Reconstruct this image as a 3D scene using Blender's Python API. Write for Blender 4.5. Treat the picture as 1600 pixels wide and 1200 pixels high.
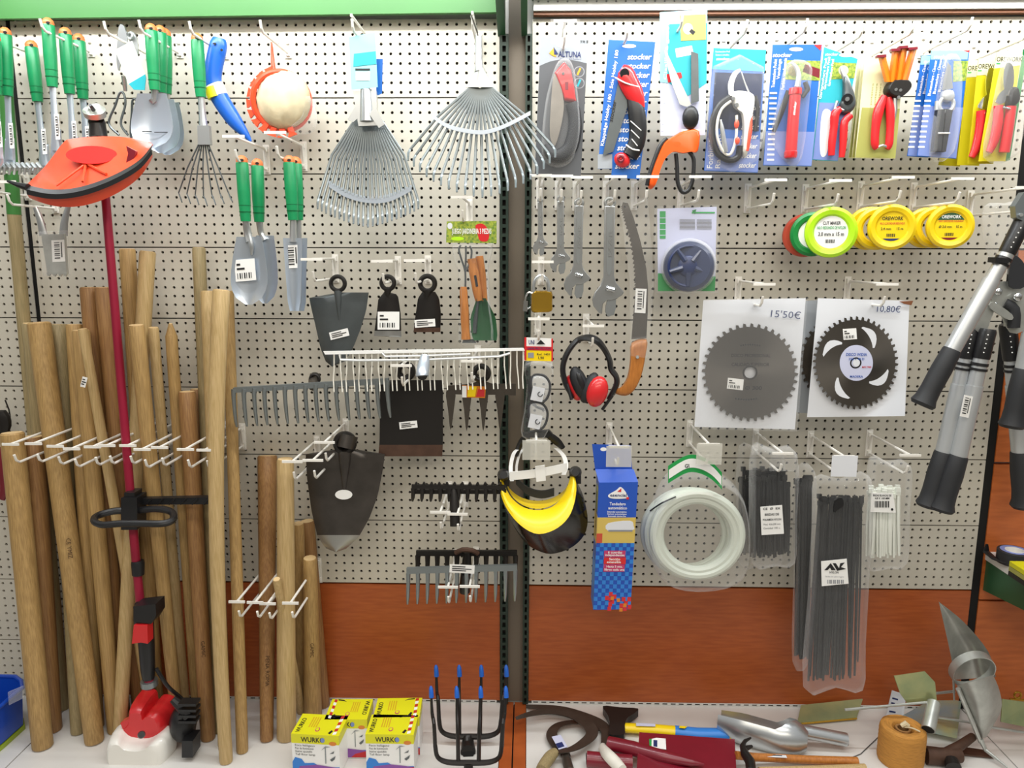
import bpy, math, random
from mathutils import Vector, Matrix
for _o in list(bpy.data.objects): bpy.data.objects.remove(_o)
SC = bpy.context.scene
COL = SC.collection
rnd = random.Random(7)

# ------------------------------------------------------------------ camera
FPX = 1178.25                       # focal length in pixels of a 1600 px wide frame
YAW, PITCH, ROLL = -0.02108, 0.17117, -0.00204
CAM = Vector((-0.00788, -2.13822, 1.5243))
ZS = 0.15                           # top of the base shelf
ZB = 1.54                           # height of the fourth seam of the pegboard (image y 387)
_cy, _sy, _cp, _sp = math.cos(YAW), math.sin(YAW), math.cos(PITCH), math.sin(PITCH)
_fw = Vector((_sy*_cp, _cy*_cp, -_sp)); _rt = Vector((_cy, -_sy, 0)); _dn = _fw.cross(_rt)
_cr, _sr = math.cos(ROLL), math.sin(ROLL)
RT = _rt*_cr + _dn*_sr; DN = -_rt*_sr + _dn*_cr
cd = bpy.data.cameras.new('camera'); cam = bpy.data.objects.new('camera', cd); COL.objects.link(cam)
cd.sensor_width = 36; cd.lens = 36*FPX/1600; cd.clip_start = .05
m = Matrix.Identity(4)
for i in range(3):
    m[i][0] = RT[i]; m[i][1] = -DN[i]; m[i][2] = -_fw[i]; m[i][3] = CAM[i]
cam.matrix_world = m
SC.camera = cam
D0 = -CAM.y

# ------------------------------------------------------------------ light and exposure
SC.view_settings.view_transform = 'Standard'
SC.view_settings.look = 'None'
SC.view_settings.gamma = 1
SC.view_settings.use_curve_mapping = False
SC.view_settings.exposure = 0.0
wd = bpy.data.worlds.new('store_ambience'); SC.world = wd; wd.use_nodes = True
_nt = wd.node_tree; _tc = _nt.nodes.new('ShaderNodeTexCoord'); _sp = _nt.nodes.new('ShaderNodeSeparateXYZ'); _rp = _nt.nodes.new('ShaderNodeValToRGB'); _ma = _nt.nodes.new('ShaderNodeMapRange')
_ma.inputs['From Min'].default_value = -1
_nt.links.new(_tc.outputs['Generated'], _sp.inputs[0]); _nt.links.new(_sp.outputs['Z'], _ma.inputs['Value']); _nt.links.new(_ma.outputs[0], _rp.inputs[0]); _nt.links.new(_rp.outputs[0], _nt.nodes['Background'].inputs[0])
_rp.color_ramp.elements[0].position = .3; _rp.color_ramp.elements[0].color = (.3, .26, .2, 1); _rp.color_ramp.elements[1].position = .75; _rp.color_ramp.elements[1].color = (1, 1, 1, 1)
_e = _rp.color_ramp.elements.new(.5); _e.color = (.42, .39, .33, 1)      # shop aisle: dim shelves at eye height, pale ceiling above
_nt.nodes['Background'].inputs[1].default_value = .5
def area(name, loc, target, sx, sy, power, col):
    l = bpy.data.lights.new(name, 'AREA'); l.shape = 'RECTANGLE'; l.size = sx; l.size_y = sy; l.energy = power; l.color = col
    o = bpy.data.objects.new(name, l); COL.objects.link(o); o.location = loc
    o.rotation_euler = (Vector(target)-Vector(loc)).to_track_quat('-Z', 'Y').to_euler()
    return o
area('aisle_fluorescent_tube', (0, -.46, 2.42), (0, -.02, 1.8), 3.4, .06, 37, (.95, .99, 1))
area('ceiling_fill_light', (.2, -1.9, 3.0), (0, 0, 1.2), 3.0, .3, 29, (1, .96, .88))  # unseen overhead lamp, added as soft fill from the front
area('ceiling_fill_light', (0, -4.2, 3.1), (0, 0, .9), 4.0, .4, 38, (1, .9, .74))  # unseen lamp behind the camera, added as warm front fill

# ------------------------------------------------------------------ pixel <-> place
def ray(px, py):
    return _fw + RT*((px-800)/FPX) + DN*((py-600)/FPX)
def W(px, py, d):                   # the point seen at (px, py) that hangs d metres in front of the board
    v = ray(px, py); return CAM + v*((D0-d)/v.y)
def G(px, py, z=ZS):                # the point seen at (px, py) at height z
    v = ray(px, py); return CAM + v*((z-CAM.z)/v.z)
def S(d, py=600):                   # metres per pixel at that distance
    return (W(801, py, d)-W(800, py, d)).length
def S3(p):                          # metres per pixel at that point
    return (Vector(p)-CAM).dot(_fw)/FPX
def V(p):
    return p if isinstance(p, Vector) else W(p[0], p[1], p[2])

# ------------------------------------------------------------------ materials
def lin(h):
    h = h.lstrip('#'); c = [int(h[i:i+2], 16)/255 for i in (0, 2, 4)]
    return tuple(x/12.92 if x <= .04045 else ((x+.055)/1.055)**2.4 for x in c) + (1,)
M = {}
def mat(name, col, rough=.5, metal=0., var=0., scale=40., stretch=(1, 1, 1), bump=0., col2=None, spec=.5, coat=0., sheen=0.):
    m = bpy.data.materials.new(name); m.use_nodes = True; nt = m.node_tree; b = nt.nodes['Principled BSDF']
    b.inputs['Base Color'].default_value = lin(col); b.inputs['Roughness'].default_value = rough
    b.inputs['Metallic'].default_value = metal; b.inputs['Specular IOR Level'].default_value = spec
    b.inputs['Coat Weight'].default_value = coat
    if var or bump or col2:
        tc = nt.nodes.new('ShaderNodeTexCoord'); mp = nt.nodes.new('ShaderNodeMapping'); n = nt.nodes.new('ShaderNodeTexNoise')
        mp.inputs['Scale'].default_value = stretch; n.inputs['Scale'].default_value = scale; n.inputs['Detail'].default_value = 4
        nt.links.new(tc.outputs['Object'], mp.inputs[0]); nt.links.new(mp.outputs[0], n.inputs['Vector'])
        if var or col2:
            r = nt.nodes.new('ShaderNodeValToRGB'); c = lin(col)
            r.color_ramp.elements[0].position = .35; r.color_ramp.elements[1].position = .68
            r.color_ramp.elements[0].color = lin(col2) if col2 else tuple(x*(1-var) for x in c[:3]) + (1,)
            r.color_ramp.elements[1].color = c
            nt.links.new(n.outputs[0], r.inputs[0]); nt.links.new(r.outputs[0], b.inputs['Base Color'])
        if bump:
            bp = nt.nodes.new('ShaderNodeBump'); bp.inputs['Strength'].default_value = bump; bp.inputs['Distance'].default_value = .002
            nt.links.new(n.outputs[0], bp.inputs['Height']); nt.links.new(bp.outputs[0], b.inputs['Normal'])
    M[name] = m; return m
def clear(name, col, haze, edge, rough=.12, bump=.0, scale=30):
    m = bpy.data.materials.new(name); m.use_nodes = True; nt = m.node_tree; b = nt.nodes['Principled BSDF']; out = nt.nodes['Material Output']
    b.inputs['Base Color'].default_value = lin(col); b.inputs['Roughness'].default_value = rough; b.inputs['Specular IOR Level'].default_value = .8
    t = nt.nodes.new('ShaderNodeBsdfTransparent'); mx = nt.nodes.new('ShaderNodeMixShader'); lw = nt.nodes.new('ShaderNodeLayerWeight')
    lw.inputs[0].default_value = .35; mr = nt.nodes.new('ShaderNodeMapRange')
    mr.inputs['To Min'].default_value = haze; mr.inputs['To Max'].default_value = edge
    nt.links.new(lw.outputs['Facing'], mr.inputs['Value']); nt.links.new(mr.outputs[0], mx.inputs[0])
    nt.links.new(t.outputs[0], mx.inputs[1]); nt.links.new(b.outputs[0], mx.inputs[2]); nt.links.new(mx.outputs[0], out.inputs[0])
    if bump:
        tc = nt.nodes.new('ShaderNodeTexCoord'); n = nt.nodes.new('ShaderNodeTexNoise'); n.inputs['Scale'].default_value = scale
        bp = nt.nodes.new('ShaderNodeBump'); bp.inputs['Strength'].default_value = bump; bp.inputs['Distance'].default_value = .01
        nt.links.new(tc.outputs['Object'], n.inputs['Vector']); nt.links.new(n.outputs[0], bp.inputs['Height']); nt.links.new(bp.outputs[0], b.inputs['Normal'])
    M[name] = m
mat('peg', '#c8c2b4', .42, var=.06, scale=6)
mat('pegwhite', '#d4d2cd', .4)
mat('hole_dark', '#1c1712', .9)
mat('panelwood', '#b05a28', .42, var=.28, scale=14, stretch=(1, 1, 9), col2='#a04d20')
mat('cornerwood', '#c66a30', .42, var=.2, scale=9, stretch=(1, 1, 7), col2='#b05a24')
mat('taupe', '#6f6456', .6, var=.1, scale=5)
mat('upright', '#25342b', .4, metal=.2)
mat('dkgreen', '#2c5a3a', .4)
mat('green', '#3f7d3a', .4, var=.12, scale=4)
mat('shelfwhite', '#dcd9d4', .35, var=.05, scale=7)
mat('brownedge', '#7a4a2c', .5)
mat('tile', '#b9b4aa', .4, var=.1, scale=3)
mat('blackgap', '#0c0a08', .9)
mat('hookwhite', '#eeeae2', .35)
mat('hookchrome', '#c9c6bd', .3, metal=.7)
mat('wood', '#b8965f', .55, var=.2, scale=40, stretch=(9, 9, .35), col2='#9a7a4a')
mat('woodpale', '#c6a97a', .55, var=.2, scale=40, stretch=(9, 9, .35), col2='#b09460')
mat('woodgrey', '#a5926a', .55, var=.2, scale=40, stretch=(9, 9, .35), col2='#8c7d58')
mat('wooddark', '#a27a4a', .55, var=.2, scale=40, stretch=(9, 9, .35), col2='#875f38')
mat('woodend', '#d8b987', .7)
mat('orangewood', '#c07a35', .4, var=.2, scale=30, stretch=(6, 6, 1), col2='#a9672a')
mat('print', '#4a3018', .7)
mat('grip', '#0f8a52', .38, var=.08, scale=60)
mat('gripring', '#0a6b3e', .45)
mat('gripcap', '#e0743c', .4)
mat('steel', '#c6c9ca', .28, metal=.85)
mat('steelblue', '#ccd6e2', .3, metal=.75)
mat('chrome', '#d5d7d8', .14, metal=1.)
mat('wrench', '#b0b2b2', .28, metal=.85)
mat('wrenchdull', '#8b8e8e', .42, metal=.7)
mat('galv', '#c3c5bf', .36, metal=.65, var=.22, scale=25)
mat('zinc', '#cfd89c', .25, metal=.5, var=.35, scale=10, col2='#a6cbdc')
mat('zincolive', '#b0b07c', .3, metal=.45, var=.35, scale=12, col2='#8c9a72')
mat('darksteel', '#6b7173', .36, metal=.7, var=.2, scale=14)
mat('hoesteel', '#55504c', .34, metal=.65, var=.3, scale=16)
mat('tinesteel', '#7a8183', .35, metal=.7)
mat('ovalred', '#e2180e', .6, spec=.2)
mat('toolblack', '#2a2725', .38, metal=.45)
mat('rustedge', '#5d4437', .55, metal=.5, var=.2, scale=40)
mat('rakesteel', '#8b9294', .35, metal=.7)
mat('brightedge', '#a9a9a6', .35, metal=.8)
mat('blackplastic', '#18181a', .4)
mat('softblack', '#232427', .6)
mat('navy', '#22305a', .35)
mat('spoolblue', '#39415c', .3, coat=.3)
mat('red', '#d3262a', .3, coat=.3)
mat('redorange', '#f0502c', .3, coat=.2, var=.06, scale=8)
mat('orange', '#ee5a16', .32)
mat('amber', '#d9801c', .3, coat=.3)
mat('crimson', '#9c1f3b', .3, metal=.25)
mat('maroon', '#7a1426', .32, coat=.3, var=.1, scale=20)
mat('yellow', '#f1cf10', .35)
mat('yellowcard', '#d9cb16', .45)
mat('limeyellow', '#e0dc1c', .4)
mat('spoolyellow', '#efcb14', .3, coat=.3)
mat('lime', '#b8ec20', .3, coat=.3)
mat('forest', '#12803a', .35)
mat('brick', '#c8513a', .35)
mat('blueplastic', '#1f62c4', .32)
mat('binblue', '#1448b4', .3, coat=.3)
mat('bincover', '#9aae2c', .4)
mat('blueink', '#2a55a8', .4)
mat('blue', '#1a6fc4', .38)
mat('bluecard', '#1d66bd', .38)
mat('bluepale', '#7b8fcb', .4)
mat('teal', '#27a9b6', .38)
mat('tealpale', '#8fd3d6', .4)
mat('lilac', '#c9cce4', .42)
mat('greycard', '#9da2a8', .4)
mat('slatecard', '#55575b', .38)
mat('olivecard', '#a8a858', .45)
mat('creamcard', '#e2ddb0', .45)
mat('white', '#f2f1ee', .45)
mat('paper', '#dfe1e6', .6, var=.04, scale=8)
mat('offwhite', '#e6e2d6', .5)
mat('tank', '#ebe8e0', .35, coat=.2)
mat('cloth', '#d9cba8', .85, var=.16, scale=30, bump=.5)
mat('ink', '#17171a', .5)
mat('navyink', '#1c2d63', .5)
mat('redink', '#c4282c', .5)
mat('greenink', '#1d9a4a', .5)
mat('greyink', '#8d8f94', .5)
mat('goldink', '#d4a024', .5)
mat('brass', '#c39a38', .25, metal=.85)
mat('bladesteel', '#8f8b85', .34, metal=.85, var=.15, scale=30)
mat('bladedark', '#5b544c', .4, metal=.7, var=.15, scale=30)
mat('alu', '#c6c9cb', .36, metal=.6)
mat('hose', '#d3d9cd', .3, coat=.3)
mat('boxblue', '#2453b8', .4)
mat('boxsky', '#5cb8f5', .4)
mat('boxdeep', '#2f7fd2', .4)
mat('boxsand', '#d3b75e', .45)
mat('pink', '#c23a6a', .45)
mat('magenta', '#8a4fa0', .45)
mat('twine', '#c58a3c', .8, var=.25, scale=60, stretch=(1, 1, 8), bump=.4)
mat('tieblack', '#0c0e10', .4)
mat('tiewhite', '#e8ebe2', .35)
mat('foliage', '#4f7a2c', .5, var=.6, scale=160, col2='#a8b23a')
clear('clear', '#ffffff', .035, .42)
clear('bag', '#ffffff', .02, .4, .1, bump=.5, scale=26)
clear('baghazy', '#f0f2f0', .3, .75, .2, bump=.6, scale=24)
clear('label_holder', '#e4e2d8', .42, .7, .2)
clear('orangefilm', '#f08418', .8, .95, .2)
clear('smoke', '#15130f', .9, .97, .2)
clear('lensclear', '#f0f4f8', .2, .6, .08)

mat('sawdisc', '#7b7670', .3, metal=.95)
_b = M['sawdisc'].node_tree.nodes['Principled BSDF']; _t = M['sawdisc'].node_tree.nodes.new('ShaderNodeTangent'); _t.direction_type = 'RADIAL'; _t.axis = 'Y'
_b.inputs['Anisotropic'].default_value = .85; M['sawdisc'].node_tree.links.new(_t.outputs[0], _b.inputs['Tangent'])

# ------------------------------------------------------------------ mesh builder
def smooth(pts, n=6, closed=True):          # Catmull-Rom through the points
    out = []; k = len(pts); R = range(k) if closed else range(k-1)
    for i in R:
        if closed: p0, p1, p2, p3 = pts[i-1], pts[i], pts[(i+1) % k], pts[(i+2) % k]
        else: p0, p1, p2, p3 = pts[max(i-1, 0)], pts[i], pts[i+1], pts[min(i+2, k-1)]
        for j in range(n):
            t = j/n; t2 = t*t; t3 = t2*t
            out.append(tuple(.5*(2*b+(c-a)*t+(2*a-5*b+4*c-e)*t2+(3*b-a-3*c+e)*t3) for a, b, c, e in zip(p0, p1, p2, p3)))
    if not closed: out.append(tuple(pts[-1]))
    return out
def ell(cx, cy, rx, ry, n=28, a0=0., a1=360., rot=0.):
    c, s = math.cos(math.radians(rot)), math.sin(math.radians(rot)); out = []
    full = abs(a1-a0) >= 360
    for i in range(n):
        a = math.radians(a0+(a1-a0)*i/(n if full else n-1)); x, y = rx*math.cos(a), ry*math.sin(a)
        out.append((cx+x*c-y*s, cy+x*s+y*c))
    return out
def rot2(pts, cx, cy, deg):
    c, s = math.cos(math.radians(deg)), math.sin(math.radians(deg))
    return [(cx+(x-cx)*c-(y-cy)*s, cy+(x-cx)*s+(y-cy)*c) for x, y in pts]
def rect(x0, y0, x1, y1): return [(x0, y0), (x1, y0), (x1, y1), (x0, y1)]
GLYPH = {}
def glyphs(s, bold):
    k = (s, bold)
    if k not in GLYPH:
        c = bpy.data.curves.new('lettering', 'FONT'); c.body = s; c.size = 1; c.offset = .018 if bold else 0.; c.resolution_u = 2
        o = bpy.data.objects.new('lettering', c); COL.objects.link(o)
        dg = bpy.context.evaluated_depsgraph_get(); me = bpy.data.meshes.new_from_object(o.evaluated_get(dg))
        v = [(q.co.x, q.co.y) for q in me.vertices]; f = [tuple(p.vertices) for p in me.polygons]
        bpy.data.objects.remove(o); bpy.data.meshes.remove(me); bpy.data.curves.remove(c)
        xs = [a for a, b in v] or [0, 1]
        GLYPH[k] = (v, f, min(xs), max(xs))
    return GLYPH[k]
class MB:
    def __init__(s, m=None):
        s.v, s.f, s.mi, s.ms, s.cur = [], [], [], [], 0
        if m: s.use(m)
    def use(s, m):
        if m not in s.ms: s.ms.append(m)
        s.cur = s.ms.index(m); return s
    def add(s, vs, fs):
        o = len(s.v); s.v += [Vector(x) for x in vs]
        for f in fs: s.f.append(tuple(i+o for i in f)); s.mi.append(s.cur)
        return s
    def slab(s, pts, back):                    # a flat outline given as world points, thickened by the vector back
        n = len(pts); a = [Vector(p) for p in pts]; b = [p+back for p in a]
        nrm = sum(((a[i]-a[0]).cross(a[(i+1) % n]-a[0]) for i in range(n)), Vector())
        F = list(range(n)); 
        if nrm.dot(back) > 0: F = F[::-1]; 
        s.add(a+b, [tuple(F), tuple(i+n for i in reversed(F))] + [(F[i], F[i-1], F[i-1]+n, F[i]+n) for i in range(n)])
        return s
    def prism(s, poly, d, t=.002):             # outline seen in the picture, front face d off the board, t thick
        return s.slab([W(p[0], p[1], p[2] if len(p) > 2 else d) for p in poly], Vector((0, t, 0)))
    def pillow(s, poly, d, t, inset=.25, steps=4):   # outline whose front swells by t towards the viewer (dome)
        base = [W(x, y, d) for x, y in poly]; n = len(base); c = sum(base, Vector())/n; rings = [base]
        for k in range(1, steps+1):
            a = k/steps*math.pi/2; q = 1-inset*(1-math.cos(a)); h = t*math.sin(a)
            rings.append([c+(p-c)*q+Vector((0, -h, 0)) for p in base])
        vs = [p for r in rings for p in r]; fs = []
        for k in range(steps):
            for i in range(n):
                j = (i+1) % n; fs.append((k*n+i, k*n+j, (k+1)*n+j, (k+1)*n+i))
        fs.append(tuple(steps*n+i for i in range(n))); fs.append(tuple(reversed(range(n))))
        return s.add(vs, fs)
    def wtube(s, P, R, seg=8, flat=1., up=None, cap=True):     # tube through world points
        P = [Vector(p) for p in P]; n = len(P)
        if not hasattr(R, '__len__'): R = [R]*n
        T = [(P[min(i+1, n-1)]-P[max(i-1, 0)]).normalized() for i in range(n)]
        u = Vector(up) if up else (Vector((0, 1, 0)) if abs(T[0].y) < .9 else Vector((0, 0, 1)))
        vs = []
        for i in range(n):
            u = (u-T[i]*u.dot(T[i])).normalized(); w = T[i].cross(u)
            for k in range(seg):
                a = 2*math.pi*k/seg; vs.append(P[i]+(w*math.cos(a)+u*(math.sin(a)*flat))*R[i])
        fs = [(i*seg+k, i*seg+(k+1) % seg, (i+1)*seg+(k+1) % seg, (i+1)*seg+k) for i in range(n-1) for k in range(seg)]
        if cap: fs += [tuple(reversed(range(seg))), tuple((n-1)*seg+k for k in range(seg))]
        return s.add(vs, fs)
    def tube(s, path, seg=8, flat=1., n=0, r=None):            # (x, y, d, radius in px)
        if r is not None: path = [tuple(p)+(r,) for p in path]
        if n: path = smooth(path, n, False)
        return s.wtube([W(*p[:3]) for p in path], [p[3]*S(p[2], p[1]) for p in path], seg, flat)
    def spin(s, A, B, prof, seg=16, flat=1., up=None):         # solid of revolution: (fraction from A to B, radius in px)
        A, B = V(A), V(B); k = S3((A+B)/2)
        ax = B-A; T = ax.normalized(); u = Vector(up) if up else (Vector((0, 1, 0)) if abs(T.y) < .9 else Vector((0, 0, 1)))
        u = (u-T*u.dot(T)).normalized(); w = T.cross(u); vs = []; n = len(prof)
        for t, r in prof:
            for j in range(seg):
                a = 2*math.pi*j/seg; vs.append(A+ax*t+(w*math.cos(a)+u*(math.sin(a)*flat))*r*k)
        fs = [(i*seg+j, i*seg+(j+1) % seg, (i+1)*seg+(j+1) % seg, (i+1)*seg+j) for i in range(n-1) for j in range(seg)]
        fs += [tuple(reversed(range(seg))), tuple((n-1)*seg+j for j in range(seg))]
        return s.add(vs, fs)
    def ball(s, x, y, d, rx, ry, ry_depth=None, seg=16, rings=9, rot=0.):
        c = W(x, y, d); k = S(d, y); rz = (ry_depth if ry_depth is not None else rx)*k; vs = []; fs = []
        cs, sn = math.cos(math.radians(rot)), math.sin(math.radians(rot))
        for i in range(rings+1):
            th = math.pi*i/rings
            for j in range(seg):
                a = 2*math.pi*j/seg; X, Z, Y = rx*k*math.sin(th)*math.cos(a), ry*k*math.cos(th), rz*math.sin(th)*math.sin(a)
                vs.append(c+Vector((X*cs-Z*sn, Y, X*sn+Z*cs)))
        fs = [(i*seg+j, i*seg+(j+1) % seg, (i+1)*seg+(j+1) % seg, (i+1)*seg+j) for i in range(rings) for j in range(seg)]
        return s.add(vs, fs)
    def ring(s, x, y, d, R, r, tiltz=0., seg=40, ns=8, sq=1., tiltx=0.):       # a torus that faces the viewer
        c = W(x, y, d); k = S(d, y); rm = Matrix.Rotation(math.radians(tiltz), 3, 'Z') @ Matrix.Rotation(math.radians(tiltx), 3, 'X'); vs = []
        for i in range(seg):
            a = 2*math.pi*i/seg
            for j in range(ns):
                b = 2*math.pi*j/ns; q = R+r*math.cos(b)
                vs.append(c+rm @ (Vector((q*math.cos(a), r*math.sin(b)*sq, q*math.sin(a)))*k))
        fs = [(i*ns+j, i*ns+(j+1) % ns, ((i+1) % seg)*ns+(j+1) % ns, ((i+1) % seg)*ns+j) for i in range(seg) for j in range(ns)]
        return s.add(vs, fs)
    def box(s, x0, x1, y0, y1, z0, z1):
        vs = [(x, y, z) for x in (x0, x1) for y in (y0, y1) for z in (z0, z1)]
        return s.add(vs, [(0, 1, 3, 2), (4, 6, 7, 5), (0, 4, 5, 1), (2, 3, 7, 6), (0, 2, 6, 4), (1, 5, 7, 3)])
    def grid(s, rows, thick=0.):               # a sheet through rows of world points
        nr, nc = len(rows), len(rows[0]); vs = [V(p) for r in rows for p in r]
        fs = [(i*nc+j, i*nc+j+1, (i+1)*nc+j+1, (i+1)*nc+j) for i in range(nr-1) for j in range(nc-1)]
        if thick:
            N = nr*nc; off = Vector((0, thick, 0)); vs2 = vs+[p+off for p in vs]
            fs2 = fs+[tuple(i+N for i in reversed(f)) for f in fs]
            e = [i for i in range(nc)]+[i*nc+nc-1 for i in range(1, nr)]+[(nr-1)*nc+j for j in range(nc-2, -1, -1)]+[i*nc for i in range(nr-2, 0, -1)]
            fs2 += [(e[i], e[i-1], e[i-1]+N, e[i]+N) for i in range(len(e))]
            return s.add(vs2, fs2)
        return s.add(vs, fs)
    def text3(s, txt, O, ex, ey, bold=True, width=None, shear=0.):   # ex, ey: world vectors of one em
        v, f, a, b = glyphs(txt, bold); q = width/((b-a)*ex.length) if width else 1.
        return s.add([O+ex*((x-a)*q+shear*y)+ey*y for x, y in v], f)
    def text(s, txt, x, y, h, d, w=None, rot=0., bold=True, shear=0., center=False):   # baseline at (x, y) of the picture, capitals h px high
        k = S(d, y); em = h/.72*k; c, sn = math.cos(math.radians(rot)), math.sin(math.radians(rot))
        ex = Vector((c, 0, sn))*em; ey = Vector((-sn, 0, c))*em
        v, f, a, b = glyphs(txt, bold); width = w*k if w else None; O = W(x, y, d)
        if center: O = O-ex*((width/em if w else b-a)/2)
        return s.text3(txt, O, ex, ey, bold, width, shear)
def build(name, mb, parent=None, sm=35):
    me = bpy.data.meshes.new(name); o = bpy.data.objects.new(name, me); COL.objects.link(o)
    if parent is not None: off = ORG[parent.name]
    else:
        off = sum(mb.v, Vector())/max(1, len(mb.v)); off.z = min(p.z for p in mb.v)
    me.from_pydata([p-off for p in mb.v], [], mb.f); me.update()
    for x in mb.ms: me.materials.append(M[x])
    me.polygons.foreach_set('material_index', mb.mi)
    if sm:
        me.polygons.foreach_set('use_smooth', [True]*len(mb.f)); me.set_sharp_from_angle(angle=math.radians(sm))
    if parent is not None: o.parent = parent
    else: o.location = off
    ORG[o.name] = off
    return o
ORG = {}
def thing(name, label, cat, at, group=None):
    o = bpy.data.objects.new(name, None); COL.objects.link(o); o.empty_display_size = .02
    o.location = V(at); ORG[o.name] = Vector(o.location)
    o['label'] = label; o['category'] = cat
    if group: o['group'] = group
    return o
def solo(name, mb, label, cat, group=None, sm=35):
    o = build(name, mb, None, sm); o['label'] = label; o['category'] = cat
    if group: o['group'] = group
    return o
def struct(name, mb, sm=0):
    o = build(name, mb, None, sm); o['kind'] = 'structure'; return o
def sticker(parent, x, y, w, h, d, rot=0., name='price_sticker', kind=0, base='white'):
    mb = MB(base); mb.prism(rot2(rect(x-w/2, y-h/2, x+w/2, y+h/2), x, y, rot), d, .0006); mb.use('ink'); e = d+.0008
    if kind == 0:       # bar code under two lines of print
        for q in (-.32, -.12): mb.prism(rot2(rect(x-w*.4, y+h*q, x+w*(.1+q), y+h*(q+.09)), x, y, rot), e, .0003)
        for i in range(7): mb.prism(rot2(rect(x-w*.4+i*w*.11, y+h*.12, x-w*.4+i*w*.11+w*(.03+.03*(i % 2)), y+h*.38), x, y, rot), e, .0003)
    elif kind == 1:     # lines only
        for q in (-.25, 0, .22): mb.prism(rot2(rect(x-w*.4, y+h*q-h*.05, x+w*(.38-abs(q)), y+h*q+h*.05), x, y, rot), e, .0003)
    else:               # upright bar code
        for i in range(8): mb.prism(rot2(rect(x-w*.3, y-h*.4+i*h*.1, x+w*.12, y-h*.4+i*h*.1+h*(.03+.025*(i % 2))), x, y, rot), e, .0003)
        mb.prism(rot2(rect(x+w*.22, y-h*.4, x+w*.3, y+h*.3), x, y, rot), e, .0003)
    return build(name, mb, parent, 0)
# ------------------------------------------------------------------ the shop fittings
def perforated(mb, x0, x1, z0, z1, nx, nz, hx, hz, y=0., depth=.006, square=False, flat=False, mhole='hole_dark', mface='peg'):
    # a sheet of nx by nz cells with one through hole each; flat: lies in the x-y plane (z0, z1 then run along y)
    mb.use(mface); sx, sz = (x1-x0)/nx, (z1-z0)/nz; fr = []; wl = []; vs = []
    P = (lambda a, b, k: (a, b, y-k)) if flat else (lambda a, b, k: (a, y+k, b))
    ca = [math.cos(math.radians(45+45*k)) for k in range(8)]; sa = [math.sin(math.radians(45+45*k)) for k in range(8)]
    if square:
        ca = [max(-1, min(1, q*1.415)) for q in ca]; sa = [max(-1, min(1, q*1.415)) for q in sa]
    for i in range(nx):
        for j in range(nz):
            cx, cz, o = x0+(i+.5)*sx, z0+(j+.5)*sz, len(vs)
            for a, b in ((1, 1), (-1, 1), (-1, -1), (1, -1)): vs.append(P(cx+a*sx/2, cz+b*sz/2, 0))
            for k in range(8): vs.append(P(cx+ca[k]*hx, cz+sa[k]*hz, 0))
            for k in range(8): vs.append(P(cx+ca[k]*hx, cz+sa[k]*hz, depth))
            for q in range(4): fr.append((o+q, o+(q+1) % 4, o+4+(2*q+2) % 8, o+4+2*q+1, o+4+2*q)[::-1])
            for k in range(8): wl.append((o+4+k, o+4+(k+1) % 8, o+12+(k+1) % 8, o+12+k))
    mb.add(vs, fr+wl)
    ring = [(x0, z0), (x1, z0), (x1, z1), (x0, z1)]
    mb.add([P(a, b, 0) for a, b in ring]+[P(a, b, depth) for a, b in ring], [(i, (i+1) % 4, (i+1) % 4+4, i+4) for i in range(4)])
    mb.use(mhole)
    mb.add([P(a, b, depth) for a, b in ring], [(0, 1, 2, 3)])
XL, XG, X0, XR = -1.4079, -.0884, 0., 1.317
def pegwall(name, x0, x1, k0, k1):
    mb = MB(); n = max(1, round((x1-x0)/.02533))
    for k in range(k0, k1): perforated(mb, x0, x1, ZB+k*.2+.0016, ZB+(k+1)*.2-.0016, n, 8, .0042, .0042)
    mb.use('hole_dark').box(x0, x1, .0065, .012, ZB+k0*.2, ZB+k1*.2)
    return struct(name, mb)
pegwall('wall_back_left', XL, XG, -5, 3)
pegwall('wall_back_right', X0, XR, -5, 3)
pegwall('wall_back_far_left', XL-.014-15*.02533, XL-.014, -7, 3)
pegwall('wall_back_corner', XR+.024, XR+.024+10*.02533, 0, 3)
for nm, a, b in (('baseboard_left', XL, XG), ('baseboard_right', X0, XR)):
    mb = MB('panelwood'); mb.box(a, b, 0, .02, ZS+.008, ZB-1.004); struct(nm, mb)
    mb = MB(); perforated(mb, a+.01, b-.01, ZS+.0005, ZS+.0095, 52, 1, .0075, .0022, y=-.003, depth=.002, square=True, mface='pegwhite')
    struct('trim_shelf_slots', mb)
mb = MB('cornerwood'); x = XR+.026
mb.box(x, x+.9, 0, .02, ZB-.606, ZB-.004); mb.box(x, x+.9, 0, .02, ZB-1.03, ZB-.614); mb.box(x, x+.9, 0, .02, ZS+.008, ZB-1.036)
struct('wall_corner_panels', mb)
# uprights with rows of slots, the recess between the two bays
def upright(name, x0, x1):
    mb = MB(); n = 78
    perforated(mb, x0, x1, ZS, ZB+.56, 1, n, (x1-x0)*.2, .0078, y=-.006, depth=.012, square=True, mface='upright')
    mb.use('upright').box(x0, x0+.002, -.0062, .03, ZS, ZB+.56); mb.box(x1-.002, x1, -.0062, .03, ZS, ZB+.56)
    struct(name, mb)
upright('trim_upright_left', XG+.001, XG+.0245)
upright('trim_upright_right', X0-.0185, X0-.001)
mb = MB('taupe'); mb.box(XG+.0245, X0-.0185, .012, .02, ZS+.0, ZB+.7); struct('wall_recess', mb)
mb = MB('blackgap'); mb.box(XL-.014, XL, .004, .02, ZS, ZB+.7); struct('trim_gap_left', mb)
mb = MB('blackgap'); mb.box(XR, XR+.026, .004, .02, ZS, ZB+.7); struct('trim_gap_right', mb)
mb = MB('pegwhite'); mb.box(XL-1.2, XR+1.2, .021, .06, 0, ZB+1.4); struct('wall_back', mb)
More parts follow.
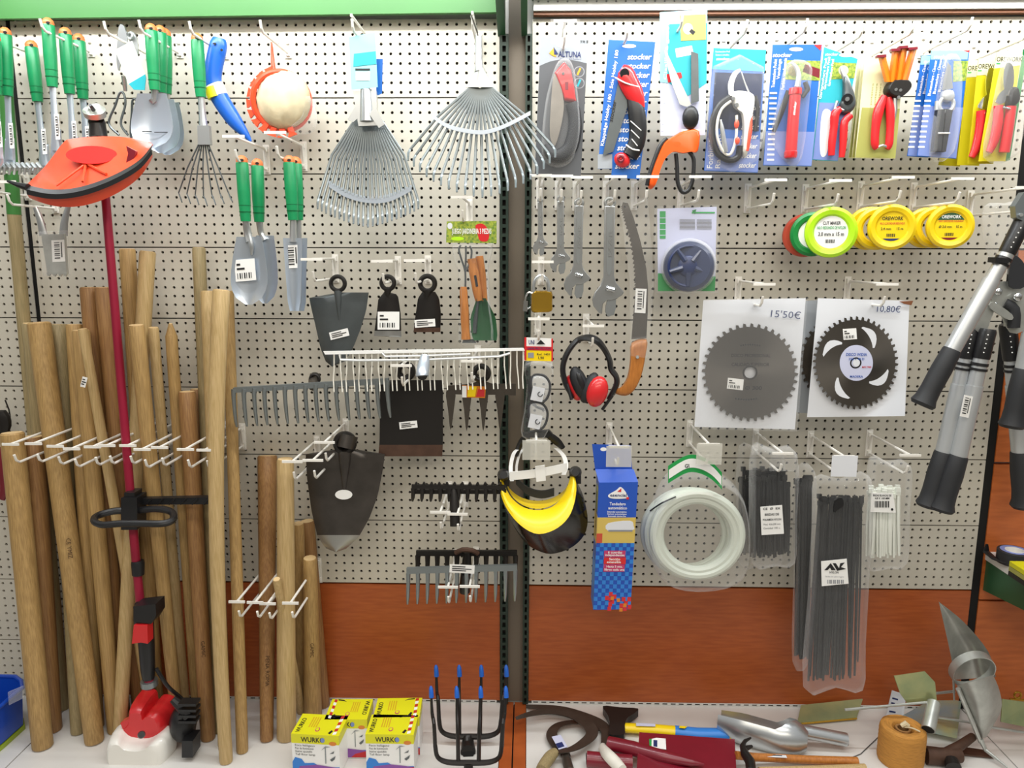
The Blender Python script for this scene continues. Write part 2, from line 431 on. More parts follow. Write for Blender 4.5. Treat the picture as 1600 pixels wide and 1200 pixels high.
mb = MB('tile'); mb.box(-3.2, 3.2, -4.6, .06, -.06, 0); struct('floor', mb)
# base shelves
SD = .62
for nm, a, b in (('trim_base_shelf_left', XL-.005, XG+.006), ('trim_base_shelf_right', X0-.006, XR+.01), ('trim_base_shelf_far_left', XL-.8, XL-.009), ('trim_base_shelf_corner', XR+.014, XR+.9)):
    mb = MB('shelfwhite'); mb.box(a, b, -SD, .0, ZS-.02, ZS); mb.use('dkgreen').box(a, b, -SD, -SD+.02, 0, ZS-.022); struct(nm, mb)
mb = MB('panelwood'); mb.box(XG+.0075, XG+.042, -SD, .01, 0, ZS-.004); mb.box(XG+.046, X0-.0075, -SD, .01, 0, ZS-.004)
mb.use('blackgap').box(XG+.0425, XG+.0455, -SD, .01, 0, ZS-.012); struct('trim_base_gap', mb)
# top of the fittings
zl, zr = W(0, 30, .045).z, W(768, 19, .045).z
mb = MB('green'); mb.slab([Vector((-1.95, -.045, zl-.003)), Vector((-1.95, -.045, zl+.2)), Vector((XG+.008, -.045, zr+.2)), Vector((XG+.008, -.045, zr))], Vector((0, .015, 0)))
mb.use('pegwhite').box(-1.95, XG+.008, -.03, 0, ZB+.612, ZB+.624)
struct('trim_canopy_left', mb)
mb = MB('pegwhite'); z = ZB+.612
perforated(mb, X0+.002, XR+.2, z+.012, z+.03, 60, 1, .0028, .0028, y=-.028, depth=.004, mhole='greyink', mface='pegwhite')
mb.use('pegwhite').box(X0+.002, XR+.2, -.028, 0, z-.001, z+.012); mb.use('brownedge').box(X0+.002, XR+.2, -.02, 0, z-.009, z-.0012)
mb.use('dkgreen').box(X0-.002, XR+.3, -.06, 0, z+.0305, z+.075); struct('trim_canopy_right', mb)
for nm, a, b in (('trim_bracket_left', XG-.004, XG+.016), ('trim_bracket_right', X0-.03, X0-.014)):
    mb = MB('dkgreen'); mb.slab([Vector((a, 0, ZB+.555)), Vector((a, 0, ZB+.69)), Vector((a, -.28, ZB+.69)), Vector((a, -.28, ZB+.63))], Vector((b-a, 0, 0)))
    struct(nm, mb)
# shelf of the corner bay: white board on a green side plate
q = W(1524, 862, 0); x = XR+.03
mb = MB('shelfwhite'); mb.box(x, x+.8, -.42, 0, q.z-.024, q.z)
mb.use('dkgreen'); mb.slab([Vector((x+.004, 0, q.z-.025)), Vector((x+.004, -.41, q.z-.025)), Vector((x+.004, -.41, q.z-.06)), Vector((x+.004, 0, q.z-.12))], Vector((.003, 0, 0)))
struct('trim_corner_shelf', mb); ZC = q.z

# ------------------------------------------------------------------ wire hooks (two bent wires on a base plate, a bar for the price at the front)
def hook(tx, ty, label, L=.235, bar=33, group='wire display hooks', holder=None, low=.055, tip=.02, m='hookwhite', wr=.0033, upper=True, tilt=0.):
    T = W(tx, ty, L); B = Vector((T.x, 0, T.z-tilt)); k = S(L)
    o = thing('display_hook', label, 'hook', B, group)
    mb = MB(m); mb.box(B.x-.009, B.x+.009, -.0035, -.0002, B.z-low-.012, B.z+.012)
    for dz in (0, -low): mb.box(B.x-.005, B.x+.005, -.012, -.003, B.z+dz-.007, B.z+dz+.006)
    build('base_plate', mb, o)
    if upper:
        mb = MB(m); mb.wtube([B+Vector((0, -.004, -low+.01)), B+Vector((0, -.012, -.008)), B+Vector((0, -.02, 0)), T], wr, 7); build('upper_wire', mb, o)
        if not bar: bar = 3
        mb = MB(m); mb.box(T.x-bar/2*k, T.x+bar/2*k, T.y-.003, T.y+.001, T.z-.0035, T.z+.003); pb = build('price_bar', mb, o)
        if holder:
            hm, hw, hh = holder
            mb = MB(hm); mb.box(T.x-hw/2*k, T.x+hw/2*k, T.y-.006, T.y-.0045, T.z-hh*k, T.z+.003); build('label_pocket', mb, pb)
    z = B.z-low; lt = L*.9
    mb = MB(m); mb.wtube([(B.x, -.004, z), (B.x, -lt*.5, z+tilt*.5), (B.x, -lt, z+tilt), (B.x, -lt-.012, z+tilt+.008), (B.x, -lt-.018, z+tilt+tip+.004)], wr, 7); build('prong', mb, o)
    return o
HK = []
def rack(n, pts, what, grp):
    for i, (x, y) in enumerate(pts):
        hook(x, y, what(i, len(pts)), group=grp, L=.26+.014*(i % 2), bar=27)
ORD = ['first', 'second', 'third', 'fourth', 'fifth', 'sixth', 'seventh', 'eighth', 'ninth', 'tenth', 'eleventh', 'twelfth']
rack(11, [(16.8, 694), (52.6, 693), (86.6, 697), (112.1, 701), (144.8, 698), (167.1, 696), (200.0, 696), (222.3, 702), (249.6, 699), (290.0, 702), (320.5, 703)],
     lambda i, n: ORD[i]+' white wire hook from the left among the leaning long handles', 'hooks between the long handles')
rack(4, [(370.2, 940), (398.8, 941), (418.4, 943), (453.9, 942)], lambda i, n: ORD[i]+' white wire hook from the left among the short handles', 'hooks between the short handles')
for x, y, l in ((365, 213, 'wire hook holding the pair of green trowels'), (430, 207, 'wire hook holding the narrow green-handled trowels'), (722, 308, 'wire hook holding the garden tool set pack'),
                (487, 405, 'wire hook holding the broad spade-shaped hoe head'), (597, 408, 'wire hook holding the small hoe head with the large label'), (648, 407, 'wire hook holding the small hoe head with the tilted label'),
                (627, 571, 'wire hook holding the square black hoe head'), (737, 564, 'wire hook holding the four-pronged fork hoe head'), (457, 721, 'left wire hook under the long grey rake'), (489, 719, 'right wire hook under the long grey rake'),
                (507, 691, 'wire hook holding the large round-pointed hoe head'), (688, 800, 'left wire hook of the black double rake head'), (715, 803, 'right wire hook of the black double rake head'),
                (700, 917, 'left wire hook of the two stacked rake heads'), (734, 916, 'right wire hook of the two stacked rake heads')):
    hook(x, y, l, L=.235+.014*(x in (489, 715, 734, 648)))
for x, y, l in ((845, 274, 'wire hook holding the smallest adjustable wrench'), (878, 275, 'wire hook holding the second smallest adjustable wrench'), (909, 277, 'wire hook holding the second largest adjustable wrench'),
                (962, 276, 'wire hook holding the largest adjustable wrench'), (1012, 276, 'wire hook holding the long curved saw'), (1094, 276, 'wire hook holding the trimmer head blister pack'),
                (1212, 281, 'empty wire hook left of the line spools'), (1313, 282, 'wire hook of the lime green line spool stack'), (1411, 277, 'wire hook of the middle yellow line spools'), (1504, 279, 'wire hook of the rightmost yellow line spools'),
                (1604, 293, 'wire hook beside the loppers at the upper right'), (848, 409, 'wire hook holding the brass padlock'), (842, 498, 'wire hook holding the safety glasses pack'), (927, 509, 'wire hook holding the ear muffs'),
                (1194, 444, 'wire hook holding the sheet with the larger saw blade'), (1386, 444, 'wire hook holding the sheet with the slotted saw blade')):
    hook(x, y, l, L=.235+.014*(x in (878,)))
for x, y, l, hd in ((838, 689, 'wire hook with clear pocket above the yellow visor', ('label_holder', 44, 30)), (967, 698, 'wire hook with clear pocket in front of the blue carton', ('label_holder', 40, 32)),
                    (1108, 694, 'wire hook with clear pocket above the hose coil', ('label_holder', 40, 32)), (1223, 708, 'wire hook with clear pocket above short black cable ties', ('clear', 40, 28)),
                    (1319, 713, 'wire hook with white card above long black cable ties', ('paper', 40, 32)), (1422, 711, 'wire hook above the bag of white cable ties', None)):
    hook(x, y, l, holder=hd)
for x, y, l, hd in ((883, 33, 'top wire hook with clear pocket above the grey saw card', ('clear', 42, 32)), (982, 26, 'top wire hook of the blue pruning saw card', None), (1068, 8, 'top wire hook of the tall teal shears card', None),
                    (1170, 18, 'top wire hook of the card with the ratchet pruner', None), (1264, 16, 'top wire hook of the blue card with red tool', None), (1352, 24, 'top wire hook of the bypass pruner card', None),
                    (1432, 20, 'top wire hook of the olive pruner cards', None), (1523, 14, 'top wire hook of the blue shear cards', None), (1612, 28, 'top wire hook of the yellow pruner cards', None)):
    hook(x, y, l, holder=hd, low=.04, upper=bool(hd))
for x, y, l in ((-46, 26, 'top wire hook of the two leftmost green-handled tools'), (60, 24, 'top wire hook of the three leaning green-handled tools'), (160, 28, 'top wire hook of the clipped grass shears'), (215, 26, 'top wire hook of the stacked green-handled trowels'),
                (294, 28, 'top wire hook of the small green hand rake'), (405, 26, 'top wire hook of the red fruit picker'), (549, 24, 'top wire hook of the folded lawn rake'), (738, 20, 'top wire hook of the spread fan rake')):
    hook(x, y, l, L=.22, low=.03, upper=x in (549, 738), bar=0)
hook(8, 284, 'wire hook below the red guard at the left edge', L=.2)
hook(-40, 262, 'wire hook of the galvanised tines at the left edge', L=.2)
# ------------------------------------------------------------------ long handles leaning in the rack
WOODS = ['wood', 'woodpale', 'woodgrey', 'wooddark']
def handle(top, bot, rt, rb, dt, m, label, grp='long wooden handles', mid=None, sharp=False, pm=None, sq=False):
    A = W(top[0], top[1], dt); B = G(bot[0], bot[1]); B.z = ZS+.001
    B = B+Vector((0, .5*rb*S3(B), 0))                    # the seen foot is the near rim
    P = [B+(A-B)*(i/10) for i in range(11)]
    if mid:                                                 # a bend: the picture point the handle passes through
        for i, p in enumerate(P):
            t = i/10; c = W(mid[0], mid[1], -(B+(A-B)*.5).y); P[i] = p+(c-(A+B)/2)*(4*t*(1-t))
    R = [(rb+(rt-rb)*(i/10))*S3(P[i]) for i in range(11)]
    R[0] *= .93; P.insert(1, P[0]+(P[1]-P[0])*.04); R.insert(1, R[0]/.93)
    T = (P[-1]-P[-2]).normalized(); P[-1] = P[-1]-T*.004; P.append(P[-1]+T*.004); R.append(R[-1]*(.3 if sharp else .9))
    if sharp: P[-2] = P[-2]-T*.03
    o = thing('wooden_handle', label, 'tool handle', B, grp)
    mb = MB(m); mb.wtube(P, R, 14); build('shaft', mb, o)
    mb = MB('woodend'); c = P[-1]; mb.wtube([c, c+T*.0008], [R[-1]*.94]*2, 14); build('cut_end', mb, o)
    return o, P, R
def brand(o, P, R, t, txt, turn=90, h=.011):
    i = int(t*(len(P)-1)); c = P[i]; T = (P[i-1]-P[i]).normalized(); n = (CAM-c); n = (n-T*n.dot(T)).normalized(); s = T.cross(n)
    mb = MB('print'); mb.text3(txt, c+n*(R[i]*1.04)+s*(h*.35), T*h/.72, -s*h/.72, False); build('burnt_mark', mb, o)
H = [((18.8, 676.0), (62.1, 1172.0), 17, 15, 0.175, 'wood', 'pale brown long handle at the left end, in front of its darker twin'),
     ((51.6, 682.0), (77.4, 1145.0), 16, 14, 0.120, 'wooddark', 'darker brown handle standing just behind the leftmost pale handle'),
     ((45.6, 505.0), (95.3, 1109.6), 10, 10, 0.076, 'woodgrey', 'greyish handle with a knot near its top, against the left board'),
     ((91.7, 507.0), (118.5, 1148.4), 15, 10, 0.048, 'woodgrey', 'thick grey-brown handle behind the handle with the burnt mark'),
     ((116.1, 507.0), (149.0, 1139.1), 12, 10, 0.096, 'wood', 'narrow flat-topped handle wedged between the thick marked handle and the slanting one'),
     ((60.8, 504.0), (143.8, 1163.7), 17, 14, 0.107, 'wood', 'thick handle with a burnt mark halfway down its length'),
     ((138.6, 449.0), (189.3, 1129.7), 13, 11, 0.087, 'wooddark', 'taller reddish handle, left one of the touching tall pair'),
     ((160.9, 449.0), (216.6, 1127.8), 12, 10, 0.104, 'wooddark', 'taller reddish handle, right one of the touching tall pair'),
     ((126.5, 516.0), (176.6, 1146.1), 13, 11, 0.140, 'wood', 'handle just behind the thin slanting handle with a sticker'),
     ((129.1, 514.0), (238.4, 1131.5), 7, 9, 0.177, 'woodpale', 'thin slanting handle with a small white sticker on it'),
     ((198.7, 389.0), (243.7, 1119.4), 12, 10, 0.059, 'wood', 'tall upright flat-topped handle just right of the red pole'),
     ((230.7, 393.0), (183.9, 1154.0), 12, 10, 0.09, 'woodpale', 'tall pale handle leaning the other way behind the red pole'),
     ((213.0, 508.0), (276.5, 1142.5), 12, 9, 0.213, 'wood', 'handle right of the red pole with a flat cut top'),
     ((239.6, 512.0), (288.6, 1109.4), 8, 7, 0.132, 'woodpale', 'thin pale handle right of the flat-topped handle by the red pole'),
     ((266.4, 506.0), (306.7, 1116.1), 9, 8, 0.129, 'wood', 'handle with a rounded pointed top standing alone'),
     ((307.3, 608.0), (330.5, 1134.4), 10, 9, 0.068, 'wooddark', 'short dark handle against the board behind the stubby one'),
     ((292.3, 612.0), (322.9, 1158.0), 13, 11, 0.135, 'wooddark', 'short stubby brown handle with a burnt mark low down'),
     ((310.6, 387.0), (340.0, 1145.7), 10, 9, 0.057, 'woodgrey', 'tall grey-green handle behind the right-hand group'),
     ((324.7, 455.0), (349.1, 1169.3), 11, 10, 0.121, 'woodpale', 'pale handle left of the long bright handle at the rack end'),
     ((355.9, 455.0), (377.1, 1177.6), 9, 9, 0.112, 'wood', 'brown handle pressed against the right side of the bright handle'),
     ((345.9, 453.0), (351.5, 1194.0), 13, 10, 0.215, 'woodpale', 'long bright handle at the right end of the rack, reaching furthest forward')]
for i, (a, b, rt, rb, dt, m, l) in enumerate(H):
    o, P, R = handle(a, b, rt, rb, dt, m, l, mid=((338, 800) if i == 20 else None), sharp=(i == 14))
    if i == 5: brand(o, P, R, .58, 'CE YMIZ')
    if i == 16: brand(o, P, R, .35, 'GAMIC')
    if i == 9: sticker(o, 131, 597, 8, 16, .213, rot=14, kind=1)
    if i == 2:
        mb = MB('print'); mb.ball(49, 541, .066, 6, 3, 2); build('knot', mb, o)
    if i == 12:
        mb = MB('print'); mb.ball(209, 571, .178, 2.5, 6, 1.5); build('knot', mb, o)
H2 = [((417.8, 712.0), (415.1, 1159.8), 15, 10, 0.029, 'wooddark', 'brown short handle with burnt mark at the left of the small bunch', None),
      ((445.9, 717.0), (445.5, 1157.8), 13, 15, 0.165, 'woodpale', 'pale short handle with a flared foot in the small bunch', None),
      ((466.0, 818.0), (472.0, 1106.0), 9, 10, 0.096, 'wood', 'handle with its top just below the large round hoe head', None),
      ((480.0, 814.0), (503.0, 1106.0), 11, 11, 0.026, 'wooddark', 'rightmost leaning handle of the small bunch', None),
      ((484.0, 872.0), (487.0, 1121.0), 11, 14, 0.12, 'wood', 'shortest flared handle with burnt mark in the small bunch', None),
      ((432.1, 905.0), (470.2, 1115.0), 6, 7, 0.228, 'woodpale', 'thin bent handle crossing in front of the small bunch', None)]
for i, (a, b, rt, rb, dt, m, l, md) in enumerate(H2):
    o, P, R = handle(a, b, rt, rb, dt, m, l, 'short wooden handles')
    if i == 0: brand(o, P, R, .4, 'PEÑA ROMA')
    if i == 4: brand(o, P, R, .55, 'GAMIC')
# broom handle with a green painted top, far left
mb = MB('woodgrey'); A, B = W(22, 335, .06), W(52, 672, .05)
o = thing('broom_handle', 'long brown stick with green painted top at the left edge', 'tool handle', G(80, 1128), None)
Bf = W(93, 1118, .03); mb.wtube([A, Bf], [9.5*S(.05)]*2, 14); build('shaft', mb, o)
mb = MB('green'); mb.wtube([W(4, 72, .075), A], [9.8*S(.05)]*2, 14); build('painted_top', mb, o)

# ------------------------------------------------------------------ green-handled garden tools on the top row
def green_tool(name, label, x, y, x2, y2, d, r=9.5, lean=0., group=None):
    o = thing(name, label, name.replace('_', ' '), (x, y, d), group)
    mb = MB('grip'); mb.spin((x, y+4, d), (x2, y2, d), [(0, r*.86), (.03, r), (.5, r*1.02), (.78, r*.93), (1, r*.8)], 18); g = build('handle', mb, o)
    mb = MB('gripring'); tx, ty = x2-x, y2-y
    for q in (.74, .84): mb.spin((x+tx*q, y+ty*q, d), (x+tx*(q+.012), y+ty*(q+.012), d), [(0, r*.97), (1, r*.95)], 18)
    build('grip_ring', mb, g)
    mb = MB('gripcap'); mb.spin((x-tx*.0, y-6, d), (x, y+6, d), [(0, r*.35), (.3, r*.8), (.65, r*.95), (1, r*.9)], 18)
    mb.use('blackplastic').prism(ell(x-.5, y+1, 3, 2, 10), d+r*S(d)*.9+.0006, .002); build('hanging_cap', mb, g)
    return o
def neck(o, pts, m='steel', nm='metal_neck', flat=1., seg=10):
    mb = MB(m); mb.tube(pts, seg, flat, 4); return build(nm, mb, o)
WT = 'hand_weeder'
weeders = [(8, 49, 12, 150, .15, 'green-handled weeder at the left edge, front one of its hook'),
           (-9, 58, -6, 148, .19, 'green-handled weeder cut off by the left edge'),
           (49, 69, 59, 159, .04, 'green-handled weeder hanging lowest, rear one near the board'),
           (75, 34, 82, 136, .17, 'green-handled weeder with the bright capped top, front of three'),
           (102, 49, 109, 147, .11, 'green-handled weeder in the middle of the three on one hook'),
           (123, 59, 130, 155, .05, 'green-handled weeder at the back of the three on one hook')]
for x, y, x2, y2, d, l in weeders:
    o = green_tool(WT, l, x, y, x2, y2, d, group='green-handled weeders'); dx = (x2-x)/(y2-y)
    e = lambda t: (x2+dx*t, y2+t, d)
    neck(o, [e(-4)+(5.5,), e(30)+(5,), e(55)+(6,), e(100)+(7,)], 'steelblue', flat=.5)
    mb = MB('steelblue'); yb = y2+96; xb = x2+dx*96
    mb.pillow([(xb-7, yb-30), (xb+7, yb-30), (xb+9, yb+10), (xb, yb+26), (xb-9, yb+10)], d-.004, .006, .3); build('weeding_blade', mb, o)
    sticker(o, x2+dx*62+3, y2+62, 7, 40, d+.0135, rot=-4, kind=2)
# stacked trowels
def trowel(label, x, y, x2, y2, d, blade, group):
    o = green_tool('garden_trowel', label, x, y, x2, y2, d, group=group)
    bx, by, bw, bl = blade
    neck(o, [(x2, y2-4, d, 5.5), (x2+(bx-x2)*.3, y2+16, d-.006, 5), (bx, by+8, d-.004, 5.5)], 'steel')
    rows = []
    for i in range(11):
        t = i/10; w = bw*(.72+.35*math.sin(t*2.2)) if t < .62 else bw*1.06*math.sqrt(max(.0, 1-((t-.62)/.385)**2.2))
        rows.append([W(bx+w*u, by+bl*t, d-.004+.018*(u*u)*(w/bw)-.006*math.sin(t*3)) for u in (-1, -.7, -.35, 0, .35, .7, 1)])
    mb = MB('steelblue'); mb.grid(rows, .0016); build('blade', mb, o)
    return o
TG = 'green-handled trowels'
for i, (x, y, x2, y2, d, b) in enumerate([(258, 51, 260, 147, .06, (262, 160, 24, 82)), (250, 46, 252, 145, .1, (252, 155, 27, 84)), (236, 43, 242, 141, .15, (237, 146, 31, 85))]):
    o = trowel(['rear green-handled trowel of the bright stack at the top', 'middle green-handled trowel of the bright stack at the top', 'front green-handled trowel with shining pan in the top stack'][i], x, y, x2, y2, d, b, TG)
    if i == 2:
        mb = MB('ink'); mb.prism(rect(222, 205, 237, 206.4), .1525, .0004); mb.prism(rect(241, 206, 262, 207.2), .1525, .0004); build('measure_mark', mb, o)
for i, (x, y, x2, y2, d, b) in enumerate([(402, 254, 405, 347, .14, (414, 368, 19, 106)), (378, 249, 384, 346, .19, (389, 370, 27, 106))]):
    o = trowel(['rear green-handled trowel of the pair below the red fruit picker', 'front green-handled trowel with white label on its pan'][i], x, y, x2, y2, d, b, TG)
    if i: sticker(o, 383, 422, 32, 34, .192, rot=-5, kind=0); 
    if i: neck(o, [(384, 342, .19, 5), (388, 362, .185, 5), (393, 385, .189, 4), (393, 398, .187, 2)], 'steel', 'socket')
for i, (x, y, x2, y2, d, dx) in enumerate([(462, 251, 466, 344, .15, 5), (452, 249, 458, 344, .19, 0)]):
    o = green_tool('transplanting_trowel', ['rear narrow green-handled trowel on the second hook', 'front narrow green-handled trowel with barcode label'][i], x, y, x2, y2, d, group='narrow green-handled trowels')
    neck(o, [(x2, y2-3, d, 5), (x2, 366, d, 5.5), (x2, 378, d, 6)], 'steel')
    rows = []
    for k in range(9):
        t = k/8; w = 15*(1-.38*t)*(1 if t < .93 else .75); rows.append([W(x2+w*u-1+3*t, 372+114*t, d-.002+.012*u*u) for u in (-1, -.6, -.2, .2, .6, 1)])
    mb = MB('steelblue'); mb.grid(rows, .0016); build('blade', mb, o)
    if i: sticker(o, 457, 401, 22, 36, .1915, rot=-3, kind=2)
# small hand rake
o = green_tool('hand_rake', 'small green-handled rake with thin fanned wire tines', 308, 58, 314, 152, .15, r=9.5)
neck(o, [(314, 148, .15, 5), (316, 176, .15, 5.5), (318, 198, .15, 7)], 'steel')
mb = MB('steel'); mb.prism([(308, 196), (326, 196), (328, 226), (309, 226)], .162, .016); build('tine_clamp', mb, o)
for k in range(7):
    u = k-3; mb = MB('darksteel')
    mb.tube([(318+u*2, 222, .15, 1.3), (317+u*8, 262, .15, 1.2), (318+u*13, 306-abs(u)*1.5, .15, 1.1), (321+u*13, 312-abs(u), .162, 1.1), (324+u*13.2, 322-abs(u)*2, .175, 1)], 6); build('tine', mb, o)
# bent blue planting tool
o = thing('bulb_dibber', 'blue plastic bent tool with a white and yellow band', 'dibber', (340, 62, .1))
mb = MB('blueplastic'); mb.tube([(343, 60, .1, 10), (341, 72, .1, 14), (334, 105, .1, 14), (333, 130, .1, 14), (345, 156, .1, 14), (366, 188, .1, 12), (384, 210, .1, 6), (392, 221, .1, 2)], 16, .75, 4); build('body', mb, o)
mb = MB('white'); mb.tube([(334.5, 133, .1, 14.7), (342, 151, .1, 14.7)], 16, .77); mb.use('limeyellow'); mb.tube([(330, 137, .106, 11), (336, 153, .106, 11)], 16, .9); build('paper_band', mb, o)
mb = MB('blackplastic'); mb.prism(ell(346, 78, 2, 2, 10), .1205, .002); mb.prism(ell(335, 68, 3, 1.5, 10), .121, .002); build('hanging_hole', mb, o)
# clipped grass shears with a card
o = thing('grass_shears', 'grey sprung shears with wire loop handles and white card', 'shears', (200, 60, .1))
mb = MB('steel'); mb.prism(smooth([(185, 44), (192, 39), (197, 52), (198, 72), (189, 92), (185, 110), (182, 90)], 4), .115, .006)
mb.prism(smooth([(200, 52), (208, 50), (214, 62), (215, 82), (210, 88), (205, 74)], 4), .1, .006); build('blade', mb, o)
mb = MB('steel'); mb.ring(203, 56, .105, 4.5, 1.6); mb.tube([(193, 118, .115, 4), (196, 142, .1, 3)], 8); build('pivot', mb, o)
mb = MB('white'); mb.prism([(180, 78), (206, 64), (227, 116), (201, 132)], .128, .0015); mb.use('teal').prism([(201, 131), (226.5, 116), (228, 122), (226, 141), (209, 140)], .1285, .0015); build('card', mb, o)
for k, (x, y) in enumerate(((188, 143), (208, 154))):
    mb = MB('darksteel'); dd = .1-.03*k
    mb.tube(smooth([(x-2, y+68, dd), (x-18+14*k, y+50, dd), (x-8+6*k, y+22, dd), (x-1, y+3, dd), (x+5, y+3, dd), (x+8, y+20, dd), (x+1, y+50, dd), (x+12, y+68, dd)], 5, False), 7, r=1.8); build('wire_handle', mb, o)
# red fruit picker with a cloth bag
o = thing('fruit_picker', 'round orange-red fruit picker with beige cloth bag', 'fruit picker', (425, 68, .1))
mb = MB('redorange'); mb.tube([(424, 66, .1, 1.6), (425, 80, .1, 2.4), (427, 108, .1, 4), (428, 116, .1, 5)], 8); build('stem', mb, o)
c = (440, 158); mb = MB('redorange'); mb.ring(c[0], c[1], .1, 43, 4.5, 18, 44, 8, .9, 10)
build('rim', mb, o)
for k in range(14):
    a = math.radians(72+k*17.5); r0 = 44; x, y = c[0]+r0*math.cos(a)*.96, c[1]+r0*math.sin(a)
    if not (70 < math.degrees(a) < 260): continue
    rr = lambda q, w: (c[0]+(q)*math.cos(a+w)*.97, c[1]+q*math.sin(a+w))
    mb = MB('redorange'); mb.prism([rr(43, -.1), rr(51, -.085), rr(57, -.13), rr(57.5, .13), rr(51, .085), rr(43, .1)], .112, .008); build('picking_finger', mb, o)
rows = []; nz = random.Random(3)
for i in range(13):
    th = math.pi*i/12; rows.append([])
    for j in range(25):
        a = 2*math.pi*j/24; j0 = j % 24; h = .85+.1*math.sin(j0*2.1+i*.7)+.05*math.sin(i*3.1+j0)
        rows[-1].append(W(c[0]+3-43*math.sin(th)*math.cos(a)*(.9+.1*h), c[1]-2-47*math.cos(th)*(.9+.1*h), .1)+Vector((0, -.05*math.sin(th)*math.sin(a)*h, 0)))
mb = MB('cloth'); mb.grid(rows); build('cloth_bag', mb, o, 80)
mb = MB('clear'); mb.pillow(smooth([(466, 148), (484, 150), (495, 178), (491, 205), (470, 210), (452, 205), (470, 190), (478, 172)], 3), .1, .02); build('wrapper', mb, o)
# folded lawn rake
def fan(o, cx, cy, n, spread, r0, r1, d, m, bend=16, arc=1., wid=2.1, dipx=0., skew=0.):
    for k in range(n):
        u = (k/(n-1)-.5)*2; a = u*spread+skew; s, c2 = math.sin(a), math.cos(a); q = r1*(1-.06*abs(u)*arc)
        mb = MB(m); mb.tube([(cx+s*r0*.35, cy+c2*r0, d, wid), (cx+s*(r0+q)*.5, cy+c2*(r0+q)*.5, d+.003, wid), (cx+s*q, cy+c2*q, d+.006, wid*.95), (cx+s*(q+4)+s*1, cy+c2*(q+5)+2, d+.014, wid*.9), (cx+s*(q+5), cy+c2*(q+6)+bend*.8, d+.045, wid*.7)], 6, .45); build('tine', mb, o)
o = thing('lawn_rake', 'narrow folded adjustable metal lawn rake with a blue card', 'rake', (570, 70, .15))
fan(o, 575, 60, 23, .30, 120, 278, .14, 'tinesteel', bend=14)
mb = MB('steelblue'); mb.grid([[W(x+dx, y+dy, .155) for (x, y) in smooth([(514, 287), (540, 303), (574, 312), (608, 310), (643, 293)], 5, False)] for dx, dy in ((0, -2.5), (0, 5))], .004)
for k in range(22):
    t = k/21; x = 515+127*t; y = 288+6*t+21*math.sin(math.pi*t); mb.prism(rect(x-1.4, y-5, x+1.4, y-1), .156, .004)
build('cross_band', mb, o)
mb = MB('steel'); mb.prism([(551, 142), (588, 142), (590, 196), (560, 197)], .172, .012); mb.prism([(555, 165), (543, 187), (552, 191), (566, 178)], .17, .004); mb.prism([(577, 178), (592, 200), (601, 194), (586, 166)], .18, .004); mb.tube([(572, 140, .165, 9), (574, 190, .165, 12)], 12); build('slide_bracket', mb, o)
mb = MB('steel'); mb.tube([(566, 64, .16, 5), (568, 100, .16, 7), (571, 145, .16, 8)], 12); build('socket', mb, o)
mb = MB('tealpale'); mb.prism([(545, 58), (586, 50), (590, 136), (549, 140)], .178, .0012); mb.use('teal').prism([(553, 84), (587, 80), (588, 100), (552, 104)], .179, .0008); mb.use('white'); mb.prism(rect(556, 112, 578, 126), .179, .0008); mb.use('ink').prism(rect(555, 107, 578, 110), .179, .0008); build('hang_card', mb, o)
mb = MB('bluecard'); mb.prism([(588, 92), (598, 92), (597, 146), (588, 150)], .15, .0012); build('rear_card', mb, o)
# spread fan rake
o = thing('fan_rake', 'wide spread fan rake with flat steel tines', 'rake', (748, 60, .17))
fan(o, 750, 104, 21, .72, 34, 186, .21, 'tinesteel', bend=16, arc=1.5, wid=2.2, skew=.02)
mb = MB('steel'); mb.tube([(748, 56, .205, 5), (748, 95, .208, 6), (749, 112, .212, 7)], 14); mb.use('galv'); rows = []
for i in range(7):
    t = i/6; w = 8+14*t**1.6; rows.append([W(750+w*u, 106+30*t, .21+.012*(1-u*u)) for u in (-1, -.6, -.2, .2, .6, 1)])
mb.grid(rows, .004); build('socket', mb, o)
mb = MB('steelblue'); arcp = smooth([(676, 181), (698, 196), (728, 204), (758, 206), (790, 196), (829, 176)], 5, False)
mb.grid([[W(x, y+dy, .226) for x, y in arcp] for dy in (-3, 3.5)], .004); build('cross_band', mb, o)
mb = MB('chrome'); mb.tube([(736, 24, .22, 1.5), (746, 52, .215, 1.6), (750, 68, .2, 1.6), (752, 85, .195, 1.4)], 6); build('hanging_wire', mb, o)
# galvanised fork head low at the left, tines at the left edge
o = thing('weeding_fork_head', 'bright steel two-armed weeding fork head with barcode label', 'fork head', (85, 322, .14))
mb = MB('steel'); mb.tube([(55, 324, .14, 4), (63, 345, .14, 6), (68, 368, .14, 7)], 8, .4, 3); mb.tube([(107, 322, .14, 4), (101, 345, .14, 6), (99, 368, .14, 7)], 8, .4, 3); build('arm', mb, o)
mb = MB('galv'); mb.prism([(64, 366), (100, 366), (104, 428), (74, 428)], .15, .01)
for x in (76, 85, 94, 102): mb.prism([(x-4, 426), (x+4, 426), (x+1, 432), (x-2, 431)], .148, .004)
build('fork_plate', mb, o); sticker(o, 91, 392, 20, 34, .1515, rot=-3, kind=2)
mb = MB('bag'); mb.pillow([(58, 362), (106, 360), (110, 430), (68, 432)], .154, .006); build('plastic_sleeve', mb, o)
o = thing('cultivator_head', 'row of short twisted steel tines at the left edge', 'cultivator', (30, 258, .16))
mb = MB('steel'); mb.tube([(-12, 262, .16, 5), (30, 262, .15, 5), (58, 268, .14, 4)], 8)
for k in range(9):
    x = -8+k*8; mb.tube([(x, 262, .155, 3.5), (x+3, 256, .17, 3), (x+8, 262, .18, 2.6), (x+6, 272, .17, 2)], 6)
build('tine_bar', mb, o)
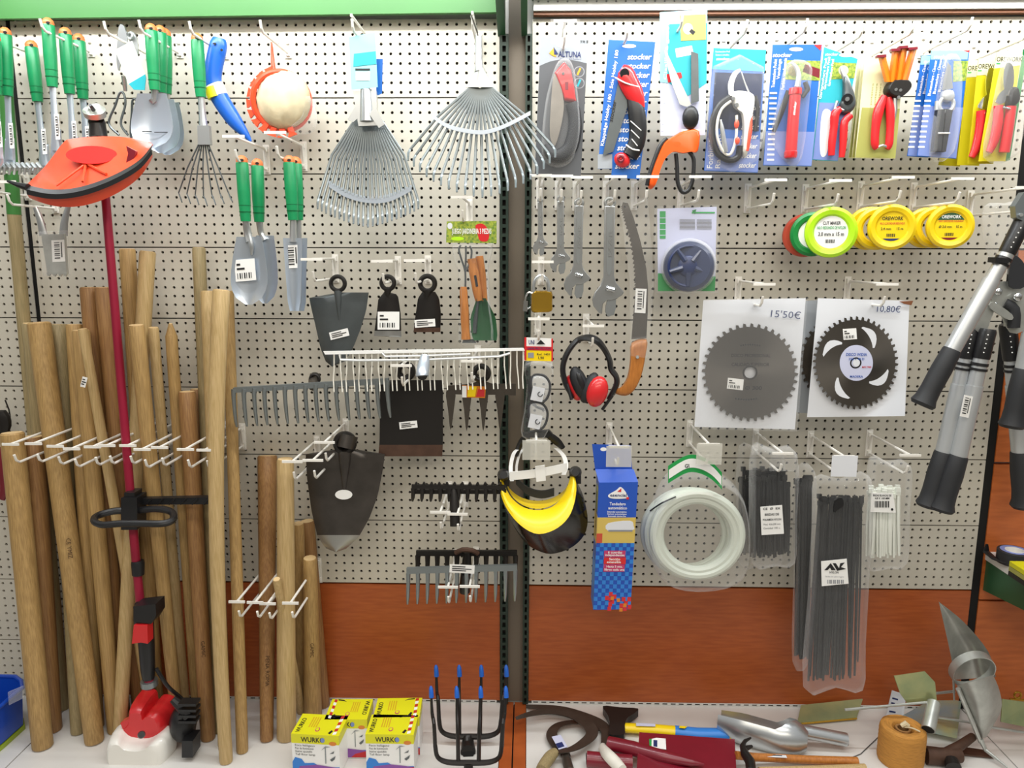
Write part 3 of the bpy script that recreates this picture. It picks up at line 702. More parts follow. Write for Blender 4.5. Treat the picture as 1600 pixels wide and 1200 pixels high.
mb = MB('toolblack'); mb.tube([(-5, 655, .06, 8), (3, 650, .06, 12), (8, 665, .06, 10), (4, 680, .06, 6)], 10, .6, 3); mb.use('maroon'); mb.tube([(-4, 700, .06, 8), (4, 720, .06, 10), (8, 760, .06, 8), (3, 780, .06, 5)], 10, .6, 3); mb.use('toolblack'); mb.tube([(8, 625, .04, 1.2), (14, 640, .04, 1.2), (16, 652, .05, 1.2)], 6)
solo('pruning_tool', mb, 'dark and maroon tool partly cut off by the left edge', 'pruner')

# ------------------------------------------------------------------ brush cutter
def bc(x, y):                       # distance off the board of the shaft at that height of the picture
    return .17+(y-200)*(.26-.17)/900
o = thing('brush_cutter', 'red petrol brush cutter standing upside down among the handles', 'brush cutter', G(228, 1188))
mb = MB('crimson'); mb.tube([(x, y, bc(x, y), 6.6) for x, y in ((155, 190), (181, 500), (211, 860), (221, 960))], 14, 1, 0); sh = build('shaft', mb, o)
mb = MB('toolblack'); mb.tube([(154, 214, .173, 13), (152, 192, .172, 12), (150, 188, .178, 12)], 14); mb.use('galv'); mb.tube([(149, 181, .178, 16), (147, 172, .186, 17), (146, 171, .188, 12)], 18); mb.tube([(145, 175, .186, 8), (144, 168, .196, 5)], 12); mb.use('blackplastic').tube([(146, 172, .195, 3.5), (141, 164, .21, 2.5)], 10); build('gear_head', mb, o)
# guard: dished plate, black lip, red skirt
lip = smooth([(42, 289), (80, 296), (120, 293), (160, 281), (196, 264), (221, 247), (238, 226)], 5, False)
top = smooth([(44, 286), (72, 258), (98, 224), (112, 217), (158, 213), (200, 215), (234, 222)], 5, False)
rows = []
for i in range(8):
    t = i/7; rows.append([W(a[0]+(b[0]-a[0])*t, a[1]+(b[1]-a[1])*t, .2+.11*t-.012*math.sin(math.pi*t)) for a, b in zip(top, lip)])
mb = MB('redorange'); mb.grid(rows, .004); gd = build('guard', mb, o)
mb = MB('blackplastic'); mb.grid([[W(x, y, .312) for x, y in lip], [W(x-1, y+7, .322) for x, y in lip], [W(x, y+15, .322) for x, y in lip], [W(x, y+15, .312) for x, y in lip]]); mb.tube([(12, 283, .3, 2), (28, 289, .31, 4), (44, 293, .317, 6)], 8); build('lip', mb, gd)
mb = MB('redorange'); mb.grid([[W(x, y+14, .315) for x, y in lip], [W(a*.985+4, b+20+11*math.sin(math.pi*k/(len(lip)-1)), .3) for k, (a, b) in enumerate(lip)], [W(a*.97+8, b+14+11*math.sin(math.pi*k/(len(lip)-1)), .2) for k, (a, b) in enumerate(lip)]]); build('skirt', mb, gd)
mb = MB('ovalred'); mb.slab([p+Vector((0, -.0012, 0)) for p in [W(x, y, .2385+(y-232)*.0013) for x, y in ell(143, 242, 40, 14, 28)]], Vector((0, .004, 0))); build('oval_recess', mb, gd)
mb = MB('redorange'); mb.tube([(134, 256, .262, 2), (88, 290, .315, 2)], 6); mb.tube([(134, 256, .262, 2), (129, 284, .312, 2)], 6); mb.tube([(136, 256, .262, 2), (166, 272, .305, 2)], 6); build('rib', mb, gd)
mb = MB('maroon'); mb.prism([(197, 228), (212, 236), (208, 252), (196, 258), (200, 240)], .29, .01); build('line_cutter', mb, gd)
# loop handle, bar, throttle, hose, engine
y = 798; d = bc(0, y)
mb = MB('blackplastic'); mb.prism(rect(189, 778, 214, 828), d+.03, .05); mb.prism(rect(194, 770, 210, 780), d+.025, .04); build('handle_clamp', mb, o)
mb = MB('blackplastic'); mb.tube(smooth([(212, 798, d+.01), (245, 795, d+.03), (268, 800, d+.05), (270, 812, d+.09), (255, 818, d+.11), (225, 818, d+.11), (190, 818, d+.11), (160, 820, d+.11), (147, 814, d+.09), (152, 806, d+.05), (176, 799, d+.02), (192, 798, d+.01)], 4, False), 10, r=5.5); build('loop_handle', mb, o)
mb = MB('blackplastic'); mb.prism([(190, 780), (332, 777), (339, 782), (336, 788), (190, 789)], d+.0, .02)
for k in range(6): mb.tube([(228+k*18, 788, d+.002, 1.5), (237+k*18, 779, d+.002, 1.5)], 6)
build('barrier_bar', mb, o)
mb = MB('blackplastic'); mb.tube([(215, 876, bc(0, 876), 9), (215.5, 880, bc(0, 880), 10), (216, 898, bc(0, 898), 9)], 12); build('cable_clip', mb, o)
d = .262; mb = MB('blackplastic'); mb.tube([(222, 942, d, 11), (224, 965, d, 15), (227, 985, d, 13), (229, 1010, d, 12), (231, 1045, d, 11), (232, 1060, d, 9)], 14, 1, 2); mb.prism([(208, 948), (243, 944), (244, 962), (236, 975), (210, 972)], d+.032, .05); build('throttle_grip', mb, o)
mb = MB('red'); mb.prism([(209, 977), (230, 977), (231, 1006), (220, 1004), (206, 1006)], d+.036, .03); build('throttle_trigger', mb, o)
mb = MB('crimson'); mb.tube([(232, 1052, d, 7), (234, 1075, d, 8)], 12); mb.use('rakesteel'); mb.tube([(233, 1063, d, 13), (234, 1071, d, 13)], 14); build('shaft_collar', mb, o)
mb = MB('blackplastic'); mb.tube(smooth([(244, 1044, d), (262, 1072, d), (282, 1090, d-.02), (300, 1110, d-.03), (302, 1140, d-.02)], 5, False), 8, r=3); build('throttle_cable', mb, o)
dE = .27
mb = MB('red'); mb.pillow(smooth([(222, 1078), (244, 1078), (248, 1092), (256, 1085), (272, 1088), (281, 1106), (280, 1124), (262, 1133), (222, 1135), (204, 1126), (212, 1110), (220, 1100)], 3), dE-.09, .09, .3); mb.prism([(188, 1130), (212, 1118), (216, 1142), (192, 1140)], dE-.004, .02); build('engine_cover', mb, o)
mb = MB('blackplastic'); mb.ball(286, 1130, dE-.025, 20, 31, 22); mb.prism(rect(284, 1158, 301, 1184), dE+.03, .05)
for k in range(4): mb.prism(rect(278, 1100+k*9, 306, 1104+k*9), dE+.03-.006*k, .03)
mb.tube([(270, 1092, dE, 6), (284, 1104, dE, 9), (296, 1118, dE, 10)], 10); build('engine_block', mb, o)
mb = MB('tank'); mb.pillow(smooth([(183, 1136), (198, 1132), (212, 1142), (240, 1144), (262, 1134), (274, 1140), (276, 1165), (268, 1188), (246, 1194), (240, 1188), (226, 1188), (220, 1195), (202, 1192), (186, 1180), (180, 1160)], 4), dE-.025, .07, .22); tk = build('fuel_tank', mb, o)
mb = MB('blackplastic'); mb.tube([(221, 1148, dE+.05, 6), (221, 1148, dE+.075, 5)], 12); build('tank_cap', mb, tk)
# ------------------------------------------------------------------ hoe heads, rakes and forks of the left bay
def eye(o, x, y, d, r, w, m='toolblack', deep=.03):
    mb = MB(m); mb.ring(x, y, d, r, w, 0, 28, 10, 1.6); return build('eye', mb, o)
def hoe(name, label, outline, d, ex, ey, er, ew, m, group=None, dish=.012, rib=None, edge=None, edgem='brightedge'):
    o = thing(name, label, 'hoe head', (ex, ey, d), group)
    xs = [p[0] for p in outline]; ys = [p[1] for p in outline]; cx = sum(xs)/len(xs); y0, y1 = min(ys), max(ys); rows = []
    def span(y):
        c = []
        for i in range(len(outline)):
            a, b = outline[i-1], outline[i]
            if (a[1]-y)*(b[1]-y) <= 0 and a[1] != b[1]: c.append(a[0]+(b[0]-a[0])*(y-a[1])/(b[1]-a[1]))
        return (min(c), max(c)) if c else (cx, cx)
    def band(ya, yb, n):
        R = []
        for i in range(n+1):
            y = ya+(yb-ya)*i/n; a, b = span(min(max(y, y0+.01), y1-.01)); R.append([W(a+(b-a)*k/10, y, d+dish*(1-(2*k/10-1)**2)) for k in range(11)])
        return R
    ye = edge if edge else y1
    mb = MB(m); mb.grid(band(y0, ye, 14), .0022); bl = build('blade', mb, o)
    if edge:
        mb = MB(edgem); mb.grid(band(ye, y1, 5), .0022); build('ground_edge', mb, bl)
    eye(o, ex, ey, d+dish*.6, er, ew)
    if rib:
        mb = MB(m); mb.tube([(ex, ey+er, d+dish*.8, ew*1.9), (ex+rib[0]*.4, ey+er+rib[1]*.35, d+dish, ew*1.4), (ex+rib[0], ey+er+rib[1], d+dish*.95, ew*.35)], 12, .7); build('spine', mb, o)
    return o
o = hoe('hoe_head', 'broad dark spade-shaped hoe head, straight top and rounded tip, with tilted price tag', [(482, 459), (530, 457), (576, 457), (572, 485), (563, 515), (551, 545), (541, 562), (531, 572), (519, 573), (509, 565), (501, 545), (492, 505), (486, 480)], .13, 528, 443, 11, 3.4, 'darksteel', rib=(2, 46))
sticker(o, 530, 522, 30, 12, .1455, rot=-14, kind=1)
o = hoe('hoe_head', 'small dark hoe head with a large white label, left of two', [(601, 455), (616, 456), (622, 464), (626, 490), (627, 527), (584, 526), (588, 495), (591, 468)], .14, 606, 442, 10, 3.6, 'toolblack', 'small hoe heads', rib=(0, 12), edge=517)
sticker(o, 607, 501, 34, 28, .1535, kind=0)
o = hoe('hoe_head', 'small dark hoe head with a low tilted label, right of two', [(660, 456), (680, 456), (686, 466), (689, 490), (688, 519), (646, 519), (649, 495), (653, 466)], .14, 668, 443, 11.5, 4, 'toolblack', 'small hoe heads', rib=(-2, 12), edge=512, edgem='rustedge')
sticker(o, 664, 505, 32, 12, .1535, rot=-4, kind=1)
o = hoe('hoe_head', 'square black hoe head with brown ground edge behind the white rake', [(594, 594), (692, 594), (692, 690), (691, 713), (591, 713), (593, 690)], .12, 634, 580, 11, 5, 'toolblack', dish=.004, edge=695, edgem='rustedge')
sticker(o, 638, 664, 28, 11, .1255, rot=-6, kind=1)
o = hoe('hoe_head', 'very large round-pointed black hoe head with a white oval sticker', [(477, 701), (540, 700), (602, 701), (598, 735), (590, 775), (577, 810), (560, 840), (540, 858), (525, 863), (508, 856), (496, 838), (487, 800), (480, 750)], .13, 539, 692, 13, 6, 'hoesteel', rib=(-1, 62), edge=836, dish=.02)
mb = MB('hoesteel'); mb.tube([(545, 680, .14, 15), (540, 700, .15, 14)], 16); build('socket', mb, o)
mb = MB('white'); mb.prism(ell(537, 773, 13.5, 7.5, 26), .152, .0008); build('oval_sticker', mb, o)
# four-pronged fork hoe
o = thing('fork_hoe_head', 'brown four-pronged fork hoe head with orange and yellow label', 'fork head', (752, 575, .12))
eye(o, 752, 583, .13, 11, 4.5)
mb = MB('bladedark'); mb.prism([(698, 603), (735, 600), (752, 594), (770, 600), (806, 600), (806, 618), (784, 617), (757, 617), (731, 617), (705, 616), (697, 620)], .125, .006); build('bridge', mb, o)
for x, l in ((704, 672), (729, 674), (755, 674), (781, 672)):
    mb = MB('bladedark'); mb.prism(smooth([(x-7, 612), (x+7, 612), (x+5, 640), (x, l), (x-4, 640)], 3), .1262, .006); build('prong', mb, o)
mb = MB('amber'); mb.prism([(722, 602), (759, 604), (758, 622), (722, 621)], .127, .0008); mb.use('yellow').prism([(732, 604), (745, 604), (742, 620), (730, 620)], .128, .0006); mb.use('white').prism(rect(722, 603, 729, 621), .128, .0006); mb.use('redink').prism([(747, 608), (757, 609), (757, 620), (744, 620)], .128, .0006); build('label', mb, o)
# white levelling rake with long wire tines
o = thing('levelling_rake', 'long white-metal wire-tined rake with grey socket', 'rake', (660, 555, .2))
mb = MB('steel'); mb.use('white'); mb.slab([W(x, y, .205) for x, y in ((505, 549), (818, 544), (820, 548), (508, 554))], Vector((0, .006, 0))); build('head_bar', mb, o)
mb = MB('steel'); mb.tube([(530, 553, .212, 2), (532, 562, .214, 2.2), (560, 563, .214, 2.2), (660, 562, .214, 2.2), (780, 557, .214, 2.2), (797, 552, .212, 2)], 7); mb.tube([(597, 551, .212, 2), (602, 557, .214, 1.8), (660, 556, .214, 1.8), (735, 553, .214, 1.8)], 7); build('brace', mb, o)
for k in range(31):
    x = 522+k*9.85; y0 = 551-.0185*(x-505); mb = MB('offwhite'); b = 2 if k % 2 else -1
    mb.tube([(x, y0, .202, 1.2), (x, y0+25, .2, 1.05), (x+b, y0+44, .203, 1.05), (x+b+1, y0+62, .212, .9)], 5); build('tine', mb, o)
mb = MB('steelblue'); mb.tube([(664, 556, .215, 7), (662, 570, .23, 9.5), (660, 583, .255, 10), (660, 588, .26, 9.5)], 14, 1, 2); mb.use('toolblack').tube([(660, 588, .2605, 7.5), (660, 588.2, .261, 7.5)], 12); build('socket', mb, o)
# long grey bow rake
o = thing('garden_rake', 'long grey rake head tilted up to the right, thick curved teeth', 'rake', (480, 605, .2))
mb = MB('rakesteel'); mb.slab([W(x, y, .2) for x, y in ((364, 606), (607, 591), (607, 600), (364, 614))], Vector((0, .012, 0))); build('head_bar', mb, o)
for k in range(16):
    x = 366+k*16; y0 = 610-.062*(x-364); mb = MB('rakesteel')
    mb.tube([(x, y0-1, .196, 5), (x-1, y0+8, .197, 3.6), (x+.5, y0+30, .194, 3.2), (x+2.5, y0+48, .186, 2.6), (x+4, y0+57, .178, 1.6)], 7, .8, 2); build('tooth', mb, o)
mb = MB('bladedark'); mb.tube([(489, 605, .18, 7), (491, 594, .15, 9), (492, 590, .12, 9)], 12); mb.use('toolblack').ring(492, 592, .16, 7, 2.4); build('socket', mb, o)
# black double rake head; the last teeth pass behind the visor
def rakehead(o, x0, x1, y0, y1, n, d, m, th, tl, w, bow=0.):
    mb = MB(m); mb.slab([W(x, y, d) for x, y in ((x0, y0), (x1, y1), (x1, y1+th), (x0, y0+th))], Vector((0, .01, 0))); build('head_bar', mb, o)
    for k in range(n):
        t = (k+.18)/(n-.64); x = x0+(x1-x0)*t; y = y0+(y1-y0)*t+th-1; mb = MB(m)
        mb.tube([(x, y, d-.004, w*1.15), (x, y+tl*.3, d-.003, w), (x-.5, y+tl*.75, d-.008, w*.85), (x-1, y+tl, d-.016, w*.45)], 7, .8); build('tooth', mb, o)
o = thing('garden_rake', 'black double-toothed rake head next to the yellow visor', 'rake', (712, 765, .2))
rakehead(o, 643, 790, 758, 759, 11, .2, 'toolblack', 6, 20, 3.4)
mb = MB('toolblack'); mb.slab([W(x, y, .188) for x, y in ((646, 766), (788, 766), (788, 772), (646, 772))], Vector((0, .01, 0)))
for k in range(12): x = 650+k*12; mb.prism([(x-3, 758), (x+3, 758), (x+1, 754), (x-1, 754)], .2, .008); mb.prism(rect(x-2, 762, x+2, 768), .197, .008)
build('second_bar', mb, o)
mb = MB('toolblack'); mb.tube([(709, 764, .19, 6), (710, 785, .2, 7.5), (711, 822, .215, 8)], 12); build('socket', mb, o)
# two rakes hanging together
o = thing('garden_rake', 'rear dark rake head of the two hung together low down', 'rake', (728, 862, .17), 'rake heads hung together')
rakehead(o, 650, 808, 861, 861, 11, .16, 'toolblack', 8, 34, 3.8)
mb = MB('toolblack'); mb.tube([(730, 862, .16, 6), (729, 885, .15, 8), (727, 912, .14, 8)], 12); build('socket', mb, o)
mb = MB('rustedge'); mb.tube([(712, 864, .165, 4), (722, 859, .17, 4), (738, 860, .17, 4), (747, 865, .165, 4)], 8, 1, 2); build('tie_wire', mb, o)
o = thing('garden_rake', 'front grey rake head with white label, of the two hung together', 'rake', (722, 888, .215), 'rake heads hung together')
rakehead(o, 635, 808, 888, 883, 12, .213, 'rakesteel', 9, 48, 3.2)
sticker(o, 722, 889, 39, 13, .2145, rot=3, kind=1)
mb = MB('toolblack'); mb.tube([(727, 896, .2, 7), (726, 915, .19, 8.5), (726, 924, .185, 8.5)], 12); build('socket', mb, o)
# set of three garden tools under a printed header
o = thing('garden_tool_set', 'bagged set of three small garden tools under a printed floral header', 'tool set', (738, 346, .19))
mb = MB('foliage'); mb.prism([(698, 346), (776, 345), (776, 380), (697, 379)], .192, .0014); hd = build('header_card', mb, o)
mb = MB('red'); mb.prism(smooth([(743, 352), (755, 350), (764, 362), (762, 376), (750, 376), (746, 364)], 3), .1925, .0004); mb.use('lime').prism(ell(715, 373, 10, 3), .1925, .0004); mb.use('paper').prism(ell(703, 353, 4, 5), .1925, .0004); build('picture', mb, hd)
mb = MB('white'); mb.text('JUEGO JARDINERIA 3 PIEZAS', 706, 365, 8, .1932, 62); build('lettering', mb, hd)
mb = MB('orangewood'); mb.spin((724, 448, .17), (728, 530, .17), [(0, 5), (.08, 6), (.5, 7), (.85, 6.5), (1, 7.5)], 14); build('fork_handle', mb, o)
for xs in ([(727, 450), (727, 425), (721, 405), (717, 390), (720, 383)], [(727, 425), (728, 400), (728, 384)], [(727, 425), (735, 408), (737, 392), (734, 384)]):
    mb = MB('darksteel'); mb.tube([(x, y, .17) for x, y in xs], 7, n=3, r=1.6); build('fork_tine', mb, o)
mb = MB('orangewood'); mb.spin((737, 404, .165), (748, 470, .165), [(0, 7), (.3, 8), (.8, 7), (1, 5.5)], 14); mb.spin((749, 400, .15), (757, 470, .15), [(0, 6), (.5, 7), (1, 5)], 14); mb.use('ink').prism(rot2(rect(742, 430, 746, 448), 744, 440, -10), .178, .0004); build('trowel_handle', mb, o)
mb = MB('darksteel'); mb.use('dkgreen'); rows = []
for i in range(9):
    t = i/8; w = (7+13*min(1, t*2.2))*(1 if t < .9 else .9); rows.append([W(752+6*t+w*u, 466+66*t, .155+.02*u*u) for u in (-1, -.5, 0, .5, 1)])
mb.grid(rows, .0015); build('trowel_blade', mb, o)
mb = MB('darksteel'); mb.prism([(724, 530), (742, 530), (744, 536), (722, 536)], .165, .003)
mb.tube([(746, 470, .165, 3), (744, 490, .165, 3), (740, 520, .165, 5)], 8); build('fork_neck', mb, o)
mb = MB('bag'); mb.pillow(smooth([(708, 381), (740, 378), (770, 381), (764, 420), (766, 470), (772, 534), (745, 538), (718, 535), (722, 470), (716, 420)], 3), .145, .05, .12); build('plastic_bag', mb, o)

# ------------------------------------------------------------------ on the left base shelf
def carton(label, fl, fr, hgt, dep, backwards=False):
    # front top edge from fl to fr in the picture, hgt metres above the shelf
    A, B = G(fl[0], fl[1], ZS+hgt), G(fr[0], fr[1], ZS+hgt); u = (B-A); wd_ = u.length; u.normalize(); n = Vector((u.y, -u.x, 0)); up = Vector((0, 0, 1))
    if n.y > 0: n = -n
    o = thing('work_lamp_box', label, 'box', Vector(((A.x+B.x)/2, A.y, ZS)), 'yellow topped boxes on the shelf')
    pt = lambda a, b, c: A+u*(a*wd_)-n*(b*dep)+up*(c-1)*hgt
    mb = MB('white'); z0 = .001/hgt
    c8 = [pt(a, b, c) for a in (0, 1) for b in (0, 1) for c in (z0, .995)]
    mb.add(c8, [(0, 2, 3, 1), (4, 5, 7, 6), (0, 1, 5, 4), (2, 6, 7, 3), (0, 4, 6, 2), (1, 3, 7, 5)]); bx = build('carton', mb, o, 0)
    e = .0006
    mb = MB('limeyellow'); t8 = [pt(a, b, c) for a, b in ((-.004, -.005), (1.004, -.005), (1.004, 1.005), (-.004, 1.005)) for c in (.77, 1.)]
    mb.add(t8, [(0, 2, 3, 1), (2, 4, 5, 3), (4, 6, 7, 5), (6, 0, 1, 7), (1, 3, 5, 7)]); lid = build('lid_band', mb, bx, 0)
    F = lambda a, c, k=e: pt(a, -.005, c)+n*k
    def fq(mb, m, pts, k=e): mb.use(m).slab([F(a, c, k) for a, c in pts], -n*.0003)
    mb = MB('ink'); mb.text3('WURKO', F(.2, .815), u*.02, up*.02, True, wd_*.5); mb.use('pink')
    fq(mb, 'bluepale', [(.66+.045*math.cos(i*.5), .875+.06*math.sin(i*.5)) for i in range(13)], e*1.5)
    fq(mb, 'amber', [(.87+.08*math.cos(i*.5), .8+.05*math.sin(i*.5)) for i in range(13)])
    mb.use('ink')
    for i, t in enumerate(('Foco halógeno', 'Pies de iluminación', 'Stative ajustable', 'Tall floor lamp')): mb.text3(t, F(.07, .7-.075*i), u*.0085, up*.0085, False, wd_*(.42-.03*(i % 3)))
    fq(mb, 'boxdeep', [(0, .3), (.06, .42), (.2, .38), (.26, .28), (.45, .3), (.6, .2), (1, .22), (1, .12), (0, .12)]); fq(mb, 'magenta', [(.15, .2), (.5, .26), (1, .2), (1, .03), (.1, .03)], e*1.4); fq(mb, 'redink', [(.7, .12), (1, .2), (1, .03), (.6, .03)], e*1.8)
    fq(mb, 'rakesteel', [(.7, .3), (.72, .3), (.72, .72), (.7, .72)], e*2); fq(mb, 'greyink', [(.62, .62), (.71, .7), (.82, .72), (.71, .73)], e*2.2); fq(mb, 'darksteel', [(.8, .55), (.9, .62), (.88, .56)], e*2); fq(mb, 'darksteel', [(.8, .4), (.92, .5), (.9, .42), (.84, .36)], e*2)
    build('printed_front', mb, bx, 0)
    mb = MB('ink'); T = lambda a, b, k=e: pt(a, b, 1.)+up*k
    if not backwards:
        mb.text3('WURKO', T(.15, .08), -n*.017, -u*.017, True, dep*.7)
    else: mb.text3('WURKO', T(.85, .92), n*.017, u*.017, True, dep*.7)
    f = lambda a: a if not backwards else 1-a
    def tq(m, pts, k=e): mb.use(m).slab([T(f(a), b, k) for a, b in pts], -up*.0003)
    for i in range(6):
        tq('redink' if i % 2 else 'white', [(.86, .03+i*.16), (.93, .03+i*.16+.03), (.93, .03+i*.16+.16), (.86, .03+i*.16+.13)])
    tq('pink', ell(.5, .25, .05, .1, 14)); tq('limeyellow', ell(.5, .25, .035, .07, 14), e*2)
    for i in range(4): tq('goldink', [(.28+i*.05, .35), (.3+i*.05, .35), (.3+i*.05, .85), (.28+i*.05, .85)])
    tq('ink', [(.62, .85), (.7, .95), (.84, .98), (.84, .93), (.7, .9)]); tq('ink', [(.75, .1), (.8, .25), (.84, .2), (.8, .05)])
    build('printed_top', mb, bx, 0)
    return o
BH = .118
carton('yellow and white lamp box, rear left of the four, mostly behind the front one', (507, 1124), (573, 1124), BH, .095, True)
carton('yellow and white lamp box, rear right of the four, touching the fork', (583, 1121), (655, 1120), BH, .09)
carton('yellow and white lamp box, front left of the four, turned slightly', (455, 1146), (529, 1150), BH, .088)
carton('yellow and white lamp box, front right of the four boxes', (571, 1147), (646, 1148), BH, .086)
# pitchforks with blue tip guards, standing on their sockets' heads
def fork(label, xs, ytip, ybase, d, sx, sy, front):
    o = thing('manure_fork_head', label, 'fork head', G(sx, min(1199, ybase+12)), 'fork heads with blue tip guards')
    n = len(xs); xl, xr = xs[0][1], xs[-1][1]
    for i, (xt, xb) in enumerate(xs):
        yb = ybase-(24 if i in (0, n-1) else 2); bend = (xb-xt)
        mb = MB('toolblack'); mb.tube([(xt, ytip+3, d-.05, 1.6), (xt+bend*.25, ytip+40, d-.03, 2.6), (xt+bend*.7, (ytip+yb)/2+10, d, 3.1), (xb, yb, d+.004, 3.4)], 8, 1, 3); tn = build('tine', mb, o)
        mb = MB('blueplastic'); mb.spin((xt-.3, ytip-2, d-.052), (xt+.6, ytip+16, d-.044), [(0, 1.5), (.2, 3.2), (.7, 3.8), (1, 3.8)], 10); build('tip_guard', mb, tn)
    mb = MB('toolblack'); mb.tube([(xl, ybase-26, d+.004, 3.4), (xl+4, ybase-8, d+.005, 3.6), (xl+20, ybase, d+.006, 4.2), ((xl+xr)/2, ybase+1, d+.006, 4.6), (xr-20, ybase, d+.006, 4.2), (xr-4, ybase-8, d+.005, 3.6), (xr, ybase-26, d+.004, 3.4)], 9, 1, 4); build('cross_bar', mb, o)
    mb = MB('toolblack')
    if front: mb.tube([((xl+xr)/2, ybase+2, d+.006, 7), ((xl+xr)/2, ybase+22, d+.016, 8), ((xl+xr)/2, ybase+60, d+.022, 8.5)], 14)
    else: mb.tube([(731, ybase+1, d+.004, 8), (731, ybase+14, d+.02, 10.5), (731.5, ybase+25, d+.05, 12)], 16); mb.use('blackgap').tube([(731.5, ybase+25, d+.0502, 10), (731.5, ybase+25, d+.0508, 10)], 14)
    build('socket', mb, o); return o
fork('rear four-tined black fork head with round open socket', [(681.5, 686), (717.5, 717.5), (752, 750), (791, 783)], 1041, 1150, .2, 731, 1172, False)
fork('front four-tined black fork head reaching the bottom edge', [(673.5, 680), (713.5, 716), (751, 748), (790.5, 784)], 1074, 1191, .325, 731, 1199, True)
# blue bin at the left edge
o = thing('storage_bin', 'blue plastic bin with yellow-green base at the lower left corner', 'bin', G(0, 1165))
zb = ZS
def bq(px, py, z): return G(px, py, z)
rimL = [G(-60, 1078, ZS+.13), G(-20, 1056, ZS+.13), G(24, 1057, ZS+.13), G(33, 1064, ZS+.13), G(35, 1075, ZS+.13), G(0, 1104, ZS+.13), G(-60, 1150, ZS+.13)]
cB = sum(rimL, Vector())/len(rimL); base = [cB+(p-cB)*.86+Vector((0, 0, -.115)) for p in rimL]
n = len(rimL); inn = [cB+(p-cB)*.96+Vector((0, 0, 0)) for p in rimL]; inb = [cB+(p-cB)*.8+Vector((0, 0, -.1)) for p in rimL]
mb = MB('binblue'); mb.add(rimL+base+inn+inb, [(i, (i+1) % n, (i+1) % n+n, i+n) for i in range(n)]+[(i, (i+1) % n, (i+1) % n+2*n, i+2*n) for i in range(n)]+[(i+2*n, (i+1) % n+2*n, (i+1) % n+3*n, i+3*n) for i in range(n)]+[tuple(3*n+i for i in range(n)), tuple(n+i for i in range(n))]); build('tub', mb, o)
mb = MB('binblue'); mb.wtube(rimL+[rimL[0]], .006, 8); build('rim', mb, o)
bt = [Vector((p.x, p.y, ZS+.012)) for p in [cB+(q-cB)*.93 for q in rimL]]
mb = MB('bincover'); mb.slab(bt, Vector((0, 0, -.011))); build('base_tray', mb, o)
mb = MB('clear'); mb.prism([(12, 1082), (36, 1072), (38, 1090), (14, 1102)], .24, .004); build('clear_label', mb, o)
# ------------------------------------------------------------------ carded tools on the top row of the right bay
def card(name, label, cat, quad, d, m, group=None, nm='backing_card', slot=None):
    c = quad[0]; o = thing(name, label, cat, (c[0], c[1], d), group)
    mb = MB(m); mb.prism(quad, d, .0015); cp = build(nm, mb, o, 0)
    if slot:
        mb = MB('white'); mb.prism(ell(slot[0], slot[1], 11, 3, 20), d+.0004, .0003); build('hanging_slot', mb, cp)
    return o, cp
def lay(parent, name, m, polys, d, t=.0004):
    mb = MB(m)
    for p in polys: mb.prism(p, d, t)
    return build(name, mb, parent, 0)
def words(parent, m, items, d, name='lettering'):
    mb = MB(m)
    for it in items: mb.text(*it[:4], d, **(it[4] if len(it) > 4 else {}))
    return build(name, mb, parent, 0)
E_ = .0007
# grey card with a red and black folding saw
d = .15
o, c = card('folding_saw_card', 'grey carded folding saw with red grip, leftmost on the top row', 'pruning saw', [(844.5, 57), (919, 60), (907.5, 275), (835.5, 271)], d, 'greycard', slot=(880, 71))
lay(c, 'dark_field', 'slatecard', [smooth([(843, 103), (860, 96), (880, 93), (900, 95), (917, 99)], 3, False)+[(907.5, 275), (835.5, 271)]], d+E_)
words(c, 'navyink', [('ALTUNA', 872, 88.5, 8.5, dict(w=36, rot=-2)), ('Hermanos Arte Resistente', 875, 92.5, 2, dict(w=33, rot=-1.5, bold=False))], d+.001)
mb = MB('goldink'); mb.prism([(858, 83), (866, 74), (869, 89), (863, 87)], d+.001, .0003); mb.use('navyink').prism([(865, 73), (872, 84), (866, 86)], d+.0012, .0003); build('logo', mb, c, 0)
words(c, 'ink', [('9 94 18', 907, 67.5, 4.5, dict(w=12))], d+.001, 'code')
for y in (112, 130): lay(c, 'round_icon', 'greyink', [ell(905, y, 8.5, 8.5, 24)], d+.0011); lay(c, 'icon_centre', 'slatecard', [ell(905, y, 7, 7, 24)], d+.0013); lay(c, 'icon_mark', 'goldink' if y < 120 else 'teal', [rot2(rect(903, y-6, 906, y+6), 905, y, 25)], d+.0015)
mb = MB('bladesteel'); mb.prism(smooth([(866, 115), (861, 160), (859, 205), (862, 222), (868, 226), (877, 195), (881, 165), (877, 138)], 4), d+.012, .003); build('blade', mb, o)
mb = MB('redorange'); mb.use('red').pillow([(866, 114), (881, 97), (892, 110), (897, 135), (901, 163), (882, 158), (876, 138)], d+.004, .016, .2); mb.use('steel').tube([(880, 115, d+.02, 2.5), (880, 115, d+.022, 2.2)], 10); mb.use('maroon').prism(rect(883, 128, 888, 140), d+.021, .002); build('grip', mb, o)
mb = MB('softblack'); mb.tube([(893, 161, d+.01, 10), (898, 180, d+.01, 10), (898, 205, d+.01, 11), (890, 232, d+.01, 11.5), (873, 244, d+.01, 11), (860, 240, d+.01, 9), (852, 226, d+.01, 5)], 14, .7, 4); build('handle', mb, o)
mb = MB('clear'); mb.pillow(smooth([(868, 103), (884, 92), (896, 106), (904, 160), (906, 210), (894, 250), (872, 262), (850, 252), (846, 224), (852, 160)], 4), d+.001, .03, .15); build('blister', mb, o)
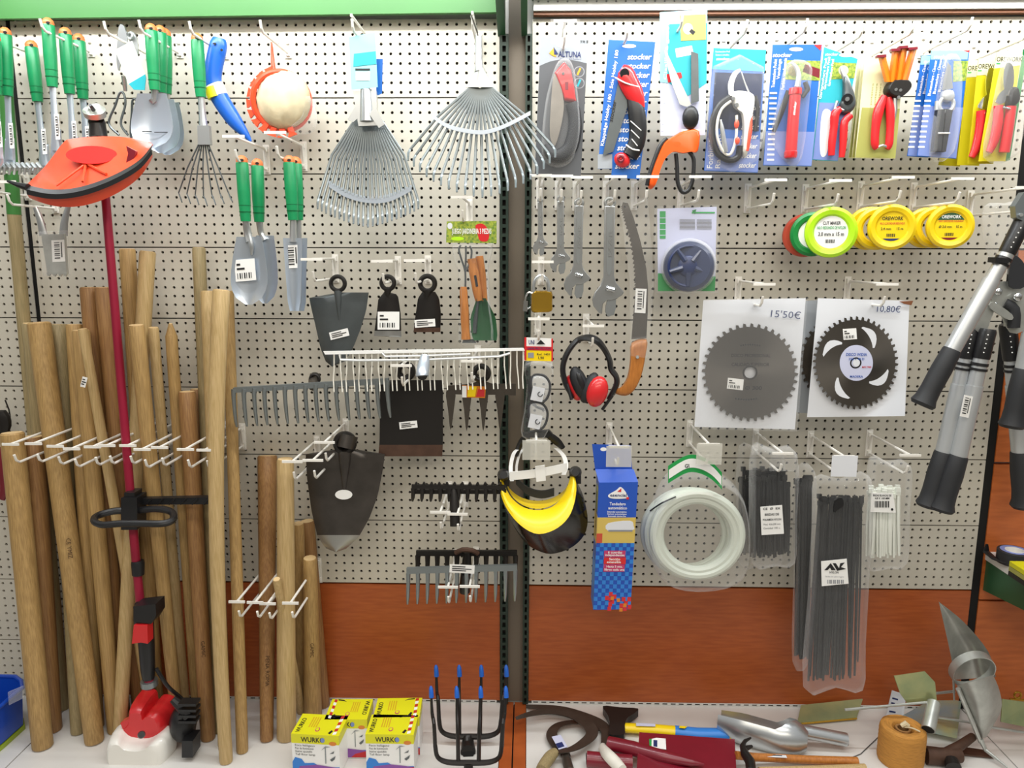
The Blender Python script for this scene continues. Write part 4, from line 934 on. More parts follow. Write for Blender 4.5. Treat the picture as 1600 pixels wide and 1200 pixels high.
# blue card, red and black curved saw
d = .16
quad = [(951, 62), (1024, 65.5), (999, 280), (955, 277), (956, 264), (934, 264)]
o, c = card('curved_saw_card', 'blue carded pruning saw with red-ended black handle and grey blade', 'pruning saw', quad, d, 'bluecard', slot=(983, 72))
IT = dict(shear=.22)
words(c, 'white', [('stocker', 980-1.6*i, 93+14.2*i, 8.5, dict(w=37, shear=.22)) for i in range(13)], d+.001)
mb = MB('white'); mb.text('Klappsäge Hobby 180 - Scie Hobby 180', 943, 228, 5, d+.001, w=142, rot=82); build('side_lettering', mb, c, 0)
lay(c, 'grey_panel', 'greycard', [rect(934, 241, 956.5, 263.5)], d+.0012)
mb = MB('darksteel'); mb.prism([(966, 128), (974, 126), (985, 152), (958, 237), (942, 243)], d+.008, .0025); mb.use('rakesteel'); bl = build('blade', mb, o)
mb = MB('ink'); mb.text('stocker', 957, 191, 7, d+.009, w=32, rot=80, shear=.2); build('blade_lettering', mb, bl, 0)
mb = MB('red'); mb.tube([(970, 108, d+.012, 8), (976, 114, d+.012, 14), (984, 132, d+.012, 15), (994, 152, d+.012, 13), (1001, 170, d+.012, 7)], 16, .6, 3); build('front_grip', mb, o)
mb = MB('blackplastic'); mb.tube([(988, 150, d+.01, 9), (994, 172, d+.012, 13), (997, 200, d+.012, 13.5), (994, 225, d+.012, 13), (984, 244, d+.012, 12)], 16, .6, 3); mb.tube([(976, 115, d+.02, 8), (976, 115, d+.026, 7)], 16); mb.prism([(988, 108), (999, 130), (990, 132), (985, 118)], d+.02, .01); build('handle', mb, o)
mb = MB('redorange'); mb.use('red').ball(972, 250, d+.012, 13, 11, 7, rot=-30); mb.use('maroon').ring(970, 248, d+.028, 4, 2); build('end_knob', mb, o)
mb = MB('white'); mb.tube([(961, 121, d+.022, 1.2), (978, 130, d+.027, 1.2), (999, 136, d+.022, 1.2)], 6, n=3); mb.tube([(978, 226, d+.025, 1.2), (988, 233, d+.027, 1.2), (999, 235, d+.022, 1.2)], 6, n=3)
for k in range(3): mb.tube([(985+k*1, 189+k*14, d+.0255, .8), (1002-k*3, 204+k*12, d+.0245, .8)], 5)
build('binding_wire', mb, o)
# teal card with orange grass shears
d = .17
quad = [(1031, 19), (1105, 15), (1102, 211), (1032, 212)]
o, c = card('grass_shears_card', 'tall teal card with orange-handled grass shears hanging below it', 'grass shears', quad, d, 'lilac')
lay(c, 'teal_field', 'teal', [[(1031, 37), (1105, 35), (1104, 130), (1075, 150), (1031, 120)]], d+E_); lay(c, 'pale_border', 'tealpale', [[(1031, 19), (1105, 15.5), (1105, 36), (1044, 38), (1043, 130), (1031, 128)]], d+.001)
lay(c, 'picture', 'olivecard', [[(1062, 24), (1103, 22), (1103, 62), (1064, 64)]], d+.0014); lay(c, 'picture_detail', 'cloth', [ell(1075, 45, 8, 9, 18)], d+.0018); lay(c, 'picture_mark', 'ink', [rot2(rect(1078, 46, 1086, 52), 1081, 49, 40)], d+.002)
mb = MB('white'); mb.text('Grasschere - Cisaille à gazon', 1037, 205, 4.5, d+.0014, w=160, rot=89); build('side_lettering', mb, c, 0)
mb = MB('paper'); mb.prism([(1055, 76), (1081, 71), (1084, 85), (1057, 90)], d+.0012, .0004); build('price_sticker', mb, c, 0); mb = MB('red'); mb.prism([(1041, 116), (1064, 113), (1066, 121), (1056, 127), (1044, 129)], d+.0012, .0003); build('warning_mark', mb, c, 0)
mb = MB('bladesteel'); mb.use('steel').prism([(1038, 78), (1041, 80), (1080, 163), (1073, 167), (1062, 163), (1048, 125)], d+.014, .003); build('blade', mb, o)
mb = MB('darksteel'); mb.prism([(1080, 80), (1091, 84), (1092, 158), (1080, 162)], d+.01, .003); build('lower_blade', mb, o)
mb = MB('navy'); mb.use('blackplastic').ball(1079, 184, d+.015, 13, 18, 8); mb.use('white').tube([(1065, 205, d+.012, 3), (1093, 205, d+.012, 3)], 8); build('pivot_housing', mb, o)
mb = MB('orange'); mb.pillow(smooth([(1067, 205), (1091, 204), (1090, 236), (1080, 238), (1066, 240), (1050, 238), (1036, 250), (1027, 270), (1019, 295), (1012, 290), (1018, 266), (1026, 245), (1036, 224), (1050, 214)], 3), d, .022, .12); mb.use('ink').prism(ell(1058, 225, 7, 4.5, 16), d+.0215, .001); mb.use('orange').prism(ell(1058, 225, 6, 3.5, 16), d+.0222, .001); build('handle', mb, o)
mb = MB('blackplastic'); mb.tube([(1042, 216, d+.01, 3), (1032, 228, d+.01, 4), (1024, 248, d+.01, 4), (1016, 272, d+.01, 4), (1011, 290, d+.01, 3.4)], 10, 1, 3); build('grip_strip', mb, o)
mb = MB('blackplastic'); mb.tube(smooth([(1056, 240, d+.01), (1058, 262, d+.01), (1059, 285, d+.01), (1066, 300, d+.01), (1076, 297, d+.01), (1082, 282, d+.01), (1084, 262, d+.01), (1083, 246, d+.01), (1076, 236, d+.01)], 4, False), 10, r=3.2); build('trigger_loop', mb, o)
# ratchet pruner on a teal and dark blue card
d = .15
o, c = card('ratchet_pruner_card', 'teal-topped card with white and black ratchet pruner', 'pruner', [(1115, 75), (1197, 78), (1184, 270), (1100, 267)], d, 'bluecard', slot=(1156, 84))
lay(c, 'teal_field', 'teal', [[(1115, 75), (1197, 78), (1195, 112), (1112.5, 108)]], d+E_); lay(c, 'dark_picture', 'navy', [[(1117, 113), (1192, 115), (1186, 205), (1112, 200)]], d+.001); lay(c, 'lower_glare', 'bluepale', [[(1105, 215), (1187, 218), (1184, 269), (1101, 266)]], d+E_)  # pale lower part: glare on the card put into its colour
words(c, 'white', [('Ratschenschere Profi', 1118, 82, 2.6, dict(w=22, bold=False)), ('Sécateur à crémaillère', 1118, 87, 2.6, dict(w=21, bold=False)), ('stocker', 1119, 94, 4, dict(w=20, shear=.2))], d+.0012)
words(c, 'white', [('stocker', 1160-i, 172+15*i, 8, dict(w=26, shear=.22)) for i in range(7)], d+.0013)
mb = MB('white'); mb.text('Forbici Profi', 1113, 263, 9, d+.0013, w=62, rot=88, bold=False); mb.text('Rasaerba', 1125, 263, 8, d+.0013, w=52, rot=88, bold=False); build('side_lettering', mb, c, 0)
mb = MB('white'); mb.tube([(1143, 150, d+.014, 4), (1142, 132, d+.014, 4.5), (1148, 116, d+.014, 4), (1157, 109, d+.014, 2)], 10, .5, 3); mb.use('steel').tube([(1158, 112, d+.012, 1.3), (1164, 130, d+.012, 1.3), (1172, 148, d+.012, 1.3)], 6); build('blade', mb, o)
mb = MB('offwhite'); mb.pillow(smooth([(1141, 146), (1158, 142), (1176, 148), (1177, 165), (1173, 190), (1171, 220), (1166, 244), (1158, 240), (1160, 205), (1157, 178), (1146, 168)], 3), d+.004, .018, .2); build('body', mb, o)
mb = MB('blackplastic'); mb.tube(smooth([(1141, 152, d+.012), (1124, 165, d+.012), (1114, 188, d+.012), (1113, 215, d+.012), (1122, 240, d+.012), (1140, 250, d+.012), (1153, 245, d+.012), (1156, 228, d+.012)], 4, False), 10, r=5); mb.tube(smooth([(1180, 150, d+.008), (1184, 170, d+.008), (1180, 205, d+.008)], 4, False), 8, r=3); build('handle_loop', mb, o)
mb = MB('offwhite'); mb.tube(smooth([(1142, 158, d+.02), (1128, 170, d+.02), (1121, 190, d+.02), (1121, 215, d+.02), (1131, 238, d+.02), (1142, 240, d+.02), (1150, 215, d+.02), (1151, 180, d+.02)], 4, False), 8, r=2.2); build('inner_trim', mb, o)
mb = MB('redorange'); mb.ball(1151, 194, d+.022, 4, 7, 3); mb.ball(1152, 220, d+.022, 4, 6, 3); mb.tube([(1174, 178, d+.018, 2), (1172, 205, d+.02, 3.5), (1167, 236, d+.018, 3)], 8); build('red_insert', mb, o)
mb = MB('steel'); mb.tube([(1126, 187, d+.02, 1.5), (1128, 200, d+.02, 3.5), (1134, 238, d+.02, 4)], 8); mb.tube([(1151, 164, d+.02, 4), (1151, 164, d+.026, 3)], 12); mb.tube([(1146, 154, d+.02, 3.4), (1146, 154, d+.026, 2.6)], 12); build('pivot_and_spring', mb, o)
mb = MB('clear'); mb.pillow(smooth([(1114, 104), (1190, 106), (1182, 252), (1108, 252)], 2), d+.001, .034, .1); build('blister', mb, o)
# red cylinder-handled pruner on blue card
d = .16
o, c = card('pocket_pruner_card', 'blue card with a straight red tube-handled pruner', 'pruner', [(1207.6, 70), (1284.5, 69.6), (1268, 260), (1192.6, 258.5)], d, 'bluecard', slot=(1244, 77))
lay(c, 'picture', 'foliage', [[(1229, 94), (1282, 95), (1281, 126), (1226, 124)]], d+E_); lay(c, 'picture_handle', 'maroon', [[(1258, 100), (1281, 108), (1280, 122), (1254, 112)]], d+.001); lay(c, 'picture_hand', 'cloth', [ell(1240, 110, 10, 9, 18)], d+.001); lay(c, 'red_corner', 'red', [[(1272, 70), (1284, 70), (1282, 79)]], d+E_); lay(c, 'lower_glare', 'bluepale', [[(1197, 205), (1273, 206), (1268, 259), (1193.5, 257.5)]], d+E_)  # paler foot of the card is painted glare
mb = MB('white'); mb.text('stocker', 1207, 89, 6, d+.0012, w=29, shear=.2)
for i, (x, y, w) in enumerate(((1210, 137, 42), (1218, 124, 30), (1225, 140, 46))): mb.text(['Traubenschere Pocket', 'Vendange', 'Forbice vendemmia'][i], x, y, 5, d+.0012, w=w, rot=88)
for i in range(14): mb.prism(rect(1203-i*.35, 144+i*8, 1214-i*.35, 147+i*8), d+.0012, .0003)
build('lettering', mb, c, 0)
mb = MB('red'); mb.spin((1243, 138, d+.016), (1235, 247, d+.016), [(0, 9.5), (.05, 10), (.09, 10), (.1, 8.6), (.9, 9), (.91, 10), (.97, 10), (1, 9)], 18); t = build('tube_handle', mb, o)
mb = MB('white'); mb.text('stocker', 1242, 180, 4, d+.0335, w=20, rot=86, shear=.2); build('handle_lettering', mb, t, 0)
mb = MB('steel'); mb.tube([(1246, 136, d+.016, 5), (1248, 118, d+.014, 4), (1243, 104, d+.014, 3), (1236, 98, d+.014, 1.5)], 10, .5, 3); build('blade', mb, o)
mb = MB('blackplastic'); mb.tube([(1232, 142, d+.012, 4), (1222, 172, d+.012, 4.5), (1209, 206, d+.012, 3)], 8, .6, 3); mb.tube([(1258, 128, d+.012, 4), (1262, 140, d+.012, 4.5), (1254, 152, d+.012, 3)], 8); build('lever', mb, o)
mb = MB('clear'); mb.pillow(smooth([(1228, 100), (1262, 100), (1262, 140), (1248, 252), (1226, 252), (1205, 215), (1215, 160)], 3), d+.001, .03, .12); build('blister', mb, o)
# bypass pruner on turquoise card
d = .15
o, c = card('bypass_pruner_card', 'turquoise card with open red-handled bypass pruner, narrower than the blue card', 'pruner', [(1287.6, 73.5), (1340, 92), (1332, 135), (1309, 252), (1269, 250)], d, 'teal', slot=(1322, 86))
lay(c, 'lower_glare', 'bluepale', [[(1280, 160), (1327, 162), (1309, 251), (1270, 249)]], d+E_); lay(c, 'picture', 'foliage', [[(1300, 97), (1338, 99), (1335, 122), (1297, 124)]], d+E_); lay(c, 'picture_hand', 'cloth', [ell(1318, 110, 8, 8, 18)], d+.001); lay(c, 'white_tongue', 'white', [smooth([(1284, 180), (1290, 170), (1298, 174), (1299, 185), (1293, 235), (1287, 245), (1282, 240), (1281, 215)], 3)], d+.001)  # glare over the lower card painted as pale blue
words(c, 'white', [('stocker', 1289, 87, 4.5, dict(w=20, shear=.2))], d+.0012)
mb = MB('white')
for x, y, w in ((1290, 140, 48), (1297, 135, 40), (1283, 155, 60)): mb.text('Gartenschere Profi', x, y, 4, d+.0012, w=w, rot=85)
build('side_lettering', mb, c, 0)
mb = MB('darksteel'); mb.pillow(smooth([(1317, 118), (1326, 128), (1334, 148), (1336, 165), (1328, 176), (1316, 178), (1310, 165), (1316, 150)], 3), d+.006, .012, .3); mb.use('blackplastic').tube([(1324, 155, d+.014, 9), (1324, 155, d+.022, 8)], 18); mb.use('steel').tube([(1324, 155, d+.022, 3.5), (1324, 155, d+.026, 3)], 12); build('head', mb, o)
mb = MB('steel'); mb.tube([(1326, 142, d+.01, 6), (1322, 125, d+.01, 5), (1316, 112, d+.01, 3), (1313, 104, d+.01, 1.2)], 10, .4, 3); mb.tube([(1308, 158, d+.012, 3), (1304, 170, d+.012, 3), (1318, 172, d+.012, 3)], 8); build('blade', mb, o)
for nm, p in (('left', [(1313, 170, 5), (1305, 178, 7), (1303, 198, 6), (1300, 222, 6), (1299, 243, 5)]), ('right', [(1330, 180, 5), (1320, 190, 6), (1318, 210, 6), (1317, 228, 5.5), (1315, 246, 4.5)])):
    mb = MB('red'); mb.tube([(x, y, d+.012, r) for x, y, r in p], 12, .8, 3); build('handle', mb, o)
# olive cards with red pruner in orange film
for k in (2, 1, 0):
    d = .15-.018*k; q = [(1351-5*k, 92-k), (1412-5*k, 94-k), (1399-5*k, 248), (1336-5*k, 247)]
    o, c = card('pruner_card', ['front olive card with red pruner under orange film strips', 'middle olive card behind the pruner with orange film', 'rearmost olive card behind the pruner with orange film'][k], 'pruner', q, d, 'creamcard', 'olive pruner cards')
    lay(c, 'olive_field', 'olivecard', [[(1347-5*k, 168), (1406-5*k, 170), (1399-5*k, 247), (1336.5-5*k, 246)]], d+E_)
    if k: continue
    mb = MB('olivecard')
    for i, x in enumerate((1358, 1364, 1370)): mb.text('Forbice potatura', x, 196, 3, d+.001, w=62, rot=88, bold=False)
    build('side_lettering', mb, c, 0)
    for a, b in (((1378, 88), (1388, 128)), ((1400, 78), (1394, 128)), ((1427, 76), (1412, 128)), ((1412, 74), (1404, 128))):
        mb = MB('orangefilm'); mb.grid([[W(a[0]-6+12*u+(b[0]-a[0])*t*1.0, a[1]+(b[1]-a[1])*t, d+.02+.012*math.sin(math.pi*u)-.004*t) for u in (0, .33, .67, 1)] for t in (0, .25, .5, .75, 1)], .001); mb.use('maroon').prism([(a[0]-7, a[1]-2), (a[0]+7, a[1]-3), (a[0]+7, a[1]+1), (a[0]-7, a[1]+2)], d+.035, .012); build('film_strip', mb, o)
    mb = MB('toolblack'); mb.pillow(smooth([(1390, 127), (1415, 127), (1420, 138), (1410, 150), (1398, 156), (1383, 150), (1380, 140)], 3), d+.004, .024, .2); mb.use('steel')
    for x, y in ((1400, 140), (1407, 141), (1404, 152)): mb.tube([(x, y, d+.026, 2.6), (x, y, d+.03, 2)], 10)
    build('head', mb, o)
    mb = MB('red'); mb.tube([(1382, 150, d+.012, 5), (1373, 172, d+.012, 8), (1368, 200, d+.012, 6.5), (1367, 225, d+.012, 6), (1370, 232, d+.012, 4)], 12, .8, 3); build('handle', mb, o)
    mb = MB('red'); mb.tube([(1388, 152, d+.012, 5), (1391, 172, d+.012, 7), (1391, 200, d+.012, 6), (1389, 225, d+.012, 6), (1386, 233, d+.012, 4)], 12, .8, 3); build('handle', mb, o)
    mb = MB('steel'); mb.tube([(1398, 150, d+.012, 3.5), (1398, 172, d+.012, 4), (1394, 194, d+.012, 3)], 8); mb.tube([(1370, 231, d+.012, 2), (1379, 227, d+.016, 2), (1388, 231, d+.012, 2)], 8, n=3); build('spring_and_catch', mb, o)
# blue cards with steel garden shears
for k in (1, 0):
    d = .15-.02*k; q = [(1455.6, 79), (1515, 79), (1494, 248), (1433, 244)] if not k else [(1440, 87), (1470, 84), (1450, 246), (1417.5, 244)]
    o, c = card('flower_shears_card', ['front blue card with slim steel garden shears', 'rear blue card mostly behind the slim steel shears'][k], 'shears', q, d, 'bluecard', 'blue shear cards')
    x0 = q[0][0]
    lay(c, 'top_band', 'tealpale', [[(x0, q[0][1]), (x0+(58 if not k else 28), q[0][1]), (x0+(56 if not k else 27), q[0][1]+14), (x0-1.5, q[0][1]+14)]], d+E_); lay(c, 'lower_glare', 'bluepale', [[(q[3][0]+11, 165), (q[2][0]+11, 168), (q[2][0], q[2][1]-1), (q[3][0]+1, 243)]], d+E_)  # pale blue at the bottom paints the glare into the card
    mb = MB('white'); mb.text('stocker', x0+3, q[0][1]+12, 5, d+.0012, w=24 if not k else 13, shear=.2)
    for i in range(2 if k else 3): mb.text('Blumenschere - Ciseaux', x0-2+8*i, 150-3*i, 4.5, d+.0012, w=52, rot=84)
    for i in range(10): mb.prism(rect(x0-11-i*1.1, 156+i*8, x0-1-i*1.1, 159+i*8), d+.0012, .0003)
    build('lettering', mb, c, 0)
    if k: continue
    lay(c, 'picture', 'foliage', [[(1490, 95), (1513, 95), (1509, 126), (1489, 128)]], d+E_); lay(c, 'red_corner', 'red', [[(1504, 79), (1515, 79), (1514, 82)]], d+E_)
    mb = MB('steel'); mb.prism([(1481, 97), (1486, 103), (1489, 138), (1472, 141), (1475, 120)], d+.014, .003); build('blade', mb, o)
    mb = MB('alu'); mb.ring(1479, 163, d+.012, 11, 3, 0, 24, 8, .8); mb.pillow(smooth([(1472, 142), (1487, 142), (1489, 155), (1479, 160), (1469, 155)], 3), d+.006, .012, .3); mb.tube([(1464, 158, d+.01, 3), (1463, 172, d+.01, 3)], 8); mb.tube([(1490, 158, d+.01, 3), (1488, 172, d+.01, 3)], 8); build('head', mb, o)
    mb = MB('softblack'); mb.prism([(1465, 172), (1477, 170), (1471, 236), (1458, 236)], d+.018, .014); build('handle', mb, o)
    mb = MB('softblack'); mb.prism([(1479, 170), (1489, 172), (1478, 237), (1472, 236)], d+.018, .014); mb.use('white').tube([(1466, 208, d+.02, 1.2), (1484, 208, d+.02, 1.2)], 6); build('handle', mb, o)
    mb = MB('clear'); mb.pillow(smooth([(1474, 92), (1492, 92), (1494, 150), (1482, 243), (1452, 243), (1462, 160)], 3), d+.001, .032, .12); build('blister', mb, o)
# yellow cards with red pruners
YQ = [[(1558, 81), (1598, 76), (1571, 252), (1529, 252)], [(1529, 92), (1572, 89), (1552, 256), (1512, 256)], [(1513, 95), (1550, 93), (1530, 259), (1495, 258)], [(1500, 110), (1530, 108), (1500, 260), (1466, 258)]]
for k in (3, 2, 1, 0):
    d = .19-.028*k; q = YQ[k]; x0, y0 = q[0]
    o, c = card('pruner_card', ['front yellow card with a large red-handled pruner', 'second yellow card, its pruner half hidden', 'third yellow card with only the first letter showing', 'rearmost yellow card behind the other yellow ones'][k], 'pruner', q, d, 'yellowcard', 'yellow pruner cards')
    dx = (q[3][0]-x0)/(q[3][1]-y0)
    if k < 3:
        lay(c, 'top_field', 'creamcard', [[q[0], q[1], (q[1][0]-3, q[1][1]+26), (x0+dx*26, y0+26)]], d+E_)
        words(c, 'ink', [('OREWORK', x0-1, y0+15, 7, dict(w=39))], d+.001); lay(c, 'green_dash', 'greenink', [rect(x0-1, y0+17.5, x0+5, y0+19.5)], d+.001)
    if k == 0:
        mb = MB('forest'); mb.slab([W(1599, 77, d-.002), W(1606, 80, d-.002), W(1578, 250, d-.002), W(1571, 252, d-.002)], Vector((0, .001, 0))); build('green_edge', mb, c, 0)
    if k > 1: continue
    sx = [0, -27][k]; sy = [0, 8][k]
    mb = MB('chrome'); mb.prism(smooth([(1574+sx, 98+sy), (1583+sx, 104+sy), (1584+sx, 130+sy), (1576+sx, 150+sy), (1569+sx, 140+sy), (1568+sx, 115+sy)], 3), d+.014, .004); mb.prism(smooth([(1556+sx, 160+sy), (1562+sx, 146+sy), (1572+sx, 140+sy), (1570+sx, 160+sy)], 3), d+.016, .004); build('blade', mb, o)
    mb = MB('toolblack'); mb.pillow(smooth([(1575+sx, 140+sy), (1585+sx, 138+sy), (1588+sx, 158+sy), (1580+sx, 168+sy), (1570+sx, 166+sy)], 3), d+.004, .02, .3); build('head', mb, o)
    mb = MB('red'); mb.tube([(1560+sx, 165+sy, d+.012, 7), (1559+sx, 190+sy, d+.012, 7.5), (1553+sx, 220+sy, d+.012, 7), (1545+sx, 238+sy, d+.012, 5)], 12, .8, 3); build('handle', mb, o)
    mb = MB('red'); mb.tube([(1580+sx, 166+sy, d+.012, 7.5), (1576+sx, 195+sy, d+.012, 8), (1569+sx, 238+sy, d+.012, 8)], 12, .8, 3); build('handle', mb, o)
    mb = MB('chrome'); mb.tube([(1566+sx, 168+sy, d+.02, 2), (1578+sx, 170+sy, d+.02, 2)], 8); build('catch', mb, o)
    if k == 0: mb = MB('clear'); mb.pillow(smooth([(1568, 92), (1590, 90), (1592, 150), (1580, 245), (1536, 246), (1550, 165)], 3), d+.001, .034, .1); build('blister', mb, o)

# ------------------------------------------------------------------ adjustable wrenches
def wrench(label, ax, ay, bx, by, d, k):
    # template drawn on the largest one: ring at (953, 317), jaw foot at (952, 490)
    L0 = 173.; L = math.hypot(bx-ax, by-ay); s = L/L0; an = math.atan2(by-ay, bx-ax)-math.pi/2
    def f(x, y):
        x, y = (x-953)*s*1.02, (y-317)*s; return (ax+x*math.cos(an)-y*math.sin(an), ay+x*math.sin(an)+y*math.cos(an))
    F = lambda pts: [f(*p) for p in pts]
    o = thing('adjustable_wrench', label, 'wrench', (ax, ay, d), 'adjustable wrenches')
    t = .012*s+.003
    mb = MB('wrench'); mb.prism(F([(945, 322), (961, 322), (960.5, 430), (964, 441), (976, 455), (974, 460), (964, 466), (957, 468), (951, 468), (944, 474), (943, 490), (938, 488), (930, 478), (928, 468), (932, 456), (940, 446), (945, 432)]), d+t, t)
    mb.ring(*f(953, 317), d+t*.5, 7.2*s, 2.6*s, 0, 24, 8, 1.4); bd = build('body', mb, o, 30); bv = bd.modifiers.new('edge', 'BEVEL'); bv.width = .0016*s+.0006; bv.segments = 2; bv.limit_method = 'ANGLE'
    mb = MB('wrenchdull'); mb.prism(F([(948.5, 334), (957.5, 334), (957, 424), (953, 431), (949, 424)]), d+t+.0006, .0006); build('recessed_panel', mb, bd)
    mb = MB('wrench'); mb.text('IZAR MAZA'[:4], *f(956.5, 400), 5*s, d+t+.0014, w=42*s, rot=90); build('forged_mark', mb, bd, 0)
    mb = MB('wrenchdull'); mb.prism(F([(951, 468), (957, 468), (964, 466), (964, 480), (961, 491), (952, 494), (948, 486), (949, 476)]), d+t*.9, t*.8); build('moving_jaw', mb, o, 30)
    mb = MB('chrome'); a, b = f(948, 449), f(962, 453); mb.spin((a[0], a[1], d+t*.8), (b[0], b[1], d+t*.8), [(0, 4*s)]+[(q/10, (5.2 if q % 2 else 4.2)*s) for q in range(1, 10)]+[(1, 4*s)], 14); build('knurled_screw', mb, o, 20)
    return o
wrench('smallest of the four adjustable wrenches', 844, 313, 845, 398, .17, 0)
wrench('second smallest adjustable wrench, between the smallest and the mid-sized', 876, 311, 876, 426, .17, 1)
wrench('second largest adjustable wrench, left of the largest', 905, 317, 902, 463, .17, 2)
wrench('largest adjustable wrench, nearest to the curved saw', 953, 317, 951, 491, .17, 3)
# padlock
o = thing('padlock', 'brass padlock hanging below the smallest wrench', 'padlock', (845, 435, .17))
mb = MB('steel'); mb.tube(smooth([(834, 458, .17), (834, 445, .17), (838, 435, .17), (846, 431, .17), (854, 436, .17), (857, 446, .17), (857, 458, .17)], 4, False), 10, r=2.8); build('shackle', mb, o)
mb = MB('brass'); mb.pillow(smooth([(832, 455), (846, 454), (862, 455), (863, 472), (862, 486), (846, 488), (831, 487), (830, 472)], 3), .155, .02, .12); mb.use('brass'); b = build('lock_body', mb, o)
mb = MB('chrome'); mb.tube(smooth([(829, 480, .18), (822, 482, .18), (821, 468, .18), (825, 457, .18), (832, 458, .18)], 3, False), 7, r=1.5); mb.prism([(818, 470), (825, 470), (824, 487), (817, 486)], .185, .002); build('key_ring', mb, o)
# long curved saw
o = thing('pruning_saw', 'long curved-bladed saw with varnished wooden grip and barcode label', 'saw', (978, 320, .15))
sp = lambda pts: [(820+x/3, 260+y/3) for x, y in pts]
teeth = []
Lf = smooth([(455, 185), (470, 245), (500, 355), (517, 480), (521, 570)], 6, False)
for i, p in enumerate(Lf[:-1]): q = Lf[i+1]; teeth += [p, ((p[0]+q[0])/2-8, (p[1]+q[1])/2+4)]
bl = sp(teeth+[(521, 580), (510, 690), (500, 810), (570, 805), (576, 690), (578, 570), (570, 480), (545, 360), (510, 240), (483, 172), (460, 168)])
mb = MB('bladedark'); mb.prism(bl, .162, .0022); mb.use('hole_dark').prism(ell(976, 323, 1.6, 1.6, 10), .1624, .0003); build('blade', mb, o, 20)
mb = MB('amber'); mb.use('orangewood').pillow(smooth(sp([(500, 826), (570, 808), (566, 880), (545, 980), (510, 1050), (470, 1075), (425, 1066), (417, 1052), (448, 1036), (480, 985), (493, 905)]), 3), .152, .02, .2); hd = build('grip', mb, o)
mb = MB('steel'); mb.tube([(996, 558, .172, 3), (996, 558, .176, 2.4)], 12); build('rivet', mb, hd)
sticker(o, 1001, 470, 17, 38, .1635, rot=3, kind=2)
mb = MB('clear'); mb.prism([(968, 312), (1012, 310), (1022, 440), (1014, 560), (985, 556), (984, 440)], .176, .0006); mb.use('bag').prism([(985, 528), (1010, 526), (1010, 534), (986, 540)], .178, .001); build('sleeve', mb, o)
# trimmer head in a blister
d = .15
o, c = card('trimmer_head_pack', 'round dark blue trimmer head in a white and green blister', 'trimmer head', [(1027, 326), (1120, 323), (1117, 455), (1028, 455)], d, 'lilac')
lay(c, 'green_field', 'greenink', [[(1028, 427), (1118, 432), (1117, 455), (1028, 455)], rect(1031, 330, 1040, 373)], d+E_)
mb = MB('greenink'); mb.use('lilac')
for i in range(4): mb.prism(rect(1031, 340+i*9, 1040, 341+i*9), d+.001, .0003)
mb.use('greyink')
for i in range(8): mb.prism(rect(1062, 343+i*2, 1086, 344+i*2), d+.001, .0003); mb.prism(rect(1089, 343+i*2, 1112, 344+i*2), d+.001, .0003)
mb.use('greenink').prism(rect(1081, 331, 1117, 333.5), d+.001, .0003); mb.use('forest').prism([(1081, 329), (1088, 327), (1086, 335)], d+.0012, .0003)
build('small_print', mb, c, 0)
mb = MB('spoolblue'); mb.tube([(1076, 416, d, 40), (1076, 416, d+.03, 39), (1076, 416, d+.04, 33)], 40); mb.use('navy').ring(1076, 416, d+.038, 31, 2.5); hd = build('line_head', mb, o)
for k in range(5):
    a = math.radians(20+72*k); mb = MB('spoolblue'); mb.tube([(1076+10*math.cos(a), 416+10*math.sin(a), d+.042, 5), (1076+31*math.cos(a), 416+31*math.sin(a), d+.041, 3)], 8); build('rib', mb, hd)
mb = MB('navy'); mb.ball(1076, 416, d+.038, 17, 17, 6); build('bump_knob', mb, hd)
mb = MB('clear'); mb.tube([(1076, 416, d+.001, 43), (1076, 416, d+.04, 42), (1076, 416, d+.05, 38)], 36); mb.prism([(1022, 322), (1124, 320), (1122, 458), (1024, 458)], d+.0022, .0004); build('blister', mb, o)

